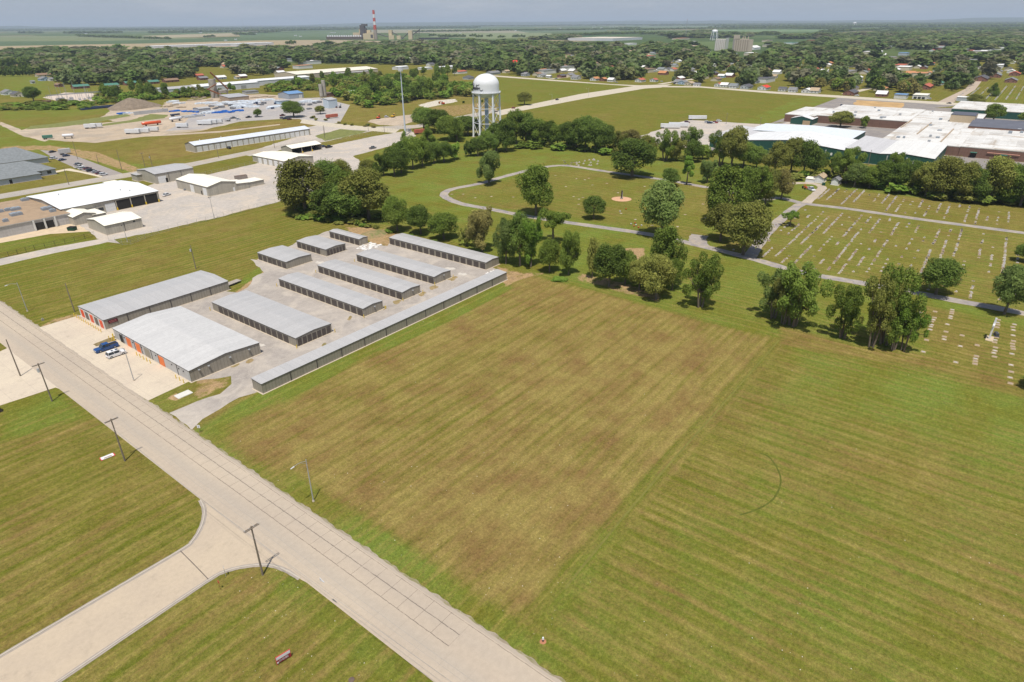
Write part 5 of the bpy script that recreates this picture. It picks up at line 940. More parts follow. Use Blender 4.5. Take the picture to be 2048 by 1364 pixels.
# yellow bollards
def bollard(g, label, group):
    o = empty('bollard', (g[0], g[1], 0), 0, label, 'bollard', group); MB().tube((0, 0, 0), (0, 0, 1.05), .10, n=10).lathe([(.10, 1.05), (.07, 1.12), (0, 1.14)], n=10).build('post', YEL, o); return o
b0 = bollard((rB[0]-1.6, rB[2]-.6), 'yellow bollard in the row before the red orange doors', 'bollards before the long hall'); ch = kids(b0)
for k in range(1, 12): dup(b0, (rB[0]-1.6, rB[2]-.6+(dB[1]+1.2)*k/11, 0), ch=ch)
for k, a in enumerate((.50, .545, .59, .635, .68)): dup(b0, (rA[0]-1.4, rA[2]+dA[1]*(a-.06), 0), label='yellow bollard before the orange doors of the pale roofed hall, middle group', group='bollards before the pale hall', ch=ch)
for k, a in enumerate((.03, .075, .12)): dup(b0, (rA[0]-1.4, rA[2]+dA[1]*a, 0), label='yellow bollard before the right end of the pale roofed hall', group='bollards before the pale hall', ch=ch)
for k, a in enumerate((.93, .975, 1.02)): dup(b0, (rA[0]-1.4, rA[2]+dA[1]*a, 0), label='yellow bollard at the far corner of the pale roofed hall', group='bollards before the pale hall', ch=ch)
for (S, r_, d_), nm in ((S1, 'the widest storage building'), (S2, 'the storage building in second row'), (S3, 'the storage building in third row'), (S4, 'the storage building in fourth row')):
    for cx_, cy_, w_ in ((r_[0]-.5, r_[2]-.6, 'near left'), (r_[1]+.4, r_[2]-.8, 'near right'), (r_[0]-.8, r_[3]+.5, 'far left')):
        dup(b0, (cx_, cy_, 0), label='yellow bollard at the %s corner of %s' % (w_, nm), group='bollards guarding storage corners', ch=ch)
g = G(*Z('Q6', 1155, 610)); dup(b0, (g[0], g[1], 0), scale=(1.6, 1.6, 1.9), label='thick yellow bollard on the worn grass strip', group='bollards before the pale hall', ch=ch)

# signs
SW = plain('white sign face', (.68, .68, .70), .5, .04); SR = plain('red sign border', (.55, .05, .05), .5); LET = plain('dark red lettering ground', (.30, .03, .05), .5)
DIG = {'0': 'abcdef', '1': 'bc', '2': 'abged', '3': 'abgcd', '4': 'fgbc', '5': 'afgcd', '6': 'afgedc', '7': 'abc', '8': 'abcdefg', '9': 'abcdfg', '-': 'g'}
def digits(mb, text, x, z, w, h, y, t=.05):
    for c in text:
        s = {'a': (0, h-t, w, h), 'b': (w-t, h/2, w, h), 'c': (w-t, 0, w, h/2), 'd': (0, 0, w, t), 'e': (0, 0, t, h/2), 'f': (0, h/2, t, h), 'g': (0, h/2-t/2, w, h/2+t/2)}
        for k in DIG[c]: a = s[k]; mb.box(x+a[0], y-.012, z+a[1], x+a[2], y, z+a[3])
        x += w*1.45
ga_, gb_ = G(554, 1331), G(583, 1313); L_ = math.hypot(gb_[0]-ga_[0], gb_[1]-ga_[1]); an_ = math.atan2(gb_[1]-ga_[1], gb_[0]-ga_[0])
o = empty('banner_sign', (ga_[0], ga_[1], 0), an_, 'long red and white sign board on short legs in the bottom grass', 'sign')
MB().box(0, -.05, .25, L_, .05, 1.55).build('border', SR, o); fb_ = MB().box(.06, -.07, .95, L_-.06, -.05, 1.47).build('upper_panel', SW, o)
MB().box(.06, -.07, .33, L_-.06, -.05, .93).build('lower_panel', LET, o); mb = MB(); digits(mb, '800-890-7230', .42, .42, (L_-.7)/18.5, .42, -.072, .07); mb.build('phone_number', SW, o)
MB().box(.07, -.085, .34, .32, -.07, .62).build('logo_corner', SW, o)
for x in (.08, L_-.08): MB().tube((x, .0, 0), (x, 0, 1.6), .05, n=8).build('leg', SR, o)
ga_, gb_ = G(204, 921), G(229, 911); an_ = math.atan2(gb_[1]-ga_[1], gb_[0]-ga_[0]); L_ = math.hypot(gb_[0]-ga_[0], gb_[1]-ga_[1])
o = empty('fallen_sign', (ga_[0], ga_[1], 0), an_, 'white sign board lying flat in the grass beside the utility pole', 'sign')
MB().box(0, 0, .05, L_, 1.1, .12).build('panel', SW, o); MB().box(-.15, -.1, .02, .3, 1.2, .10).box(L_-.4, -.1, .02, L_+.2, 1.0, .10).build('frame', SR, o); MB().box(.5, .15, .121, L_-.4, .5, .135).build('printed_band', plain('tan print', (.33, .24, .16), .8), o)
g = G(400, 865); o = empty('street_sign', (g[0], g[1], 0), 0, 'small square white sign on a thin post at the gravel driveway', 'sign'); MB().tube((0, 0, 0), (0, 0, 1.7), .04, n=6).build('post', WOOD, o); MB().box(-.32, -.03, 1.2, .32, 0, 1.95).build('panel', SW, o, rz=-.9); MB().box(-.07, -.045, 1.35, .07, -.03, 1.8).build('symbol', plain('grey symbol', (.3, .32, .38), .6), o, rz=-.9)
g = G(452, 1153); o = empty('street_sign', (g[0], g[1], 0), 0, 'stop sign seen from behind at the side street curb', 'sign'); MB().tube((0, 0, 0), (0, 0, 2.3), .035, n=6).build('post', STEEL, o)
MB().prism([(.36*math.cos(math.pi/8+k*math.pi/4), 1.95+.36*math.sin(math.pi/8+k*math.pi/4)) for k in range(8)], 'y', -.02, .02).build('panel', STEEL, o, rz=1.2)
g = G(441, 1179); o = empty('hydrant_marker', (g[0], g[1], 0), 0, 'thin rusty marker rod with red flag in the corner grass', 'marker'); MB().tube((0, 0, 0), (0, 0, 1.9), .03, n=5).build('rod', RUST, o); MB().box(-.02, -.2, 1.4, .02, .2, 1.85).build('flag', SR, o)
g = G(1086, 1283); o = empty('utility_pedestal', (g[0], g[1], 0), 0, 'short white capped post on a patch of bare soil by the road', 'utility post'); MB().tube((0, 0, 0), (0, 0, .5), .12, n=8).build('post', plain('dark post', (.06, .03, .03), .7), o); MB().tube((0, 0, 0), (0, 0, .35), .17, .12, 10).build('cap', SW, o, (0, 0, .5)); MB().lathe([(.5, .01), (.2, .05), (0, .05)], n=10).build('soil_ring', plain('red soil', (.38, .17, .09), .9), o)
g = G(703, 1360); tag(MB().lathe([(0, .14), (.35, .14), (.42, .10), (.42, 0)], n=14).build('manhole', plain('dull brown manhole', (.14, .10, .08), .9), loc=(g[0], g[1], 0)), 'round brown manhole ring at the bottom edge of the grass', 'manhole')
g = G(367, 789); o = tag(MB().box(-1.8, -1.15, 0, 1.8, 1.15, .12).build('concrete_slab', plain('white concrete slab', (.60, .58, .53), .8, .05), loc=(g[0], g[1], 0)), 'white square slab lying in the grass near the gravel driveway', 'slab')
g = G(86, 641); tag(MB().box(-.3, -.3, 0, .3, .3, .6).tube((0, 0, .6), (0, 0, .8), .2, n=8).build('pedestal_box', plain('dull green grey box', (.3, .28, .22), .8), loc=(g[0], g[1], 0)), 'small service box in the bare soil by the concrete apron', 'service box')
g = G(3, 822); tag(MB().prism([(-1.6, 0), (1.2, 0), (.4, 3.4)], 'y', -.5, .5).build('dark_monument', plain('dark brown stone', (.06, .045, .04), .7), loc=(g[0]-1, g[1], 0)), 'dark slanted block half out of frame at the left edge', 'block')
# junk trailer beside long hall, white rubble
g = G(*Z('Q8', 635, 345)); o = empty('flatbed_trailer', (g[0], g[1], 0), .15, 'rusty empty flatbed trailer parked behind the long grey roofed hall', 'trailer')
MB().box(-2.8, -1.2, .55, 2.8, 1.2, .75).build('deck', plain('grey wooden deck', (.35, .31, .27), .9), o); MB().box(2.8, -.08, .5, 4.2, .08, .62).build('tongue', RUST, o)
for x in (-.7, .2):
    for y in (-1.3, 1.1): MB().tube((x, y, .35), (x, y+.2, .35), .35, n=14).build('wheel', DARK, o)
rr = random.Random(4)
g = G(738, 494); mb = MB()
for k in range(60): x, y = rr.uniform(-4, 4), rr.uniform(-3, 3); s = rr.uniform(.2, .7); mb.box(x-s, y-s*.7, 0, x+s, y+s*.7, rr.uniform(.1, .6))
tag(mb.build('rubble_heap', plain('white rubble', (.74, .71, .66), .9, .1, 2), loc=(g[0], g[1], 0)), 'heap of white rubble between the back storage buildings', 'rubble heap')
g = G(980, 547); mb = MB()
for k in range(24): x, y = rr.uniform(-3, 3), rr.uniform(-1, 1); s = rr.uniform(.15, .5); mb.box(x-s, y-s*.7, 0, x+s, y+s*.7, rr.uniform(.1, .4))
tag(mb.build('rubble_heap', _mc['white rubble'], loc=(g[0], g[1], 0)), 'small line of white rubble near the end of the longest unit', 'rubble heap')
# litter and pale stones scattered in the mown fields
mb = MB()
for k in range(330):
    px_, py_ = rr.uniform(420, 2040), rr.uniform(600, 1360)
    if k > 200: px_, py_ = rr.uniform(440, 1150), rr.uniform(880, 1360)
    x, y = G(px_, py_); 
    if 38 < x < 51.5 or y < -90: continue
    s = rr.choice((.04, .05, .06, .09)); a = rr.random()*3; c_, s_ = math.cos(a)*s, math.sin(a)*s; hgt_ = s*.8
    mb.add([(x-c_, y-s_, 0), (x+s_, y-c_, 0), (x+c_, y+s_, 0), (x-s_, y+c_, 0), (x, y, hgt_)], [(0, 1, 4), (1, 2, 4), (2, 3, 4), (3, 0, 4)])
tag(mb.build('litter', plain('pale litter', (.62, .58, .50), .8, .2, 1)), 'pale stones and scraps scattered over the mown fields', 'litter', kind='stuff')

# ------------------------------------------------------------------ vehicles
def car_parts(o, L, Wd, H, kind, paint, glass=GLASS):
    w = Wd/2; b = MB(); z0, z1 = .28, .28+H*.40; hl = L/2
    # lower body with rounded ends
    prof = [(-hl, z0+.15), (-hl+.12, z0), (hl-.12, z0), (hl, z0+.12), (hl-.03, z1-.12), (hl-.35, z1-.02), (-hl+.25, z1), (-hl+.02, z1-.10)]
    for y0, y1, ins in ((-w, w, 0),):
        n = len(prof); vs = []
        for y, k in ((-w, .10), (-w+.10, 0), (w-.10, 0), (w, .10)): vs += [(x*(1-k*.06), y, z0+(z-z0)*(1-k*.35)+k*.04) for x, z in prof]
        fs = [tuple(range(n))[::-1], tuple(range(3*n, 4*n))]
        for r_ in range(3): fs += [(r_*n+k, r_*n+(k+1) % n, (r_+1)*n+(k+1) % n, (r_+1)*n+k) for k in range(n)]
        b.add(vs, fs)
    if kind == 'pickup': b.box(-hl+.08, -w+.03, z1-.03, -hl+L*.36, -w+.13, z1+.22).box(-hl+.08, w-.13, z1-.03, -hl+L*.36, w-.03, z1+.22).box(-hl+.02, -w+.13, z1-.03, -hl+.12, w-.13, z1+.22)
    b.build('body', paint, o)
    if kind == 'pickup': c0, c1, r0, r1 = -hl+L*.36, hl-L*.24, -hl+L*.39, hl-L*.36; MB().box(-hl+.12, -w+.13, z1+.002, -hl+L*.35, w-.13, z1+.05).build('bed', DARK, o)
    elif kind == 'suv': c0, c1, r0, r1 = -hl+.12, hl-L*.24, -hl+.45, hl-L*.38
    else: c0, c1, r0, r1 = -hl+L*.12, hl-L*.24, -hl+L*.26, hl-L*.40
    zt = H+.02; wi = w-.10; wt = w-.24
    vs = [(c0, -wi, z1-.02), (c1, -wi, z1-.02), (c1, wi, z1-.02), (c0, wi, z1-.02), (r0, -wt, zt-.08), (r1, -wt, zt-.08), (r1, wt, zt-.08), (r0, wt, zt-.08)]
    MB().add(vs, [(0, 1, 5, 4), (1, 2, 6, 5), (2, 3, 7, 6), (3, 0, 4, 7), (4, 5, 6, 7)]).build('window', glass, o)
    rf = MB().box(r0-.02, -wt-.02, zt-.08, r1+.02, wt+.02, zt)
    for x, xx in ((r0+.02, c0+.15), ((r0+r1)/2, (c0+c1)/2), (r1-.02, c1-.1)):
        for s in (-1, 1): rf.tube((x, s*(wt+.005), zt-.05), (xx, s*(wi+.01), z1), .045, n=4)
    rf.build('roof', paint, o)
    for x in (-hl+L*.19, hl-L*.19):
        for s in (-1, 1):
            wl_ = MB().tube((0, -.11, 0), (0, .11, 0), .35, n=16).build('wheel', plain('tyre rubber', (.02, .02, .02), .8), o, (x, s*(w-.10), .35)); MB().tube((0, -.125, 0), (0, .125, 0), .19, n=10).build('rim', STEEL, wl_)
    for s in (-1, 1): MB().box(0, -.16, -.08, .05, .16, .08).build('headlight', SW, o, (hl-.05, s*(w-.28), z1-.25)); MB().box(-.05, -.14, -.09, 0, .14, .09).build('tail_light', SR, o, (-hl+.04, s*(w-.24), z1-.22))
PAINT = {k: plain('car paint '+k, c, .25, .03, 1, spec=.6) for k, c in dict(white=(.72, .72, .72), blue=(.012, .065, .22), black=(.015, .015, .018), silver=(.42, .43, .45), red=(.30, .02, .02), darkred=(.12, .015, .02), grey=(.16, .17, .18), navy=(.02, .035, .09), tan=(.40, .33, .24), orange=(.65, .10, .03), yellow=(.75, .45, .03)).items()}
def vehicle(g, ang, label, kind='sedan', paint='white', group=None, cat=None):
    L, Wd, H = {'sedan': (4.7, 1.85, 1.45), 'suv': (4.8, 1.95, 1.72), 'pickup': (5.9, 2.0, 1.85)}[kind]
    o = empty({'sedan': 'parked_car', 'suv': 'parked_suv', 'pickup': 'pickup_truck'}[kind], (g[0], g[1], 0.015), ang, label, {'sedan': 'car', 'suv': 'car', 'pickup': 'pickup truck'}[kind], group)
    car_parts(o, L, Wd, H, kind, PAINT[paint]); return o
g = G(212, 700); pk = vehicle((g[0]+.3, g[1]+.2), math.pi-.04, 'dark blue pickup truck parked on the apron beside the white car', 'pickup', 'blue')
MB().box(-.1, -.9, -.3, .0, .9, .0).build('bumper', STEEL, pk, (3.0, 0, .75)); 
for s in (-1, 1): MB().box(-.1, 0, 0, .1, .2*s, .15).build('mirror', PAINT['blue'], pk, (1.1, s*.98, 1.15))
g = G(233, 711); sv = vehicle((g[0], g[1]), -.03, 'white crossover car with dark sunroof parked beside the blue pickup', 'suv', 'white')
MB().box(-.3, -.45, 0, .35, .45, .015).build('sunroof', GLASS, sv, (.35, 0, 1.742)); MB().box(-.5, -.4, 0, -.05, .4, .015).build('sunroof', GLASS, sv, (-.45, 0, 1.742))
for s in (-1, 1): MB().box(-.1, 0, 0, .1, .2*s, .15).build('mirror', PAINT['white'], sv, (.75, s*.95, 1.05))
def car_at(reg, x, y, ang, label, kind='sedan', paint='white', group=None): return vehicle(ZG(reg, x, y), ang, label, kind, paint, group)
GC = 'cars in the works and clinic lots'
car_at('T1', 1495, 812, .1, 'white pickup half under the open bay of the large warehouse', 'pickup', 'white', GC)
car_at('T2', 22, 1000, .35, 'white car parked on the gravel right of the large warehouse', 'sedan', 'white', GC)
car_at('T2', 272, 925, -2.4, 'silver and dark car parked by the cream roofed workshop', 'sedan', 'grey', GC)
for i, (x, y, k, p, l) in enumerate([(970, 308, 'sedan', 'grey', 'grey car at the top end of the clinic parking row'), (985, 345, 'pickup', 'white', 'long white pickup in the clinic parking row'), (1025, 362, 'suv', 'white', 'white car with dark roof in the clinic row'), (1085, 362, 'sedan', 'darkred', 'dark maroon car in the clinic row'), (1125, 388, 'suv', 'black', 'black car in the middle of the clinic row'), (1185, 403, 'sedan', 'silver', 'silver car in the clinic row'), (1235, 420, 'sedan', 'darkred', 'dark red car next to the last white one in the clinic row'), (1285, 437, 'suv', 'white', 'last white car at the near end of the clinic row')]): car_at('T1', x, y, .1, l, k, p, 'cars parked in the clinic row')
car_at('T1', 652, 155, .3, 'black car alone at the far end of the clinic lot', 'sedan', 'black', GC); car_at('T1', 820, 203, .1, 'dark blue car before the grey trailer in the clinic lot', 'sedan', 'navy', GC)
car_at('T1', 668, 235, .2, 'white van roof showing behind the clinic', 'suv', 'white', GC); car_at('T1', 775, 255, .2, 'dark blue car close behind the clinic roof', 'sedan', 'navy', GC)
car_at('T2', 793, 418, 1.4, 'black car in front of the long row of white garage doors', 'suv', 'black', GC)
car_at('T5', 110, 1088, .1, 'black truck to the right of the open garage', 'pickup', 'black', GC); car_at('T5', 40, 1080, .2, 'dark blue car just right of the open garage', 'sedan', 'navy', GC); car_at('T5', 655, 1100, .1, 'empty grey car trailer rig at the lawn edge', 'pickup', 'grey', GC)
for i, (x, y, p, l) in enumerate([(1460, 632, 'darkred', 'maroon car at the works gate, highest of four'), (1455, 665, 'grey', 'grey car at the works gate'), (1495, 672, 'navy', 'navy car at the works gate'), (1545, 680, 'darkred', 'maroon car at the works gate, lowest of four'), (850, 665, 'grey', 'dark cab of a car left of the pale works trailer'), (910, 680, 'white', 'white pickup in the middle of the works yard'), (1040, 655, 'black', 'black tanker truck by the small round tree'), (1145, 648, 'grey', 'grey pickup under the small round tree')]): car_at('T4', x, y, .1, l, 'suv' if i % 2 else 'pickup', p, 'vehicles by the works gate')
for i, (rg, x, y, a, p, l) in enumerate([('U1', 492, 437, 0, 'black', 'black car driving on the farm road'), ('R7', 12, 147, 0, 'red', 'dark red car on the farm road at its near end'), ('U1', 262, 190, math.pi/2, 'black', 'black car before the leftmost grey house'), ('U1', 480, 207, math.pi/2, 'silver', 'silver car on the verge of the town road'), ('U1', 1138, 248, math.pi/2, 'silver', 'silver car before the small white house on the town road'), ('U1', 1632, 237, 0, 'white', 'white car beside the rust roofed pair of houses'), ('U1', 1770, 262, 0, 'black', 'black car left of the grey house at the road corner'), ('U2', 568, 307, math.pi/2, 'white', 'white car before the white roofed town house'), ('U2', 1925, 392, 1.5, 'white', 'white car before the long dark roofed house'), ('U3', 55, 500, .2, 'navy', 'dark car alone on the factory parking lot'), ('U3', 1230, 476, math.pi/2, 'black', 'black car on the town road near the cross street'), ('U3', 1452, 222, 0, 'yellow', 'yellow bus or truck far up the cross street'), ('U3', 1010, 428, 1.5, 'white', 'white car outside the cream roofed shop'), ('T6', 645, 48, 1.5, 'white', 'white car in the driveway of the dark roofed house')]): car_at(rg, x, y, a, l, 'sedan' if i % 3 else 'suv', p, 'cars around the town roads')
vehicle(G(*z8(1050, 690)), 3.9, 'white pickup parked on the small grass island by the caretaker drive', 'pickup', 'white', None)
g = G(*z8(840, 640)); o = empty('tractor', (g[0], g[1], 0), 3.9, 'bright red orange tractor on the small grass island', 'tractor')
MB().box(-.2, -.35, .7, 1.9, .35, 1.35).build('hood', PAINT['orange'], o); MB().box(-1.0, -.6, .8, -.2, .6, 1.2).box(-.9, -.6, 1.9, .1, .6, 2.0).box(-.9, -.6, 1.2, -.82, -.52, 1.9).box(-.9, .52, 1.2, -.82, .6, 1.9).build('cab', PAINT['orange'], o)
for x, r_ in ((-.7, .7), (1.5, .45)):
    for s in (-1, 1): MB().tube((x, s*.65, r_), (x, s*.95, r_), r_, n=16).build('wheel', DARK, o)
# box trailers and tanks
def trailer(g, ang, L, label, mat, group='box trailers', H=2.8):
    o = empty('box_trailer', (g[0], g[1], 0), ang, label, 'trailer', group); MB().box(-L/2, -1.25, 1.05, L/2, 1.25, 1.05+H).build('box', mat, o); MB().box(-L/2+.3, -.5, .8, L/2-.3, .5, 1.04).build('chassis', DARK, o)
    for x in (-L/2+1.2, -L/2+2.4):
        for s in (-1, 1): MB().tube((x, s*1.15, .5), (x, s*.85, .5), .5, n=12).build('wheel', DARK, o)
    for s in (-1, 1): MB().box(L/2-2.2, s*.8-.06, 0, L/2-2.05, s*.8+.06, 1.0).build('landing_leg', STEEL, o)
    return o
TW = dirty('white trailer side', (.68, .69, .70), (.45, .42, .36), .3, .5, ribs=('x', .6), ribw=.06)
def tr(reg, x, y, ang, L, label, mat=None, **k): return trailer(ZG(reg, x, y), ang, L, label, mat or TW, **k)
a_ = R(-55)
tr('R5', 725, 308, a_+.3, 9, 'left one of a close pair of white box trailers on the sandy yard'); tr('R5', 775, 303, a_+.3, 9, 'right one of a close pair of white box trailers on the sandy yard')
tr('R5', 1065, 352, a_, 12, 'leftmost of three white trailers parked side by side'); tr('R5', 1142, 345, a_, 12, 'middle of three white trailers parked side by side'); tr('R5', 1215, 333, a_, 12, 'rightmost of three white trailers parked side by side')
tr('R5', 1460, 302, a_, 10, 'single white trailer right of the orange tank'); tr('R5', 1640, 280, a_, 13, 'frontmost of the white trailers behind the long garage row'); tr('R5', 1680, 274, a_, 13, 'middle of the white trailers behind the long garage row'); tr('R5', 1725, 268, a_, 13, 'rear white trailer behind the long garage row')
tr('R5', 385, 393, -.3, 7, 'dark green open container at the left end of the sandy yard', SHING['green'], H=2.0); tr('T1', 810, 178, -.2, 7, 'grey camper trailer at the clinic lot', BLOCKW)
tr('R5', 1820, 250, 2.0, 6, 'pale small dump trailer in the works yard', GREYW, H=1.8)
tr('R7', 1265, 308, -1.1, 16, 'nearer long white semi-trailer at the edge of the crop field'); tr('R7', 1330, 298, -1.1, 16, 'farther long white semi-trailer half behind another'); tr('R7', 1482, 240, -1.0, 16, 'white semi-trailer beside the parked lorries at the field edge')
tr('T4', 130, 635, .1, 9, 'black and white flat trailer left of the blue pipes', PAINT['navy'], H=1.2)
for i, (x, y, p) in enumerate(((1560, 262, 'white'), (1580, 268, 'navy'), (1600, 268, 'white'), (1625, 265, 'red'), (1655, 252, 'white'), (1400, 262, 'darkred'))): car_at('R7', x, y, -1, ['white lorry cab beside the semi-trailers, first', 'navy lorry cab among the white ones', 'white lorry cab between navy and red ones', 'red lorry cab at the trailer lot', 'white lorry cab farthest right at the trailer lot', 'small red truck left of the trailer lot'][i], 'suv', p, 'lorry cabs at the trailer lot')
def tank(g, ang, L, r_, label, mat, z=1.2):
    o = empty('tank', (g[0], g[1], 0), ang, label, 'tank', None); pr = [(0, -L/2), (r_*.6, -L/2+.1), (r_, -L/2+.5), (r_, L/2-.5), (r_*.6, L/2-.1), (0, L/2)]
    b = MB().lathe(pr, n=20); b.v = [(z_, y_, x_+z+r_) for x_, y_, z_ in b.v]; b.build('shell', mat, o)
    for x in (-L*.3, L*.3): MB().box(x-.2, -r_*.8, 0, x+.2, r_*.8, z+.3).build('saddle', DARK, o)
tank(ZG('R5', 1217, 285), .0, 17, 1.3, 'long orange red steel tank in the sandy yard', PAINT['orange']); tank(ZG('R5', 550, 388), -.5, 8, 1.2, 'white tank trailer at the left of the sandy yard', SW); tank(ZG('R5', 1410, 250), .2, 13, 1.3, 'white tanker trailer beyond the sandy yard', SW); tank(ZG('T5', 250, 590), .8, 9, 1.1, 'silver tanker behind a maroon cab near the silos', STEEL); car_at('T5', 205, 592, .8, 'maroon lorry cab pulling the silver tanker', 'suv', 'darkred')
tank(z8 and G(*z8(1000, 395)), .3, .1, .05, 'x', DARK) if False else None
# rusty roll-off container, green dumpster, machines
g = ZG('T2', 945, 790); o = empty('rolloff_container', (g[0], g[1], 0), -.25, 'rusty topped open container alone on the works gravel', 'container'); MB().box(-3.4, -1.3, .2, 3.4, -1.2, 1.9).box(-3.4, 1.2, .2, 3.4, 1.3, 1.9).box(-3.4, -1.2, .2, -3.3, 1.2, 1.9).box(3.3, -1.2, .2, 3.4, 1.2, 1.9).box(-3.4, -1.3, .1, 3.4, 1.3, .2).build('walls', plain('grey container side', (.27, .23, .2), .8, .2), o); MB().box(-3.3, -1.2, 1.4, 3.3, 1.2, 1.5).build('load', RUST, o)
g = ZG('T1', 900, 1120); o = empty('dumpster', (g[0], g[1], 0), .6, 'dark green dumpster behind the brown roofed office', 'dumpster'); MB().prism([(-1.0, 0), (1.0, 0), (1.2, 1.6), (-1.2, 1.3)], 'y', -1.5, 1.5).build('bin', plain('dumpster green', (.01, .06, .035), .6), o); MB().box(-1.2, -1.5, 1.5, 1.2, 1.5, 1.6).build('lid', DARK, o)
g = G(*z8(1480, 520)); o = empty('dumpster', (g[0], g[1], 0), .2, 'small dark green dumpster beside the tan roofed garage', 'dumpster'); MB().box(-1.0, -.8, 0, 1.0, .8, 1.3).build('bin', _mc['dumpster green'], o)
def digger(g, ang, label, mat):
    o = empty('excavator', (g[0], g[1], 0), ang, label, 'machine', 'machines of the works'); MB().box(-1.8, -1.4, .1, 1.8, -.8, .9).box(-1.8, .8, .1, 1.8, 1.4, .9).build('track', DARK, o); MB().box(-1.7, -1.2, .95, 1.2, 1.2, 2.0).build('body', mat, o); MB().box(.1, -1.1, 2.0, 1.3, 0, 2.9).build('cab', GLASS, o); MB().tube((1.2, .5, 1.6), (3.6, .5, 3.6), .22, n=6).tube((3.6, .5, 3.6), (5.0, .5, 1.0), .18, n=6).build('boom', mat, o)
digger(ZG('T5', 725, 730), .4, 'orange machine with raised boom in the equipment yard', PAINT['orange']); digger(ZG('T5', 905, 712), .2, 'yellow machine right of the white truck in the equipment yard', PAINT['yellow']); digger(ZG('T5', 1525, 550), 2.8, 'orange machine on the pale rubble left of the water tower', PAINT['orange']); car_at('T5', 825, 712, .2, 'white truck between orange and yellow machines', 'suv', 'white')
tr('T5', 150, 722, -.12, 12, 'red shipping container by the hedge left of the turning yard', SHING['rust'], H=2.6, group='red containers'); tr('T5', 1260, 915, -.35, 12, 'red brown container house beside the foot of the mast', SHING['rust'], H=2.6, group='red containers')
g = ZG('T5', 1105, 885); o = empty('equipment_cabinet', (g[0], g[1], 0), 0, 'grey equipment cabinets right beside the mast foot', 'cabinet'); MB().box(-2, -1, 0, -.4, 1, 2.4).box(0, -1, 0, 1.4, 1, 2.0).build('cabinets', STEEL, o)
# stacks of pipes and blue tarps in the works yard
BLUEP = plain('blue pipe stacks', (.02, .14, .50), .5, .2, .3); WHP = plain('white crates and pipes', (.66, .70, .74), .5, .15, .3)
ONES = ['', 'first', 'second', 'third', 'fourth', 'fifth', 'sixth', 'seventh', 'eighth', 'ninth', 'tenth', 'eleventh', 'twelfth', 'thirteenth', 'fourteenth', 'fifteenth', 'sixteenth', 'seventeenth', 'eighteenth', 'nineteenth']
def ordinal(i, n):
    if n == 1: return 'the only one'
    if i == 0: return 'leftmost'
    if i == n-1: return 'rightmost'
    i += 1; return (ONES[i] if i < 20 else {20: 'twentieth', 30: 'thirtieth', 40: 'fortieth'}[i] if i % 10 == 0 else {2: 'twenty-', 3: 'thirty-', 4: 'forty-'}[i//10]+ONES[i % 10])+' from left'
def heaps(reg, pts, mat, label, name='pipe_stack', sz=(3, 1.2, 1.2), n=5):
    pts = sorted(pts)
    for i, (x, y) in enumerate(pts):
        g = ZG(reg, x, y); mb = MB()
        for k in range(n):
            dx, dy = rr.uniform(-sz[0], sz[0]), rr.uniform(-sz[0], sz[0]); l_ = sz[0]*rr.uniform(.5, 1); w_ = sz[1]*rr.uniform(.5, 1); mb.box(dx-l_, dy-w_, 0, dx+l_, dy+w_, sz[2]*rr.uniform(.5, 1.2))
        tag(mb.build(name, mat, loc=(g[0], g[1], 0), rz=rr.uniform(-.3, .3)), label+', '+ordinal(i, len(pts)), 'pipe stack', label)
heaps('T4', [(270, 580), (320, 582), (390, 588), (400, 630), (440, 632), (640, 598), (700, 592), (750, 575), (800, 590), (850, 578), (900, 575), (930, 570), (100, 578), (160, 575)], BLUEP, 'blue plastic pipe stack in the works yard')
heaps('T3', [(1490, 610), (1530, 608), (1745, 592)], BLUEP, 'blue pipe stack at the foot of the gravel mound')
heaps('T3', [(1585, 605), (1640, 600), (1720, 605), (1800, 598)], WHP, 'white pipe stack at the foot of the gravel mound')
heaps('T4', [(450, 480), (520, 478), (580, 482), (630, 480), (660, 505), (780, 490), (790, 470), (880, 520), (890, 490), (930, 530), (930, 460), (960, 505), (980, 480), (1000, 520), (1020, 460), (1030, 500), (1060, 480), (1080, 525), (1100, 460), (1130, 475), (1180, 440), (1260, 440), (1310, 435), (1280, 540), (1330, 530), (1400, 520), (1720, 465), (1760, 450), (1840, 460), (1420, 455), (80, 460), (190, 480), (520, 600), (560, 595)], WHP, 'white crate and pipe stack in the works yard', sz=(4.6, 1.3, 1.5), n=8)
heaps('T4', [(240, 650), (340, 645)], GREYW, 'grey pipe rack in front of the blue pipes', sz=(6, 1.5, 1.8))
heaps('T4', [(1110, 480), (1140, 485), (1100, 525), (960, 535), (1380, 485), (1330, 545)], PAINT['navy'], 'dark blue cab among the white stacks', sz=(1.5, 1.2, 2.2), n=2)
heaps('T4', [(60, 520), (120, 500), (200, 530), (310, 440), (370, 410), (420, 430), (480, 410), (540, 440), (700, 445), (1080, 410), (1150, 405), (1230, 400), (1330, 400)], plain('tan crates', (.42, .34, .24), .8, .2, .3), 'tan crate stack on the sandy ground')
heaps('T4', [(560, 520), (620, 545), (700, 530), (740, 500), (820, 510), (850, 545), (1180, 500), (1230, 480), (1700, 500), (1800, 500), (1860, 480), (1920, 470), (1640, 560), (1780, 550)], plain('grey machinery', (.22, .22, .23), .6, .3, .3), 'grey machine stack on the works paving', sz=(2, 1.2, 1.8))
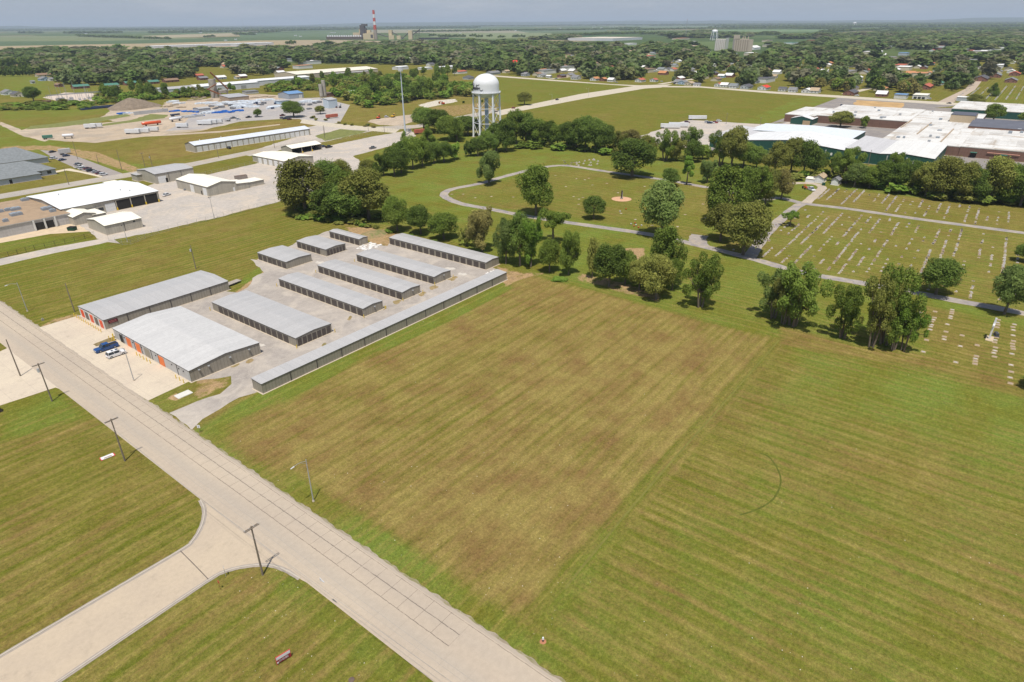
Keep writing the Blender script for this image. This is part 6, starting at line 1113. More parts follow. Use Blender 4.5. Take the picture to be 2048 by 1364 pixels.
# gravel mound with retaining wall
def mound(g, rx, ry, h, mat, label, seed=1):
    r_ = random.Random(seed); mb = MB(); n, m = 28, 9; vs = []
    for i in range(m+1):
        f = i/m
        for k in range(n): a = 2*math.pi*k/n; q = (1-f)*(1+.12*math.sin(a*3+seed)+.05*r_.uniform(-1, 1)); vs.append((rx*q*math.cos(a), ry*q*math.sin(a), h*(1-(1-f)**1.3)*(1+.05*r_.uniform(-1, 1)) if i else -.1))
    mb.add(vs, [(i*n+k, i*n+(k+1) % n, (i+1)*n+(k+1) % n, (i+1)*n+k) for i in range(m) for k in range(n)], 0, True); return tag(mb.build('gravel_mound', mat, loc=(g[0], g[1], 0)), label, 'mound')
g = ZG('T3', 1650, 530); mound(g, 27, 22, 10, gravel_mat('brown gravel heap', (.21, .165, .12), (.27, .215, .16), (.17, .135, .10), 4), 'large brown gravel mound behind the blue pipes', 2)
mound(G(742, 470), 9, 5, 1.6, gravel_mat('weedy soil', (.30, .22, .12), (.14, .17, .05), (.34, .24, .13), 6), 'weedy soil mound behind the smallest storage building', 5)
g = ZG('T3', 1880, 600); tag(MB().box(-17, -.6, 0, 17, .6, 3.2).build('retaining_wall', GREYW, loc=(g[0], g[1], 0)), 'long pale block wall right of the gravel mound', 'wall')
g = ZG('T3', 1230, 540); tag(MB().box(-18, -2, 0, 18, 2, 1.6).box(-12, 2.5, 0, 20, 5, 2.2).build('pipe_rack', PAINT['navy'], loc=(g[0], g[1], 0)), 'dark stack of pipes left of the gravel mound', 'pipe rack')
# rusty conveyor plant
g = ZG('T4', 620, 405); o = empty('conveyor_plant', (g[0], g[1], 0), 0, 'derelict aggregate tower with rusty inclined conveyors', 'conveyor plant')
CS = plain('aged concrete', (.36, .33, .28), .9, .2, .3)
MB().tube((0, 0, 0), (0, 0, 21), 4.2, n=20).build('tower', CS, o); MB().box(4, -7, 5, 15, 4, 8).box(4.5, -6, 0, 5.5, -5, 5).box(13.5, -6, 0, 14.5, -5, 5).build('bin', CS, o)
MB().tube((-2, -4, 29), (14, -9, 9), 1.0, n=6).build('conveyor', RUST, o); MB().tube((-11, -6, 11), (8, -16, 0), 1.0, n=6).build('conveyor', RUST, o); MB().tube((-12, -6, 10), (3, -5, 16), .6, n=6).build('conveyor', RUST, o)
# silos
for x, y, h, l in ((1950, 430, 17, 'left concrete silo of the pair beside the pale blue box'), (1990, 425, 21, 'taller concrete silo of the pair beside the pale blue box')):
    g = ZG('T4', x, y); o = empty('silo', (g[0], g[1], 0), 0, l, 'silo', 'concrete silos'); MB().tube((0, 0, 4), (0, 0, h), 2.2, n=18).build('shell', CS, o); MB().lathe([(.4, 2.5), (2.2, 4)], n=18).build('hopper', CS, o)
    for a in range(4): MB().tube((1.9*math.cos(a*1.57), 1.9*math.sin(a*1.57), 0), (1.9*math.cos(a*1.57), 1.9*math.sin(a*1.57), 4.2), .15, n=5).build('leg', STEEL, o)
# substation
g = ZG('T3', 1010, 430); o = empty('substation', (g[0], g[1], 0), 0, 'electric substation with steel masts on a pale stone pad', 'substation')
for k in range(9): x, y = rr.uniform(-40, 30), rr.uniform(-6, 25); MB().tube((x, y, 0), (x, y, rr.uniform(16, 24)), .22, .1, 6).build('mast', STEEL, o)
for k in range(16): x, y = rr.uniform(-30, 30), rr.uniform(-8, 10); s = rr.uniform(.8, 2.0); MB().box(x-s, y-s, 0, x+s, y+s, s*2).tube((x, y, s*2), (x, y, s*2+2), .2, n=6).build('switchgear', STEEL if k % 2 else PAINT['silver'], o)
for y in (-4, 2, 8): MB().box(-34, y-.1, 7, 30, y+.1, 7.4).box(-34, y-.1, 0, -33.7, y+.2, 7).box(30, y-.1, 0, 30.3, y+.2, 7).box(0, y-.1, 0, .3, y+.2, 7).build('gantry', STEEL, o)
MB().box(-44, -12, 0, -36, -8, 3).build('control_house', BRICK, o); 

# ------------------------------------------------------------------ water tower
WT = plain('white tank paint', (.72, .73, .74), .4, .03, .1); WTL = plain('pale blue white tower steel', (.80, .81, .83), .45, .03, .2)
gl_ = G(952, 277); gr_ = G(1000, 277); g = G(974.5, 274)
Rt = SPAN(974, 277, 51)/2; Zt = HGT((974.5, 274), (973, 147)); zb = HGT((974.5, 274), (973, 184.5))
o = empty('water_tower', (g[0], g[1], 0), 0, 'tall white multi-legged water tower with a script name, before the crop field', 'water tower')
bowl = [(0.5, zb-4.2), (Rt*.55, zb-3.4), (Rt*.85, zb-1.9), (Rt, zb)]
wallz = zb+(Zt-zb)*.42
dome = [(Rt, wallz)]+[(Rt*math.cos(a), wallz+(Zt-wallz)*math.sin(a)) for a in np.linspace(.12, 1.57, 9)]
MB().lathe([(Rt, zb), (Rt, wallz)]+dome[1:], n=48).build('tank', WT, o); MB().lathe(bowl, n=48).build('bowl', WTL, o)
MB().lathe([(Rt+.02, zb-.2), (Rt+1.3, zb-.2), (Rt+1.3, zb+.3), (Rt+1.2, zb+.3), (Rt+1.2, zb), (Rt+.02, zb)], n=48, smooth=False).build('balcony', WT, o)
NL = 6; legs = []
for k in range(NL):
    a = YAW+math.pi+math.pi/6+k*2*math.pi/NL; p0 = ((Rt+.9)*math.cos(a), (Rt+.9)*math.sin(a), 0); p1 = ((Rt)*math.cos(a), (Rt)*math.sin(a), zb); legs.append((p0, p1)); MB().tube(p0, p1, .72, .66, 12).build('leg', WTL, o); MB().box(-1, -1, 0, 1, 1, .5).build('footing', M_CONC, o, p0)
lerp = lambda k, f: tuple(legs[k][0][i]*(1-f)+legs[k][1][i]*f for i in range(3))
lv = [0.02, .33, .66, .97]
for k in range(NL):
    j = (k+1) % NL; mb = MB()
    for f in (.33, .66): mb.tube(lerp(k, f), lerp(j, f), .2, n=6)
    for a, b in zip(lv[:-1], lv[1:]): mb.tube(lerp(k, a), lerp(j, b), .11, n=5).tube(lerp(j, a), lerp(k, b), .11, n=5)
    mb.build('brace', WTL, o)
MB().tube((0, 0, 0), (0, 0, zb-3.8), 1.5, n=18).build('riser', plain('blue grey riser', (.36, .44, .54), .5), o)
rl = MB()
for k in range(24):
    a = k*math.pi/12; rl.tube(((Rt+1.25)*math.cos(a), (Rt+1.25)*math.sin(a), zb), ((Rt+1.25)*math.cos(a), (Rt+1.25)*math.sin(a), zb+1.1), .05, n=4)
rl.lathe([(Rt+1.25, zb+1.05), (Rt+1.3, zb+1.12), (Rt+1.25, zb+1.15)], n=36); rl.build('railing', WT, o)
# the name in flowing script: strokes wrapped round the tank wall (u along the wall, v up)
STROKES = [[(1.5, 2.7), (1.2, 3.1), (.6, 3.1), (.2, 2.6), (.5, 2.0), (1.2, 1.5), (1.3, .8), (.7, .2), (0, .3), (-.2, .7)],
 [(1.5, .5), (1.9, 1.3), (1.8, .6), (2.1, .4), (2.5, 1.0)], [(2.0, 1.8), (2.1, 1.9)],
 [(2.5, .3), (3.0, 1.8), (3.3, 2.7), (3.1, 2.8), (2.8, 1.6), (2.7, .3), (2.9, .9), (3.4, 1.3), (3.4, .9), (2.95, .8), (3.5, .3), (3.9, .7)],
 [(3.9, .7), (4.4, 1.1), (4.3, 1.4), (4.0, 1.2), (4.0, .5), (4.4, .3), (4.9, .8), (5.2, 1.4), (5.3, .9), (5.1, .3), (4.8, .4)],
 [(5.1, .3), (5.8, .9), (6.4, 2.5), (6.1, 1.4), (6.0, .4), (6.4, .4)], [(5.7, 1.9), (6.4, 2.0), (8.4, 2.5)],
 [(6.4, .4), (7.0, 1.3), (6.7, 1.3), (6.5, .8), (6.8, .3), (7.3, .6), (7.2, 1.2), (7.5, 1.1), (7.9, 1.2), (7.9, .3), (8.2, 1.1), (8.7, 1.3), (8.7, .4), (9.2, .1), (9.9, .0), (10.8, .4)]]
tx = MB(); a0 = YAW+math.pi-1.50; sc = (Rt*1.28)/10.8; vz = zb+(wallz-zb)*.34
for st in STROKES:
    pts = [((Rt+.06)*math.cos(a0+u*sc/Rt), (Rt+.06)*math.sin(a0+u*sc/Rt), vz+v*sc*1.45) for u, v in st]
    # the wall runs from the left edge of the tank towards its middle as seen from the road
    for p, q in zip(pts[:-1], pts[1:]): tx.tube(p, q, .2, n=5)
tx.build('lettering', plain('dark grey lettering', (.05, .05, .06), .6), o)
# far water towers
for (rg, x, y, yt, w, lb, nl) in (('R3', 1615, 322, 236, 11.5, 'white water tower beside the grain elevator', 6), ('R4', 690, 213, 176, 6, 'tiny white water tower on the far right horizon', 4)):
    b = Z(rg, x, y); g = G(*b); h = HGT(b, Z(rg, x, yt)); rr_ = SPAN(*b, w)/2; o = empty('water_tower', (g[0], g[1], 0), 0, lb, 'water tower', 'far water towers')
    MB().lathe([(0, h*.62), (rr_*.9, h*.7), (rr_, h*.78), (rr_, h*.88), (rr_*.7, h*.97), (0, h)], n=20).build('tank', WT, o)
    for k in range(nl): a = k*2*math.pi/nl; MB().tube((rr_*1.3*math.cos(a), rr_*1.3*math.sin(a), 0), (rr_*.95*math.cos(a), rr_*.95*math.sin(a), h*.75), rr_*.09, n=6).build('leg', WTL, o)
    MB().tube((0, 0, 0), (0, 0, h*.65), rr_*.16, n=8).build('riser', WTL, o)
# cellular mast
b = (811, 271); g = G(*b); h = HGT(b, (803.5, 134)); o = empty('cell_mast', (g[0], g[1], 0), 0, 'tall pale grey monopole mast with antenna array on top', 'mast')
MB().tube((0, 0, 0), (0, 0, h), .72, .28, 16).build('pole', plain('pale grey mast', (.50, .55, .60), .5, .03), o)
for k in range(12): a = k*math.pi/6; MB().box(-.12, -.22, -1.4, .12, .22, 1.4).build('antenna', SW, o, (1.6*math.cos(a), 1.6*math.sin(a), h-1.6), rz=a)
mb = MB()
for zz in (h-2.6, h-.6): mb.lathe([(1.7, zz), (1.8, zz+.1), (1.7, zz+.2)], n=18)
for k in range(6): a = k*math.pi/3; mb.tube((0, 0, h-2.6), (1.75*math.cos(a), 1.75*math.sin(a), h-2.5), .06, n=4)
mb.build('platform', STEEL, o)
# radio masts
for (x, y, yt, lb) in ((1371, 76, 40, 'thin dark lattice radio mast above the town trees'), (488, 60, 36, 'faint thin radio mast on the left horizon')):
    g = G(x, y); h = HGT((x, y), (x, yt)); o = empty('radio_mast', (g[0], g[1], 0), 0, lb, 'mast', 'radio masts'); MB().tube((0, 0, 0), (0, 0, h), 1.6, .9, 4).build('lattice', STEEL, o); MB().tube((0, 0, h), (0, 0, h+6), .6, .3, 6).build('beacon', SR, o)

# ------------------------------------------------------------------ grain elevator
CONC = plain('tan concrete silos', (.46, .39, .31), .9, .08, .02); CONW = plain('pale concrete silos', (.62, .58, .53), .9, .08, .02)
b = (1474, 103); g = G(*b); m1 = SPAN(*b, 1.0); H1 = HGT((1474, 103), (1474, 80)); 
o = empty('grain_elevator', (g[0], g[1], 0), YAW-math.pi/2-.30, 'big tan grain elevator with ribbed silos and headhouse', 'grain elevator')
def silorow(n, r_, x0, y0, h, mat, name='silo', dy=0):
    for k in range(n): MB().tube((x0+k*2*r_*.97, y0+dy*k, 0), (x0+k*2*r_*.97, y0+dy*k, h), r_, n=14).build(name, mat, o)
silorow(7, m1*2.2, -m1*6, 0, H1, CONC); silorow(7, m1*2.2, -m1*6, m1*4.2, H1, CONC)
MB().box(-m1*8, -m1*1.5, H1*1.0, m1*20, m1*6, H1*1.10).build('gallery', CONC, o); MB().box(-m1*10, -m1*2.4, 0, -m1*7, m1*6, H1*1.1).build('headhouse', plain('dark headhouse wall', (.30, .27, .25), .9), o)
MB().box(-m1*9.5, -m1*2, H1*1.101, m1*2, m1*5, H1*1.42).build('headhouse', CONC, o); MB().box(m1*20.1, -m1*3.0, 0, m1*28, m1*6, H1*1.04).build('annex', CONC, o)
for x in (8, 12, 18): MB().tube((m1*x, m1*3, H1*1.1), (m1*x, m1*3, H1*1.3), m1*1.0, n=10).build('cyclone', CONC, o)
b = (1430, 101); g2 = G(*b); o = empty('grain_elevator', (g2[0], g2[1], 0), YAW-math.pi/2-.30, 'paler smaller grain elevator left of the big tan one', 'grain elevator')
H2 = HGT((1430, 101), (1430, 79)); silorow(6, m1*1.75, 0, 0, H2, CONW); silorow(6, m1*1.75, 0, m1*3.4, H2, CONW); MB().box(m1*19.2, -m1*2, 0, m1*25, m1*5, H2*1.15).build('headhouse', plain('green grey headhouse', (.40, .41, .37), .9), o); MB().box(-m1*.5, -m1, H2, m1*19, m1*4, H2*1.06).build('gallery', CONW, o)

# ------------------------------------------------------------------ power plant
b = (752, 79); g = G(*b); m1 = SPAN(*b, 1.0)
o = empty('power_plant', (g[0], g[1], 0), YAW-math.pi/2-.24, 'distant power station with red and white striped stack', 'power plant')
Hs = HGT(b, (747, 20)); YC = plain('yellow tan cladding', (.60, .49, .31), .8, .05, .01); DKS = plain('dark boiler steel', (.10, .085, .085), .8, .2, .03)
RED_ = plain('red stack band', (.50, .085, .06), .7); bands = [0, .34, .50, .635, .73, .86, 1.0]; cols = [YC, RED_, SW, RED_, SW, RED_]
bands = [0, .30, .44, .60, .73, .87, 1.0]; cols = [plain('sooty concrete', (.33, .27, .22), .9), RED_, SW, RED_, SW, RED_]
bands = [0, .34, .50, .62, .74, .86, 1.0]; cols = [cols[0], RED_, SW, RED_, SW, RED_]
st = MB(); rad = lambda f: m1*(3.6-1.4*f)
for (a, b_), m in zip(zip(bands[:-1], bands[1:]), range(6)): st.tube((0, 0, Hs*a), (0, 0, Hs*b_), rad(a), rad(b_), 24, m, cap=(b_ == 1.0))
st.build('stack', [cols[0], RED_, SW, RED_, SW, RED_], o)
def pb(name, x0, x1, z1, mat, y0=0, y1=8, z0=0): MB().box(m1*x0, m1*y0, m1*z0, m1*x1, m1*y1, m1*z1).build(name, mat, o)
pb('turbine_hall', -49, -34, 12.5, YC); pb('turbine_hall', -36, -30, 19, YC, 2, 8); pb('boiler_house', -33, -24, 26, DKS, 0, 8); pb('boiler_house', -35, -21, 20, DKS, 3, 9); pb('boiler_house', -31, -19, 28, DKS, 4, 8, 24)
pb('annex', -26, -14, 11, YC, -3, 3); pb('annex', -14, -2, 13, YC, -5, 2); pb('door', -8.5, -3.5, 9, DKS, -5.2, -5.01, 3); pb('annex', -20, -12, 17, YC, 3, 8)
pb('transfer_house', 29, 36, 17, YC, -3, 3); pb('transfer_house', 31, 41, 8, YC, -5, -3.1); pb('transfer_house', 71, 79, 16, YC, -4, 2); pb('shed', 46, 54, 7, YC, -3, 2)
for a, b_ in (((2, 0, 11), (30, 0, 4)), ((36, 0, 13), (60, 0, 1)), ((56, 0, 2), (71, 0, 12)), ((79, 0, 8), (95, 0, 18))): MB().tube([v*m1 for v in a], [v*m1 for v in b_], m1*.9, n=6).build('conveyor', DKS, o)
for k in range(4): pb('support', 84+3*k, 84.5+3*k, 9+3*k, DKS, -.3, .3)
pb('coal_pile', 92, 150, 3.2, plain('coal', (.045, .045, .05), .9), -2, 8)
pb('cooling_tower', -104, -26, 5.5, plain('dark cooling cells', (.12, .09, .07), .9), -9, -4)
for k in range(15): MB().lathe([(m1*1.9, m1*5.5), (m1*1.4, m1*8.0)], m1*(-101+5.1*k), -m1*6.5, 10).build('fan_stack', SW, o)
for k in range(14): x = -108+3.4*k; MB().tube((m1*x, m1*10, 0), (m1*x, m1*10, m1*(12+4*(k % 3))), m1*.22, n=4).build('pylon', STEEL, o)
# cemetery monuments
g = G(1243, 398); tag(MB().lathe([(5.0, .02), (4.6, .12), (0, .14)], n=30).build('monument_bed', plain('orange gravel bed', (.56, .33, .20), .9, .12, 1), loc=(g[0], g[1], 0)), 'round orange gravel bed around the upright cemetery monument', 'gravel bed')
o = empty('monument', (g[0], g[1], .12), .3, 'upright dark and white statue monument on the round bed', 'monument'); MB().box(-.9, -.6, 0, .9, .6, .6).build('plinth', CS, o); MB().prism([(-.7, .6), (.7, .6), (.45, 3.6), (.1, 4.2), (-.4, 4.0)], 'y', -.3, .3).build('statue', plain('dark brown stone', (.06, .045, .04), .7), o); MB().prism([(.1, .6), (.9, .6), (.8, 2.6), (.5, 3.4)], 'y', -.35, .28).build('figure', SW, o)
g = G(1978, 678); o = empty('memorial_cross', (g[0], g[1], 0), 0.0, 'tall white cross on a pale slab at the right edge of the cemetery', 'cross'); MB().box(-1.6, -1.0, 0, 2.2, .8, .12).build('slab', plain('worn slab', (.5, .4, .28), .9), o); MB().box(-.22, -.22, .12, .22, .22, 6.4).build('shaft', SW, o)
ang_ = math.atan2(g[1], g[0]); cr = MB().box(-1.7, -.24, 4.3, -.225, .24, 4.75).box(.225, -.24, 4.3, 1.7, .24, 4.75).build('arm', SW, o, rz=ang_)
g = G(1992, 671); tag(MB().box(-.9, -.4, 0, .9, .4, .9).box(-1.2, -.6, 0, 1.2, .6, .15).build('headstone', plain('polished dark granite', (.07, .075, .085), .3), loc=(g[0], g[1], 0), rz=.3), 'dark polished double headstone right beside the white cross', 'headstone')
# ------------------------------------------------------------------ trees
def leaf_mat(name, a, b, trans=.34):
    t = NT(name); nt = t.m.node_tree; oi = t.n.new('ShaderNodeObjectInfo'); gp = t.n.new('ShaderNodeNewGeometry')
    ob = t.noise(.16, 3, .6, vec=gp.outputs['Position']); fi = t.noise(1.1, 3, .7, vec=gp.outputs['Position'])
    c = t.mix(t.ramp(ob, .35, .65), a, b); c = t.mix(t.math('MULTIPLY', t.ramp(fi, .45, .7), .5), c, tuple(min(1, x*1.5+.01) for x in b))
    c = t.mul(c, t.math('MULTIPLY_ADD', oi.outputs['Random'], .55, .90)); c = t.mul(c, t.ramp(fi, .3, .7, .8, 1.2))
    t.n.remove(t.b); df = t.n.new('ShaderNodeBsdfDiffuse'); tl = t.n.new('ShaderNodeBsdfTranslucent'); mx = t.n.new('ShaderNodeMixShader'); mx.inputs[0].default_value = trans
    t.link(c, df.inputs[0]); t.link(t.mul(c, 1.3), tl.inputs[0]); t.link(df.outputs[0], mx.inputs[1]); t.link(tl.outputs[0], mx.inputs[2])
    t.link(mx.outputs[0], t.n['Material Output'].inputs[0]); return t.m
LM = {'grey': leaf_mat('grey brown leaves', (.15, .15, .075), (.20, .19, .09)), 'dark': leaf_mat('dark green leaves', (.082, .130, .026), (.128, .175, .038)), 'mid': leaf_mat('mid green leaves', (.108, .160, .028), (.158, .205, .040)),
      'olive': leaf_mat('olive leaves', (.150, .168, .040), (.205, .208, .052)), 'brown': leaf_mat('brownish green leaves', (.172, .162, .052), (.228, .200, .068)),
      'light': leaf_mat('light grey green leaves', (.120, .170, .045), (.165, .212, .062)), 'fresh': leaf_mat('fresh green leaves', (.112, .198, .028), (.160, .235, .040))}
BARK = plain('tree bark', (.16, .13, .10), .95, .25, 3)
BARKP = plain('pale tree bark', (.17, .135, .10), .95, .2, 3)
def lobes_of(kind, r):
    L = []
    if kind == 'round':
        L.append((0, 0, .56, .30))
        for k in range(22): a = r.uniform(0, 6.28); e = r.uniform(-.55, 1.35); q = .31; L.append((q*math.cos(a)*math.cos(e), q*math.sin(a)*math.cos(e), .56+.30*math.sin(e), r.uniform(.11, .19)))
    elif kind == 'oak':
        L.append((0, 0, .5, .28))
        for k in range(26): a = r.uniform(0, 6.28); e = r.uniform(-.5, 1.3); q = .33*r.uniform(.85, 1.1); L.append((q*math.cos(a)*math.cos(e), q*math.sin(a)*math.cos(e), .52+.34*math.sin(e), r.uniform(.09, .17)))
    elif kind == 'tall':
        for k in range(21): z = r.uniform(.20, .90); a = r.uniform(0, 6.28); q = .34*math.sin(math.pi*min(1, (z-.02)/1.0))**.5*r.uniform(.35, 1.35); L.append((q*math.cos(a), q*math.sin(a), z, r.uniform(.08, .17)))
        L.append((0, 0, .5, .2)); L.append((0, 0, .72, .18))
    elif kind == 'loose':
        for k in range(24): a = k*2.4+r.uniform(-.5, .5); z = .28+.66*k/24+r.uniform(-.05, .05); q = r.uniform(.12, .52)*(1.1-.45*abs(z-.6)); L.append((q*math.cos(a), q*math.sin(a), z, r.uniform(.07, .15)))
        L += [(r.uniform(-.12, .12), r.uniform(-.12, .12), .35+.15*k, .11) for k in range(4)]
    elif kind == 'open':
        for k in range(18): a = r.uniform(0, 6.28); q = r.uniform(.1, .42); L.append((q*math.cos(a), q*math.sin(a), .62+r.uniform(0, .28)-q*.2, r.uniform(.07, .13)))
    elif kind == 'cone':
        for k in range(26): z = .15+.8*k/26; a = r.uniform(0, 6.28); q = .36*(1.02-z)*r.uniform(.6, 1.1); L.append((q*math.cos(a), q*math.sin(a), z, .06+.11*(1-z)))
    elif kind == 'layer':
        for k in range(16): z = (.42, .6, .78, .93)[k % 4]; a = r.uniform(0, 6.28); q = (.40-.28*(z-.42)/.5)*r.uniform(.4, 1.0); L.append((q*math.cos(a), q*math.sin(a), z, r.uniform(.06, .10)))
    elif kind == 'bush':
        for k in range(16): a = r.uniform(0, 6.28); q = r.uniform(0, .34); L.append((q*math.cos(a), q*math.sin(a), r.uniform(.2, .75)*(1-q*.8), r.uniform(.12, .22)))
    return L
def leaves(kind, seed, n, leaf, flat=1.0):
    r = random.Random(seed); rg = np.random.RandomState(seed); L = np.array(lobes_of(kind, r)); w = L[:, 3]**2; idx = rg.choice(len(L), n, p=w/w.sum())
    d = rg.normal(size=(n, 3)); d /= np.linalg.norm(d, axis=1)[:, None]; d[:, 2] = np.where(rg.rand(n) < .3, np.abs(d[:, 2]), d[:, 2])
    rad = L[idx, 3]*(.70+.38*rg.rand(n))*np.where(rg.rand(n) < .14, 1+.45*rg.rand(n), 1); P = L[idx, :3]+d*rad[:, None]
    if kind == 'willow': P[:, 2] -= rg.rand(n)*.06
    N = d*.7+rg.normal(size=(n, 3))*.42+np.array([-.22, -.15, .50]); N /= np.linalg.norm(N, axis=1)[:, None]
    T = np.cross(N, rg.normal(size=(n, 3))); T /= np.linalg.norm(T, axis=1)[:, None]; B = np.cross(N, T); s = (leaf*(.55+.8*rg.rand(n)))[:, None]
    V = np.stack([P-T*s*.5-B*s*.35, P+T*s*.5-B*s*.45, P+T*s*.45+B*s*.5, P-T*s*.55+B*s*.4], 1); V[:, :, 2] = np.clip(V[:, :, 2], .01, None)
    return V.reshape(-1, 3), np.arange(n*4).reshape(-1, 4), L
def trunk_mesh(kind, L, seed, bark):
    r = random.Random(seed); mb = MB()
    if kind in ('loose',):
        for s in ((-.05, 0), (.05, .04), (0, -.06)):
            top_ = (s[0]*3.2, s[1]*3.2, .55); mb.tube((s[0], s[1], 0), top_, .030, .016, 7)
            for l in r.sample(list(L), 6): mb.tube((s[0]*2, s[1]*2, .3), tuple(l[:3]), .010, .004, 5)
    else:
        hh = .30 if kind not in ('open', 'layer') else .45
        mb.tube((0, 0, 0), (.01, 0, hh), .034, .024, 9).tube((.01, 0, hh), (0, .01, .75), .024, .008, 7)
        for l in r.sample(list(L), min(9, len(L))): mb.tube((.005, 0, hh*.9), tuple(l[:3]), .012, .004, 5)
    return mb.mesh('trunk', bark)
TREE = {}
def proto(kind, lod, v):
    k = (kind, lod, v)
    if k not in TREE:
        n, leaf = {'near': (13500, .0235), 'mid': (2200, .056), 'far': (520, .110)}[lod]
        if kind in ('loose', 'open', 'layer'): n = int(n*(.9 if kind == 'loose' else .7)); leaf *= .92
        if kind == 'cone': leaf *= .8
        V, Q, L = leaves(kind, 17*v+len(kind)*5, n, leaf); me = bpy.data.meshes.new('crown'); fill_mesh(me, V, Q); me.materials.append(LM['mid'])
        TREE[k] = (me, trunk_mesh(kind, L, v, BARKP if kind in ('loose', 'open') else BARK))
    return TREE[k]
NTREE = [0]
def tree_at(g, w, h, kind, mat, label, group, name='tree', lod='mid', v=0):
    me, tm = proto(kind, lod, v); o = empty(name, (g[0], g[1], 0), rnd.uniform(0, 6.28), label, 'tree' if name != 'bush' else 'bush', group); o.scale = (w, w, h)
    c = put('crown', me, o); c.material_slots[0].link = 'OBJECT'; c.material_slots[0].material = LM[mat]
    if name != 'bush': put('trunk', tm, o)
    NTREE[0] += 1; return o
ORD = ['leftmost', 'second from left', 'third from left', 'fourth from left', 'fifth from left', 'sixth from left', 'seventh from left', 'eighth from left', 'ninth from left', 'tenth from left', 'eleventh from left', 'twelfth from left', 'thirteenth from left', 'fourteenth from left', 'fifteenth from left', 'sixteenth from left', 'seventeenth from left', 'eighteenth from left']
COLW = dict(dark='dark green', mid='green', olive='olive green', brown='brownish', light='pale green', fresh='bright green')
SHW = dict(round='rounded', oak='broad', tall='tall', loose='ragged many-stemmed', open='open flat-topped', cone='pointed', layer='layered', bush='bushy')
KN = dict(cone='conifer_tree', layer='pine_tree', loose='elm_tree', round='maple_tree', oak='oak_tree', tall='tall_tree', open='locust_tree')
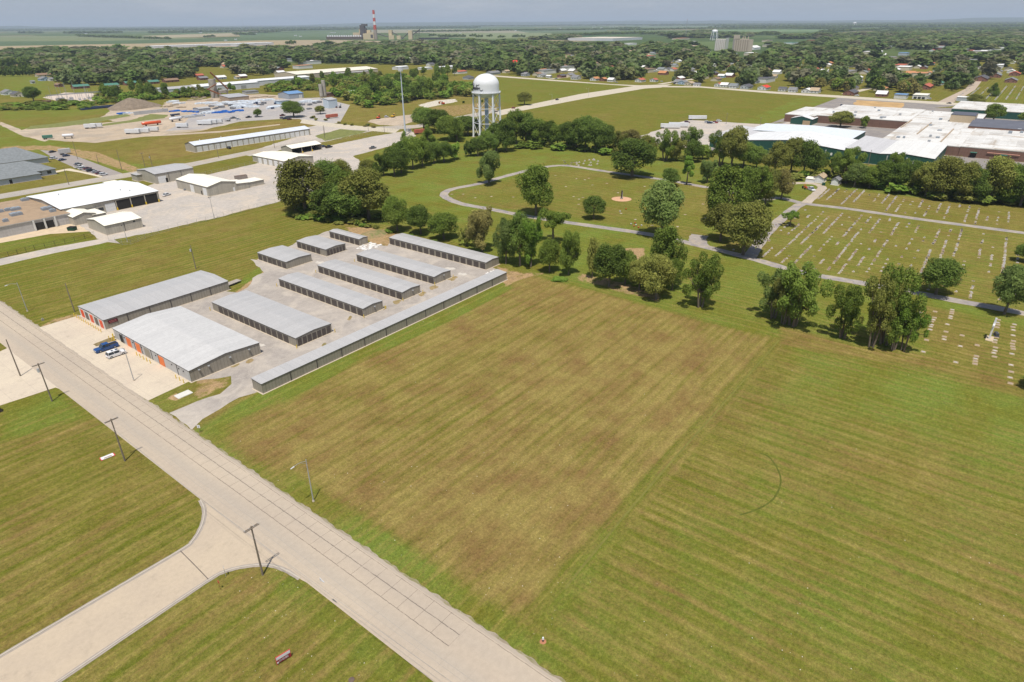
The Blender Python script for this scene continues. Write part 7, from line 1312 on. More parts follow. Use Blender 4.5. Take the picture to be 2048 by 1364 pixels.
# foot x, foot y, top y, crown width, form, colour, label (or None for a row label)
ROWS = {
 'in the big clump left of the cemetery': [(612, 425, 322, 100, 'oak', 'olive'), (652, 402, 322, 74, 'round', 'dark'), (690, 418, 345, 70, 'round', 'mid'), (668, 438, 372, 80, 'tall', 'dark'), (738, 438, 340, 98, 'oak', 'olive'), (706, 440, 366, 80, 'oak', 'dark'), (590, 420, 352, 56, 'round', 'olive'), (688, 372, 320, 48, 'round', 'olive'), (736, 348, 320, 34, 'round', 'olive')],
 'in the line below the mast': [(768, 352, 306, 32, 'tall', 'dark'), (789, 352, 294, 44, 'round', 'dark'), (803, 346, 283, 36, 'tall', 'dark'), (826, 338, 274, 42, 'round', 'mid'), (845, 332, 282, 32, 'tall', 'mid'), (868, 327, 285, 34, 'tall', 'dark'), (888, 324, 285, 40, 'round', 'dark'), (911, 319, 285, 24, 'tall', 'fresh'), (812, 318, 262, 32, 'cone', 'mid'), (857, 300, 250, 44, 'cone', 'mid'), (848, 262, 215, 50, 'round', 'dark'), (878, 266, 220, 52, 'oak', 'dark'), (902, 280, 232, 56, 'round', 'mid'), (914, 284, 238, 36, 'cone', 'mid'), (936, 270, 232, 54, 'oak', 'dark')],
 'at the foot of the water tower': [(938, 313, 280, 20, 'tall', 'dark'), (956, 312, 276, 34, 'round', 'dark'), (976, 308, 262, 40, 'oak', 'dark'), (993, 304, 248, 42, 'tall', 'dark'), (1012, 302, 240, 46, 'oak', 'dark')],
 'in the hedge before the crop field': [(1032, 287, 220, 50, 'oak', 'mid'), (1052, 289, 222, 50, 'tall', 'dark'), (1076, 290, 240, 40, 'tall', 'mid'), (1096, 292, 243, 40, 'round', 'dark'), (1115, 294, 248, 40, 'round', 'mid'), (1134, 297, 246, 42, 'round', 'dark'), (1153, 300, 240, 46, 'oak', 'dark'), (1170, 303, 234, 50, 'oak', 'dark'), (1190, 305, 240, 46, 'round', 'dark'), (1208, 306, 250, 42, 'round', 'dark'), (1234, 302, 262, 36, 'loose', 'olive'), (1255, 300, 260, 50, 'oak', 'brown'), (1290, 312, 272, 44, 'oak', 'olive')],
 'below the trailer lot and green halls': [(1330, 322, 262, 46, 'loose', 'mid'), (1352, 322, 276, 34, 'tall', 'olive'), (1378, 318, 258, 42, 'loose', 'dark'), (1384, 324, 282, 38, 'round', 'dark'), (1405, 318, 290, 30, 'oak', 'mid'), (1440, 332, 268, 48, 'loose', 'mid'), (1462, 334, 254, 54, 'oak', 'olive'), (1486, 334, 284, 42, 'round', 'mid'), (1512, 338, 292, 40, 'oak', 'dark')],
 'in the belt below the factory': [(1548, 350, 285, 52, 'oak', 'olive'), (1580, 348, 277, 52, 'oak', 'olive'), (1606, 352, 283, 50, 'round', 'dark'), (1630, 350, 298, 42, 'round', 'dark'), (1666, 354, 312, 32, 'tall', 'dark'), (1690, 366, 300, 50, 'loose', 'mid'), (1708, 374, 328, 46, 'round', 'light'), (1738, 376, 332, 46, 'round', 'mid'), (1762, 378, 322, 46, 'round', 'dark'), (1784, 372, 302, 34, 'open', 'mid'), (1792, 382, 326, 50, 'round', 'dark'), (1820, 386, 324, 50, 'round', 'dark'), (1850, 392, 322, 56, 'oak', 'olive'), (1882, 398, 314, 72, 'oak', 'olive'), (1916, 402, 322, 56, 'oak', 'olive'), (1944, 404, 336, 56, 'round', 'dark'), (1976, 406, 314, 72, 'oak', 'olive'), (2008, 408, 330, 60, 'round', 'mid'), (2040, 412, 328, 64, 'round', 'dark')],
 'in the cluster at the lane junction': [(1450, 446, 334, 88, 'oak', 'mid'), (1500, 430, 326, 56, 'tall', 'mid'), (1530, 410, 336, 44, 'tall', 'olive'), (1562, 398, 338, 44, 'oak', 'brown'), (1440, 482, 408, 62, 'oak', 'olive'), (1486, 510, 402, 86, 'oak', 'olive')],
 'right behind the longest storage unit': [(795, 462, 394, 50, 'round', 'mid'), (842, 468, 412, 50, 'round', 'dark'), (888, 478, 428, 58, 'round', 'mid'), (933, 492, 456, 26, 'loose', 'olive'), (964, 503, 412, 56, 'tall', 'brown'), (1012, 528, 440, 42, 'tall', 'light'), (1040, 532, 428, 56, 'oak', 'dark'), (1062, 534, 432, 44, 'tall', 'fresh'), (1099, 544, 482, 44, 'round', 'mid'), (1106, 486, 417, 58, 'open', 'mid')],
 'in the clump behind the brown field': [(1137, 550, 458, 40, 'tall', 'mid'), (1218, 572, 488, 64, 'round', 'dark'), (1250, 568, 500, 46, 'oak', 'mid'), (1278, 580, 514, 50, 'oak', 'olive'), (1312, 598, 512, 66, 'oak', 'olive'), (1326, 566, 452, 66, 'tall', 'mid'), (1344, 580, 520, 36, 'round', 'mid')],
 'in the ragged lower cemetery row': [(1400, 614, 512, 66, 'loose', 'mid'), (1546, 636, 541, 62, 'loose', 'light'), (1566, 648, 550, 50, 'loose', 'olive'), (1584, 652, 530, 88, 'loose', 'mid'), (1684, 676, 568, 62, 'loose', 'mid'), (1742, 694, 560, 60, 'loose', 'olive'), (1766, 688, 533, 84, 'loose', 'mid'), (1786, 700, 590, 56, 'loose', 'mid'), (1806, 702, 610, 52, 'loose', 'fresh')],
}
SINGLE = [(978, 368, 300, 50, 'tall', 'light', 'drooping pale green tree standing alone where the cemetery lane curves'), (1072, 430, 333, 76, 'oak', 'mid', 'big leafy tree alone beside the lane at the left of the cemetery'), (1187, 438, 394, 46, 'round', 'dark', 'small dark round tree left of the round gravel bed'), (1322, 474, 362, 86, 'oak', 'light', 'large pale green tree right of the round gravel bed'),
 (1264, 354, 280, 92, 'oak', 'dark', 'broad dark oak casting shade on the upper cemetery lane'), (1341, 372, 337, 38, 'round', 'dark', 'small round dark tree beside the layered pine'), (1373, 369, 314, 38, 'layer', 'fresh', 'layered pine with bare trunk on the upper cemetery lane'), (1414, 366, 317, 36, 'tall', 'light', 'pale slender tree left of the big lane junction trees'), (1580, 452, 421, 34, 'open', 'fresh', 'tiny spreading tree on the cross lane of the cemetery'),
 (1871, 589, 518, 84, 'round', 'dark', 'dark rounded tree casting shade across the lower cemetery lane'), (2008, 628, 528, 74, 'oak', 'light', 'pale leafy tree beside the lower lane at the right edge'), (2048, 524, 488, 42, 'round', 'dark', 'dark tree cut by the right edge above the lower lane'), (2072, 778, 730, 60, 'round', 'dark', 'dark tree mostly outside the right edge below the white cross'), (1184, 556, 476, 24, 'tall', 'olive', 'thin leaning tree behind the brown field'),
 (1680, 254, 222, 48, 'oak', 'olive', 'broad tree before the long brick wing'), (1727, 256, 232, 20, 'tall', 'mid', 'narrow tree before the long brick wing'), (1986, 242, 208, 42, 'oak', 'mid', 'broad tree among the white factory roofs'), (2050, 244, 224, 28, 'round', 'mid', 'tree at the right edge among the factory roofs'), (1950, 212, 188, 36, 'round', 'olive', 'round tree at the shop near the town road corner'), (1984, 192, 165, 30, 'cone', 'dark', 'dark pointed conifer in the far small cemetery'),
 (588, 234, 202, 46, 'round', 'dark', 'dark round tree in the middle of the works yard'), (516, 234, 218, 18, 'round', 'dark', 'small dark tree at the left of the works gate'), (641, 228, 212, 22, 'round', 'olive', 'small olive tree at the foot of the pale blue box'), (68, 203, 173, 32, 'oak', 'dark', 'dark round tree beside the houses at far left'), (1049, 210, 185, 30, 'round', 'olive', 'grey green round bush tree beside the farm road'), (1890, 180, 163, 8, 'tall', 'dark', 'narrow dark tree on the cross street')]
for row, L in ROWS.items():
    order = sorted(range(len(L)), key=lambda i: L[i][0])
    for rank, i in enumerate(order):
        x, y, ty, w, kind, mat = L[i]; g = G(x, y); hh = max(5, HGT((x, y), (x, ty))); W_ = SPAN(x, y, w)
        pos = 'rightmost' if rank == len(L)-1 else ORD[rank]
        tree_at(g, W_*(1.10 if kind == 'loose' else 1.20), hh*1.03, kind, mat, '%s %s tree, %s %s' % (COLW[mat], SHW[kind].split()[0], pos, row), 'trees '+row, KN.get(kind, 'tree'), 'near' if w > 30 else 'mid', i % 3)
for x, y, ty, w, kind, mat, lab in SINGLE:
    tree_at(G(x, y), SPAN(x, y, w)*1.12, max(4, HGT((x, y), (x, ty)))*1.03, kind, mat, lab, None, KN.get(kind, 'tree'), 'near' if w > 28 else 'mid', int(x) % 3)
for k, (x, y) in enumerate(((1108, 560), (1118, 558), (1128, 560))): pass
tree_at(G(1118, 561), 7.5, 1.0, 'bush', 'fresh', 'low patch of bright green weeds at the top of the brown field', None, 'bush', 'mid', 1)
# scrub and hedges, each plant its own
def inpoly(p, poly):
    c = False
    for i in range(len(poly)):
        (x0, y0), (x1, y1) = poly[i], poly[i-1]
        if (y0 > p[1]) != (y1 > p[1]) and p[0] < (x1-x0)*(p[1]-y0)/(y1-y0)+x0: c = not c
    return c
def ranked(objs, label, noun):
    gr = {}
    for o, mat, kind in objs: gr.setdefault((mat, kind), []).append(o)
    for (mat, kind), L in gr.items():
        L.sort(key=lambda o: PX(o.location.x, o.location.y)[0])
        for i, o in enumerate(L):
            pos = 'only' if len(L) == 1 else ordinal(i, len(L))
            o['label'] = ('%s %s %s, %s %s' % (COLW[mat], SHW[kind].split()[0], noun, pos if pos != 'only' else 'the only such one', label)).replace('bushy bush', 'bush')
def thicket(poly, n, hr, wr, kinds, mats, label, group, name='tree', lod='mid'):
    xs = [p[0] for p in poly]; ys = [p[1] for p in poly]; k = 0; tries = 0; made = []
    while k < n and tries < n*60:
        tries += 1; p = (rnd.uniform(min(xs), max(xs)), rnd.uniform(min(ys), max(ys)))
        if not inpoly(p, poly): continue
        kd, mt = rnd.choice(kinds), rnd.choice(mats); made.append((tree_at(G(*p), rnd.uniform(*wr), rnd.uniform(*hr), kd, mt, label, group, name, lod, k % 3), mt, kd)); k += 1
    ranked(made, label, 'bush' if name == 'bush' else 'tree')
thicket([(728, 200), (740, 214), (800, 205), (860, 196), (930, 190), (925, 178), (860, 170), (800, 172), (740, 180)], 26, (15, 21), (12, 18), ('round', 'oak', 'tall'), ('dark', 'mid', 'fresh'), 'in the grove behind the mast', 'trees of the grove behind the mast')
thicket([(640, 178), (720, 176), (790, 168), (800, 160), (720, 150), (640, 160), (560, 176), (530, 180)], 24, (10, 16), (8, 13), ('round', 'oak', 'tall', 'loose'), ('fresh', 'olive', 'mid', 'light'), 'in the strip before the cream factory', 'scrub trees of the overgrown strip')
thicket([(195, 208), (330, 196), (345, 190), (330, 184), (240, 188), (190, 198)], 14, (12, 18), (9, 14), ('round', 'oak'), ('dark', 'mid'), 'in the clump behind the gravel mound', 'trees behind the gravel mound')
thicket([(340, 196), (440, 190), (540, 182), (620, 172), (600, 165), (480, 172), (400, 180)], 16, (7, 12), (6, 10), ('round', 'bush', 'oak'), ('mid', 'fresh', 'olive'), 'before the long white warehouse', 'bushes before the white warehouse')
thicket([(820, 165), (930, 160), (925, 150), (860, 148), (810, 150)], 11, (12, 18), (10, 14), ('round', 'oak'), ('dark', 'mid'), 'beside the white commercial building', 'trees left of the water tower tank')
thicket([(0, 216), (170, 214), (200, 218), (170, 208), (60, 206), (0, 210)], 12, (2.5, 4.5), (14, 24), ('bush',), ('dark', 'mid'), 'in the hedge below the substation', 'bushes of the left hedge', 'bush')
thicket([(585, 436), (700, 446), (745, 452), (740, 442), (680, 438), (600, 428)], 10, (2, 4), (5, 8), ('bush',), ('fresh', 'olive', 'light'), 'below the big clump of trees', 'bushes below the big clump', 'bush')
thicket([(620, 240), (700, 252), (760, 258), (758, 254), (700, 247), (625, 234)], 10, (1.5, 3), (4, 6), ('bush',), ('olive', 'brown', 'dark'), 'along the turning yard fence', 'bushes along the turning yard', 'bush')
thicket([(850, 216), (1010, 212), (1010, 200), (940, 205), (860, 208)], 3, (2, 4), (3, 5), ('bush',), ('mid', 'dark'), 'on rough ground by the water tower', 'bushes beside the water tower', 'bush')
thicket([(690, 452), (790, 470), (1000, 535), (1040, 548), (1000, 528), (800, 462), (700, 446)], 12, (1.2, 2.5), (3, 5), ('bush',), ('fresh', 'olive', 'mid'), 'at the back of the storage yard', 'weeds behind the storage yard', 'bush')
# ------------------------------------------------------------------ the wooded town: the nearest trees singly, the rest as one wood
WOOD = [[(-60, 112), (100, 104), (300, 106), (520, 102), (620, 100), (700, 92), (900, 88), (1024, 87), (1100, 90), (1150, 92), (1250, 96), (1340, 94), (1380, 86), (1450, 84), (1530, 84), (1560, 76), (1700, 69), (1800, 66), (2120, 64),
         (2120, 160), (2040, 158), (1965, 158), (1930, 176), (1900, 186), (1850, 194), (1780, 188), (1700, 186), (1600, 180), (1540, 178), (1460, 170), (1350, 166), (1290, 160), (1200, 160), (1130, 157), (1060, 154), (1024, 148), (980, 144), (930, 140), (860, 130), (780, 130), (740, 128), (620, 128), (560, 138), (545, 150), (500, 152), (440, 146), (380, 156), (330, 160), (300, 166), (240, 170), (165, 172), (112, 166), (110, 150), (60, 148), (-60, 150)],
        [(1030, 84), (1100, 76), (1200, 72), (1300, 74), (1340, 68), (1420, 64), (1440, 70), (1500, 68), (1560, 66), (1560, 72), (1450, 76), (1330, 78), (1100, 80)]]
CLEAR = [(228, 268, 124, 140), (290, 345, 122, 132), (390, 460, 134, 156), (-60, 75, 132, 148), (1330, 1350, 112, 124), (1500, 1580, 68, 76), (1405, 1535, 84, 113), (1155, 1345, 72, 88), (1876, 1910, 70, 74), (1735, 1870, 100, 118), (1540, 1640, 78, 94)]
def near_house(p):
    for hx, hy, w, dd in HBOX:
        d = math.hypot(*G(hx, hy)); wp = (w*1.0+dd*.4)*FPX/d*.85; hp = 13*FPX/d
        if hx-dd*FPX/d*.4-1 < p[0] < hx+wp+1 and hy-3 < p[1] < hy+hp*(1.1 if w > 28 else .88): return True
    return False
cand = []
rr2 = random.Random(77)
def add_wood(polys):
    d = 520.0
    while d < 9000:
        sp = max(10.5, d/82.0); da = sp/d; a = R(-8)
        while a < R(84):
            r_ = d+rr2.uniform(-.45, .45)*sp; aa = a+rr2.uniform(-.45, .45)*da; x, y = r_*math.cos(aa), r_*math.sin(aa); p = PX(x, y); a += da
            if p[0] < -60 or p[0] > 2110: continue
            if not any(inpoly(p, q) for q in polys): continue
            if any(c[0] < p[0] < c[1] and c[2] < p[1] < c[3] for c in CLEAR): continue
            if near_house(p): continue
            cand.append((r_, x, y, sp))
        d += sp*.95
add_wood(WOOD); cand.sort()
room = 300-NTREE[0]; print('single trees so far', NTREE[0], 'wood', len(cand))
front = []
for r_, x, y, sp in cand[:max(0, room)]:
    s = rnd.uniform(.75, 1.25); kd, mt = rnd.choice(('round', 'oak', 'tall')), rnd.choice(('dark', 'mid', 'olive', 'light', 'brown')); front.append((tree_at((x, y), 14*s, 13*s, kd, mt, 'x', 'front trees of the wooded town', 'town_tree', 'far', rnd.randint(0, 2)), mt, kd))
ranked(front, 'at the front edge of town', 'tree')
TPL = [leaves(k, s, n, lf)[:2] for k, s, n, lf in (('round', 1, 150, .20), ('oak', 2, 150, .20), ('oak', 3, 150, .19), ('tall', 4, 150, .19))]
TPL2 = [leaves(k, s, n, lf)[:2] for k, s, n, lf in (('oak', 5, 46, .32), ('round', 6, 46, .32), ('oak', 7, 46, .32))]
def wood_object(items, name, label, mats):
    """items: x, y, width, height"""
    VS, QS, MI, off = [], [], [], 0
    for x, y, w, h, far_ in items:
        V, Q = (TPL2 if far_ else TPL)[rr2.randrange(3 if far_ else 4)]; a = rr2.uniform(0, 6.28); c, s = math.cos(a), math.sin(a)
        P = np.empty_like(V); P[:, 0] = (V[:, 0]*c-V[:, 1]*s)*w+x; P[:, 1] = (V[:, 0]*s+V[:, 1]*c)*w+y; P[:, 2] = V[:, 2]*h
        VS.append(P); QS.append(Q+off); off += len(V); MI.append(np.full(len(Q), rr2.choice((0, 0, 0, 1, 1, 2, 2, 3, 4, 5)) % len(mats), np.int32))
    me = bpy.data.meshes.new(name); fill_mesh(me, np.concatenate(VS), np.concatenate(QS))
    for m in mats: me.materials.append(m)
    me.polygons.foreach_set('material_index', np.concatenate(MI)); o = bpy.data.objects.new(name, me); COL.objects.link(o); return tag(o, label, 'trees', None, 'stuff')
WLM = [leaf_mat('town leaves %d' % i, a, b) for i, (a, b) in enumerate((((.078, .122, .038), (.115, .158, .050)), ((.110, .158, .048), (.155, .195, .064)), ((.140, .160, .062), (.185, .195, .080)), ((.17, .17, .10), (.22, .21, .13)), ((.15, .20, .08), (.20, .24, .11)), ((.115, .19, .048), (.16, .22, .066))))]
items = []
for r_, x, y, sp in cand[max(0, room):]:
    s = rr2.choice((.6, .75, .9, 1.0, 1.1, 1.3)); items.append((x, y, max(12.5, sp*1.3)*s, (14.0 if r_ < 2500 else 15.0)*s*(1.0 if rr2.random() > .04 else 1.35), r_ > 1500))
wood_object(items, 'town_wood', 'dense leafy trees covering the whole town as far as its edge', WLM)
items = []
for poly, sp, hh in (([(735, 216), (860, 200), (990, 190), (930, 172), (860, 165), (800, 158), (690, 168), (660, 190)], 9, 8), ([(530, 184), (640, 182), (660, 168), (760, 170), (800, 156), (700, 150), (540, 172)], 8, 5), ([(190, 210), (345, 198), (440, 192), (440, 186), (330, 182), (190, 196)], 7, 5), ([(0, 222), (180, 218), (200, 210), (160, 204), (0, 212)], 9, 3.5), ([(590, 438), (745, 456), (750, 448), (600, 430)], 3, 2), ([(1030, 296), (1280, 316), (1300, 308), (1040, 284)], 7, 4), ([(1560, 360), (1660, 362), (1840, 396), (2100, 424), (2100, 406), (1840, 380), (1640, 346)], 7, 4), ([(560, 420), (760, 440), (780, 432), (600, 405)], 6, 3)):
    P = [G(*q) for q in poly]; x = min(p[0] for p in P)
    while x < max(p[0] for p in P):
        y = min(p[1] for p in P)
        while y < max(p[1] for p in P):
            q = (x+rr2.uniform(-.5, .5)*sp, y+rr2.uniform(-.5, .5)*sp)
            if inpoly(q, P) and rr2.random() < .75: items.append((q[0], q[1], sp*rr2.uniform(.9, 1.7), hh*rr2.uniform(.5, 1.3), False))
            y += sp
        x += sp
wood_object(items, 'undergrowth', 'tangled undergrowth beneath and between the hedgerow trees', [LM['mid'], LM['fresh'], LM['olive']]); print('undergrowth', len(items))
# ---- tree belts between the far fields
BELT = [([(40, 67), (85, 67)], 1), ([(130, 67), (245, 66)], 2), ([(155, 72), (175, 72)], 1), ([(160, 73), (282, 77)], 2), ([(290, 78), (342, 79)], 1), ([(410, 75), (432, 74)], 1), ([(468, 68), (486, 68)], 1), ([(470, 70), (512, 70)], 1), ([(0, 62), (120, 61), (300, 61)], 1), ([(300, 66), (500, 63), (640, 60)], 2), ([(500, 67), (560, 64)], 1), ([(573, 89), (590, 89)], 1),
        ([(640, 60), (760, 58), (960, 55)], 2), ([(825, 64), (1024, 61), (1160, 60)], 2), ([(860, 73), (875, 72)], 1), ([(878, 74), (930, 74)], 2), ([(940, 73), (952, 73)], 1), ([(953, 75), (966, 75)], 1), ([(975, 74), (982, 74)], 1), ([(998, 76), (1010, 76)], 1), ([(1026, 75), (1050, 75)], 1), ([(1088, 74), (1094, 73)], 1), ([(1102, 75), (1110, 75)], 2),
        ([(-60, 57.5), (300, 57), (640, 54)], 3), ([(-60, 60), (340, 60), (640, 57)], 2), ([(640, 52), (1000, 48.5), (1300, 47)], 3), ([(640, 56), (1000, 52), (1300, 50)], 2), ([(1300, 46), (1700, 45), (2100, 42)], 5), ([(1300, 50), (1700, 49), (2100, 46)], 4), ([(1560, 55), (2100, 52)], 3),
        ([(1000, 50), (1250, 49)], 1), ([(1120, 73), (1200, 69), (1290, 66)], 3), ([(1150, 60), (1280, 57)], 2), ([(1240, 60), (1420, 57), (1560, 56), (1700, 58)], 3), ([(1430, 53), (1700, 54)], 2), ([(1280, 68), (1420, 66)], 3), ([(1430, 69), (1560, 70)], 2), ([(1700, 52), (1850, 53), (2100, 50)], 3), ([(1760, 58), (1900, 58), (2100, 56)], 3), ([(1560, 50), (1750, 50)], 1), ([(1640, 64), (1760, 60)], 3),
        ([(1780, 62), (1950, 60), (2100, 59)], 3), ([(0, 133), (60, 131), (110, 129)], 2), ([(0, 154), (60, 152), (100, 149)], 1), ([(-20, 146), (90, 144)], 1), ([(1540, 247), (1600, 222)], 0)]
items = []
for pl, n in BELT:
    for k in range(n):
        for (x0, y0), (x1, y1) in zip(pl[:-1], pl[1:]):
            x = x0
            while x <= x1:
                f = (x-x0)/(x1-x0+1e-6); y = y0+(y1-y0)*f+k*.55+rr2.uniform(-.25, .25)*(1 if n > 1 else .6); g = G(x, y); d = math.hypot(*g)
                if d < 60000: items.append((g[0], g[1], 5.2*d/FPX*rr2.uniform(.8, 1.3), rr2.uniform(10, 17)*(1 if d < 9000 else 1.5), True))
                x += rr2.uniform(2.0, 3.6)
wood_object(items, 'tree_belts', 'dark belts of trees between the far fields', [LM['dark'], LM['dark'], LM['mid']])
print('belt', len(items))
# scattered farms far away
FARM = ((228, 61), (232, 61), (330, 60), (170, 68), (400, 66), (450, 82), (470, 80), (590, 72), (662, 66), (668, 66), (770, 58), (775, 58), (1120, 57), (1186, 55), (1190, 55), (1202, 56), (1220, 54), (1226, 54), (1233, 54), (600, 74), (395, 65), (510, 68), (1030, 62), (1075, 61), (920, 67), (1365, 55))
for i, (x, y) in enumerate(FARM):
    g = G(x, y); w = SPAN(x, y, 5); bldg('farm_building', 'white farm building far out in the fields, '+ordinal(sorted(FARM).index((x, y)), len(FARM)), 'farm building', (g[0], g[0]+w, g[1], g[1]+w*.5), 7 if w < 60 else 12, 'flat', 0, HW['w'], SHING['white'], .1, 'far farm buildings', foundation=False)

# ------------------------------------------------------------------ low hills on the horizon
HT = [(-200, 50.5), (0, 52), (40, 51.5), (90, 53.5), (200, 53.5), (300, 53), (420, 54), (520, 53), (580, 51), (640, 48.5), (700, 46.5), (760, 45), (860, 44.5), (960, 43.5), (1040, 43.5), (1200, 42.6), (1270, 40.6), (1330, 42.0), (1400, 41.2), (1450, 40.2), (1500, 41.5), (1650, 41), (1720, 40), (1850, 40), (1900, 38), (1950, 35.5), (2048, 34.5), (2300, 35)]
hb_ = MB(); DH = 30000; rows = []
for i in range(len(HT)-1):
    n = 6
    for k in range(n): rows.append((HT[i][0]+(HT[i+1][0]-HT[i][0])*k/n, HT[i][1]+(HT[i+1][1]-HT[i][1])*k/n+rr2.uniform(-.25, .25)))
V = []
for x, y in rows:
    d = ray(x, y); s = DH/math.hypot(d.x, d.y); zt = max(30, CAMH+d.z*s); ux, uy = d.x*s/DH, d.y*s/DH
    for f, z in ((-7000, -2), (-3500, zt*.40), (-1500, zt*.78), (0, zt), (2500, zt*.6), (6000, -2)): V.append((ux*(DH+f), uy*(DH+f), z))
F = [(i*6+k, (i+1)*6+k, (i+1)*6+k+1, i*6+k+1) for i in range(len(rows)-1) for k in range(5)]
me = bpy.data.meshes.new('hills'); me.from_pydata(V, [], [f[::-1] for f in F]); me.materials.append(plain('distant wooded hills', (.045, .075, .035), .95, .3, .0008)); me.update()
for p in me.polygons: p.use_smooth = True
o = bpy.data.objects.new('hills', me); COL.objects.link(o); tag(o, 'low blue wooded hills along the horizon', None, None, 'structure')

# ------------------------------------------------------------------ grave markers
SECT = [([(1452, 503), (1600, 416), (1700, 427), (1830, 445), (2130, 490), (2130, 645), (2040, 617), (1900, 590), (1830, 576), (1700, 553), (1600, 535), (1500, 508)], .60, 'stone'),
        ([(1655, 378), (1700, 376), (1830, 398), (2130, 440), (2130, 474), (1830, 430), (1632, 402)], .62, 'stone'),
        ([(1785, 640), (1830, 602), (1900, 610), (2130, 668), (2130, 800), (1960, 748), (1850, 716), (1800, 690)], .42, 'flat'),
        ([(900, 388), (1100, 345), (1290, 368), (1440, 390), (1395, 470), (1250, 452), (1050, 425), (950, 405)], .045, 'flat')]
MSTONE = [plain('white marble marker', (.50, .48, .45), .7, .1), plain('pinkish granite marker', (.36, .27, .23), .7, .1), plain('dark granite marker', (.12, .11, .11), .4, .1), plain('grey stone marker', (.42, .41, .40), .8, .1)]
SOILM = plain('worn sandy grave soil', (.33, .255, .15), .95, .25, 1.2)
rg_ = random.Random(9); stones = []
for poly, dens, typ in SECT:
    W_ = [G(*p) for p in poly]; x0, x1 = min(p[0] for p in W_), max(p[0] for p in W_); y0, y1 = min(p[1] for p in W_), max(p[1] for p in W_)
    y = math.floor(y0/3.9)*3.9; pit = 3.9 if dens > .3 else 5.0
    while y < y1:
        x = x0; on = rg_.random() < .6; rowd = rg_.choice((1.0, .95, .9, .7, .35)) if dens > .3 else 1
        while x < x1:
            if rg_.random() < (.06 if on else .09): on = not on
            yy = y+(x-240)*.03+rg_.uniform(-.18, .18)
            if rg_.random() < (min(.95, dens*1.5)*rowd if on else dens*.10) and inpoly((x, yy), W_): stones.append((math.hypot(x, yy), x+rg_.uniform(-.15, .15), yy, typ))
            x += rg_.choice((1.2, 1.5, 1.9)) if typ == 'stone' else rg_.choice((1.8, 2.4))
        y += pit
stones.sort(); print('stones', len(stones))
def stone_mb(mb, x, y, typ, r_, mi=0):
    if typ == 'flat': w, l, h = .28, .34, .05; mb.box(x-w, y-l, 0, x+w, y+l, h, mi).box(x-.75, y-.6, 0, x+.6, y+.6, .025, 4)
    else:
        w = r_.uniform(.16, .36); h = r_.choice((.12, .2, .35, .5)); mb.box(x-.30, y-w-.10, 0, x+.22, y+w+.10, .10, mi).box(x-.14, y-w, .10, x+.14, y+w, h, mi).box(x-.8, y-.42, 0, x+.5, y+.5, .022, 4)
SM = []
for k in range(8):
    mb = MB(); stone_mb(mb, 0, 0, 'stone' if k < 5 else 'flat', rg_); SM.append(mb.mesh('grave_marker', [MSTONE[(0, 3, 2, 0, 1, 1, 0, 3)[k]]]*4+[SOILM]))
NM = ['white marble', 'grey stone', 'dark granite', 'small white', 'pinkish', 'flat pinkish', 'flat white', 'flat grey']
for d, x, y, typ in stones[:300]:
    k = rg_.choice((0, 1, 2, 3, 4)) if typ == 'stone' else rg_.choice((5, 5, 6, 7)); p = PX(x, y); sec = 'rows below the lower cemetery lane' if typ == 'flat' and p[0] > 1500 else ('lawn inside the lane loop' if typ == 'flat' else 'rows just above the lower cemetery lane')
    o = put('grave_marker', SM[k], None, (x, y, 0), rg_.uniform(-.05, .05)); tag(o, NM[k]+' grave marker in the '+sec, 'grave marker', NM[k]+' grave markers in the '+sec)
mb = MB()
for d, x, y, typ in stones[300:]: stone_mb(mb, x, y, typ, rg_, rg_.choice((0, 0, 3, 3, 1, 2)))
# far cemetery at the top right
for k in range(260):
    p = (rg_.uniform(1900, 2060), rg_.uniform(172, 200)); 
    if inpoly(p, [(1905, 202), (1945, 176), (2060, 172), (2060, 202)]): x, y = G(*p); y = round(y/9)*9; mb.box(x-.3, y-.7, 0, x+.3, y+.7, .9, 0)
tag(mb.build('grave_markers', MSTONE+[SOILM]), 'the remaining rows of small grave markers across the cemetery', 'grave markers', kind='stuff')
for k in range(22):      # upright stones near the lane bend
    x_, y_ = rg_.uniform(1128, 1205), rg_.uniform(318, 332); g = G(x_, y_); dk_ = x_ < 1152
    o = put('headstone', SM[2 if dk_ else 0], None, (g[0], g[1], 0)); o.scale = (1.5, 1.5, 1.9); tag(o, ('dark' if dk_ else 'white')+' upright headstone in the old plot by the upper lane bend', 'headstone', ('dark' if dk_ else 'white')+' headstones by the upper lane bend')
for k, (x_, y_) in enumerate([(1262, 449), (1268, 453), (1272, 451), (1277, 456), (1283, 452), (1270, 447), (1240, 424), (1252, 419)]):
    g = G(x_, y_); tag(MB().tube((0, 0, 0), (0, 0, .5), .25, .4, 6).build('flower_vase', PAINT['orange'] if k % 2 else SW, loc=(g[0], g[1], 0)), ('orange' if k % 2 else 'white')+' flower bunch on the grass by the pale green tree', 'flowers', ('orange' if k % 2 else 'white')+' flower bunches on the cemetery grass')

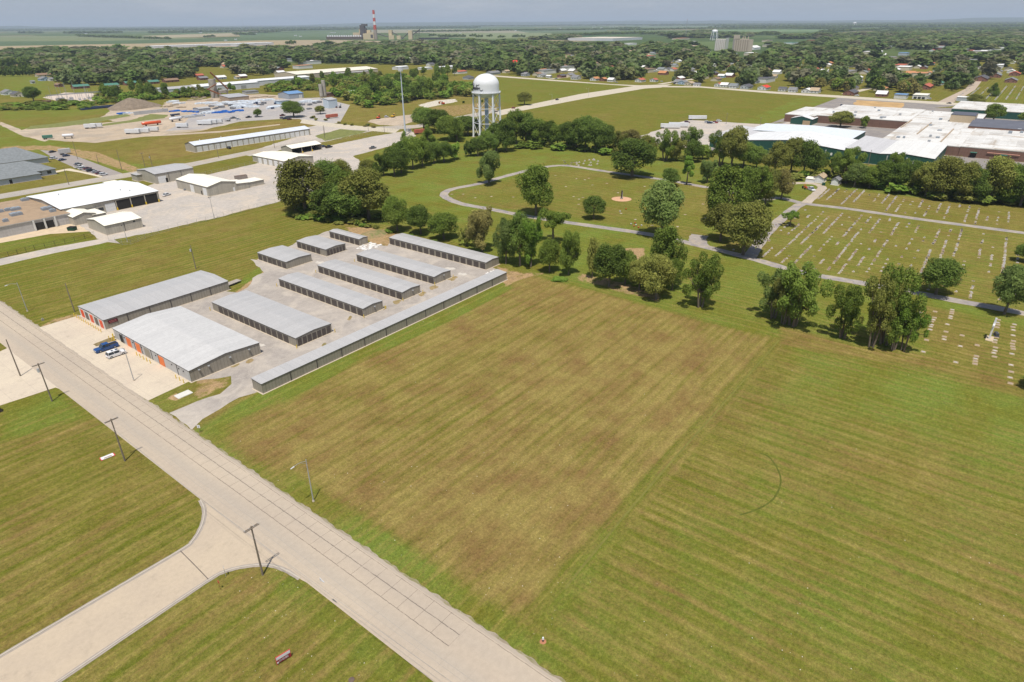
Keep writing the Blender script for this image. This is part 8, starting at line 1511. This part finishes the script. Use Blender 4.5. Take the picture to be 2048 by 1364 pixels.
# ------------------------------------------------------------------ fences
FEN = plain('chain link fence', (.33, .34, .33), .6, .1)
def fence(pts, h, label, step=3.0, rails=(.5, 1.0), r_=.035, mat=None):
    P = [G(*p) for p in pts]; o = empty('fence', (P[0][0], P[0][1], 0), 0, label, 'fence'); ox, oy = P[0]; n = 0; ra = MB()
    for a, b in zip(P[:-1], P[1:]):
        L = math.hypot(b[0]-a[0], b[1]-a[1]); m = max(1, int(L/step))
        for k in range(m):
            u = k/m; n += 1
            if n <= 100: MB().tube((0, 0, 0), (0, 0, h), r_*1.3, n=5).build('post', mat or FEN, o, (a[0]+(b[0]-a[0])*u-ox, a[1]+(b[1]-a[1])*u-oy, 0))
        for f in rails: ra.tube((a[0]-ox, a[1]-oy, h*f), (b[0]-ox, b[1]-oy, h*f), r_*.7, n=4)
    ra.build('wire', mat or FEN, o); return o
fence([(218, 481), (245, 490), (262, 489), (318, 466), (430, 438), (515, 416), (568, 402)], 2.1, 'tall wire fence along the works yard above the field', 4, (.1, .4, .7, 1))
fence([(0, 518), (70, 500), (150, 483), (190, 472)], 2.0, 'dark fence along the left driveway', 3, (.15, .5, .8, 1), .05, DARK)
fence([(370, 352), (400, 353), (500, 330), (560, 318)], 2.0, 'wire fence around the gravel yard of the cream roofed workshop', 4, (.1, .5, 1))
fence([(640, 288), (700, 276), (760, 266), (800, 258)], 2.0, 'wire fence along the public street before the mast', 3, (.1, .5, 1))

# ------------------------------------------------------------------ summer haze
hx0, hx1, hy0, hy1 = gx[0]-50, gx[-1]+50, gy[0]-50, gy[-1]+50
mxz = max((o.matrix_world.translation.z for o in bpy.data.objects), default=0)
hm = bpy.data.materials.new('summer haze'); hm.use_nodes = True; hn = hm.node_tree; hn.nodes.clear(); out = hn.nodes.new('ShaderNodeOutputMaterial'); vol = hn.nodes.new('ShaderNodeVolumePrincipled')
vol.inputs['Color'].default_value = (.74, .86, 1.0, 1); vol.inputs['Density'].default_value = 5.0e-5; vol.inputs['Anisotropy'].default_value = 0.0
hn.links.new(vol.outputs[0], out.inputs['Volume'])
HZTOP = 330.0
hz = MB().box(hx0, hy0, -3.2, hx1, hy1, HZTOP).build('haze', hm); tag(hz, 'pale blue summer haze over the whole country', None, None, 'stuff')
print('objects', len(bpy.data.objects), 'haze top', HZTOP)
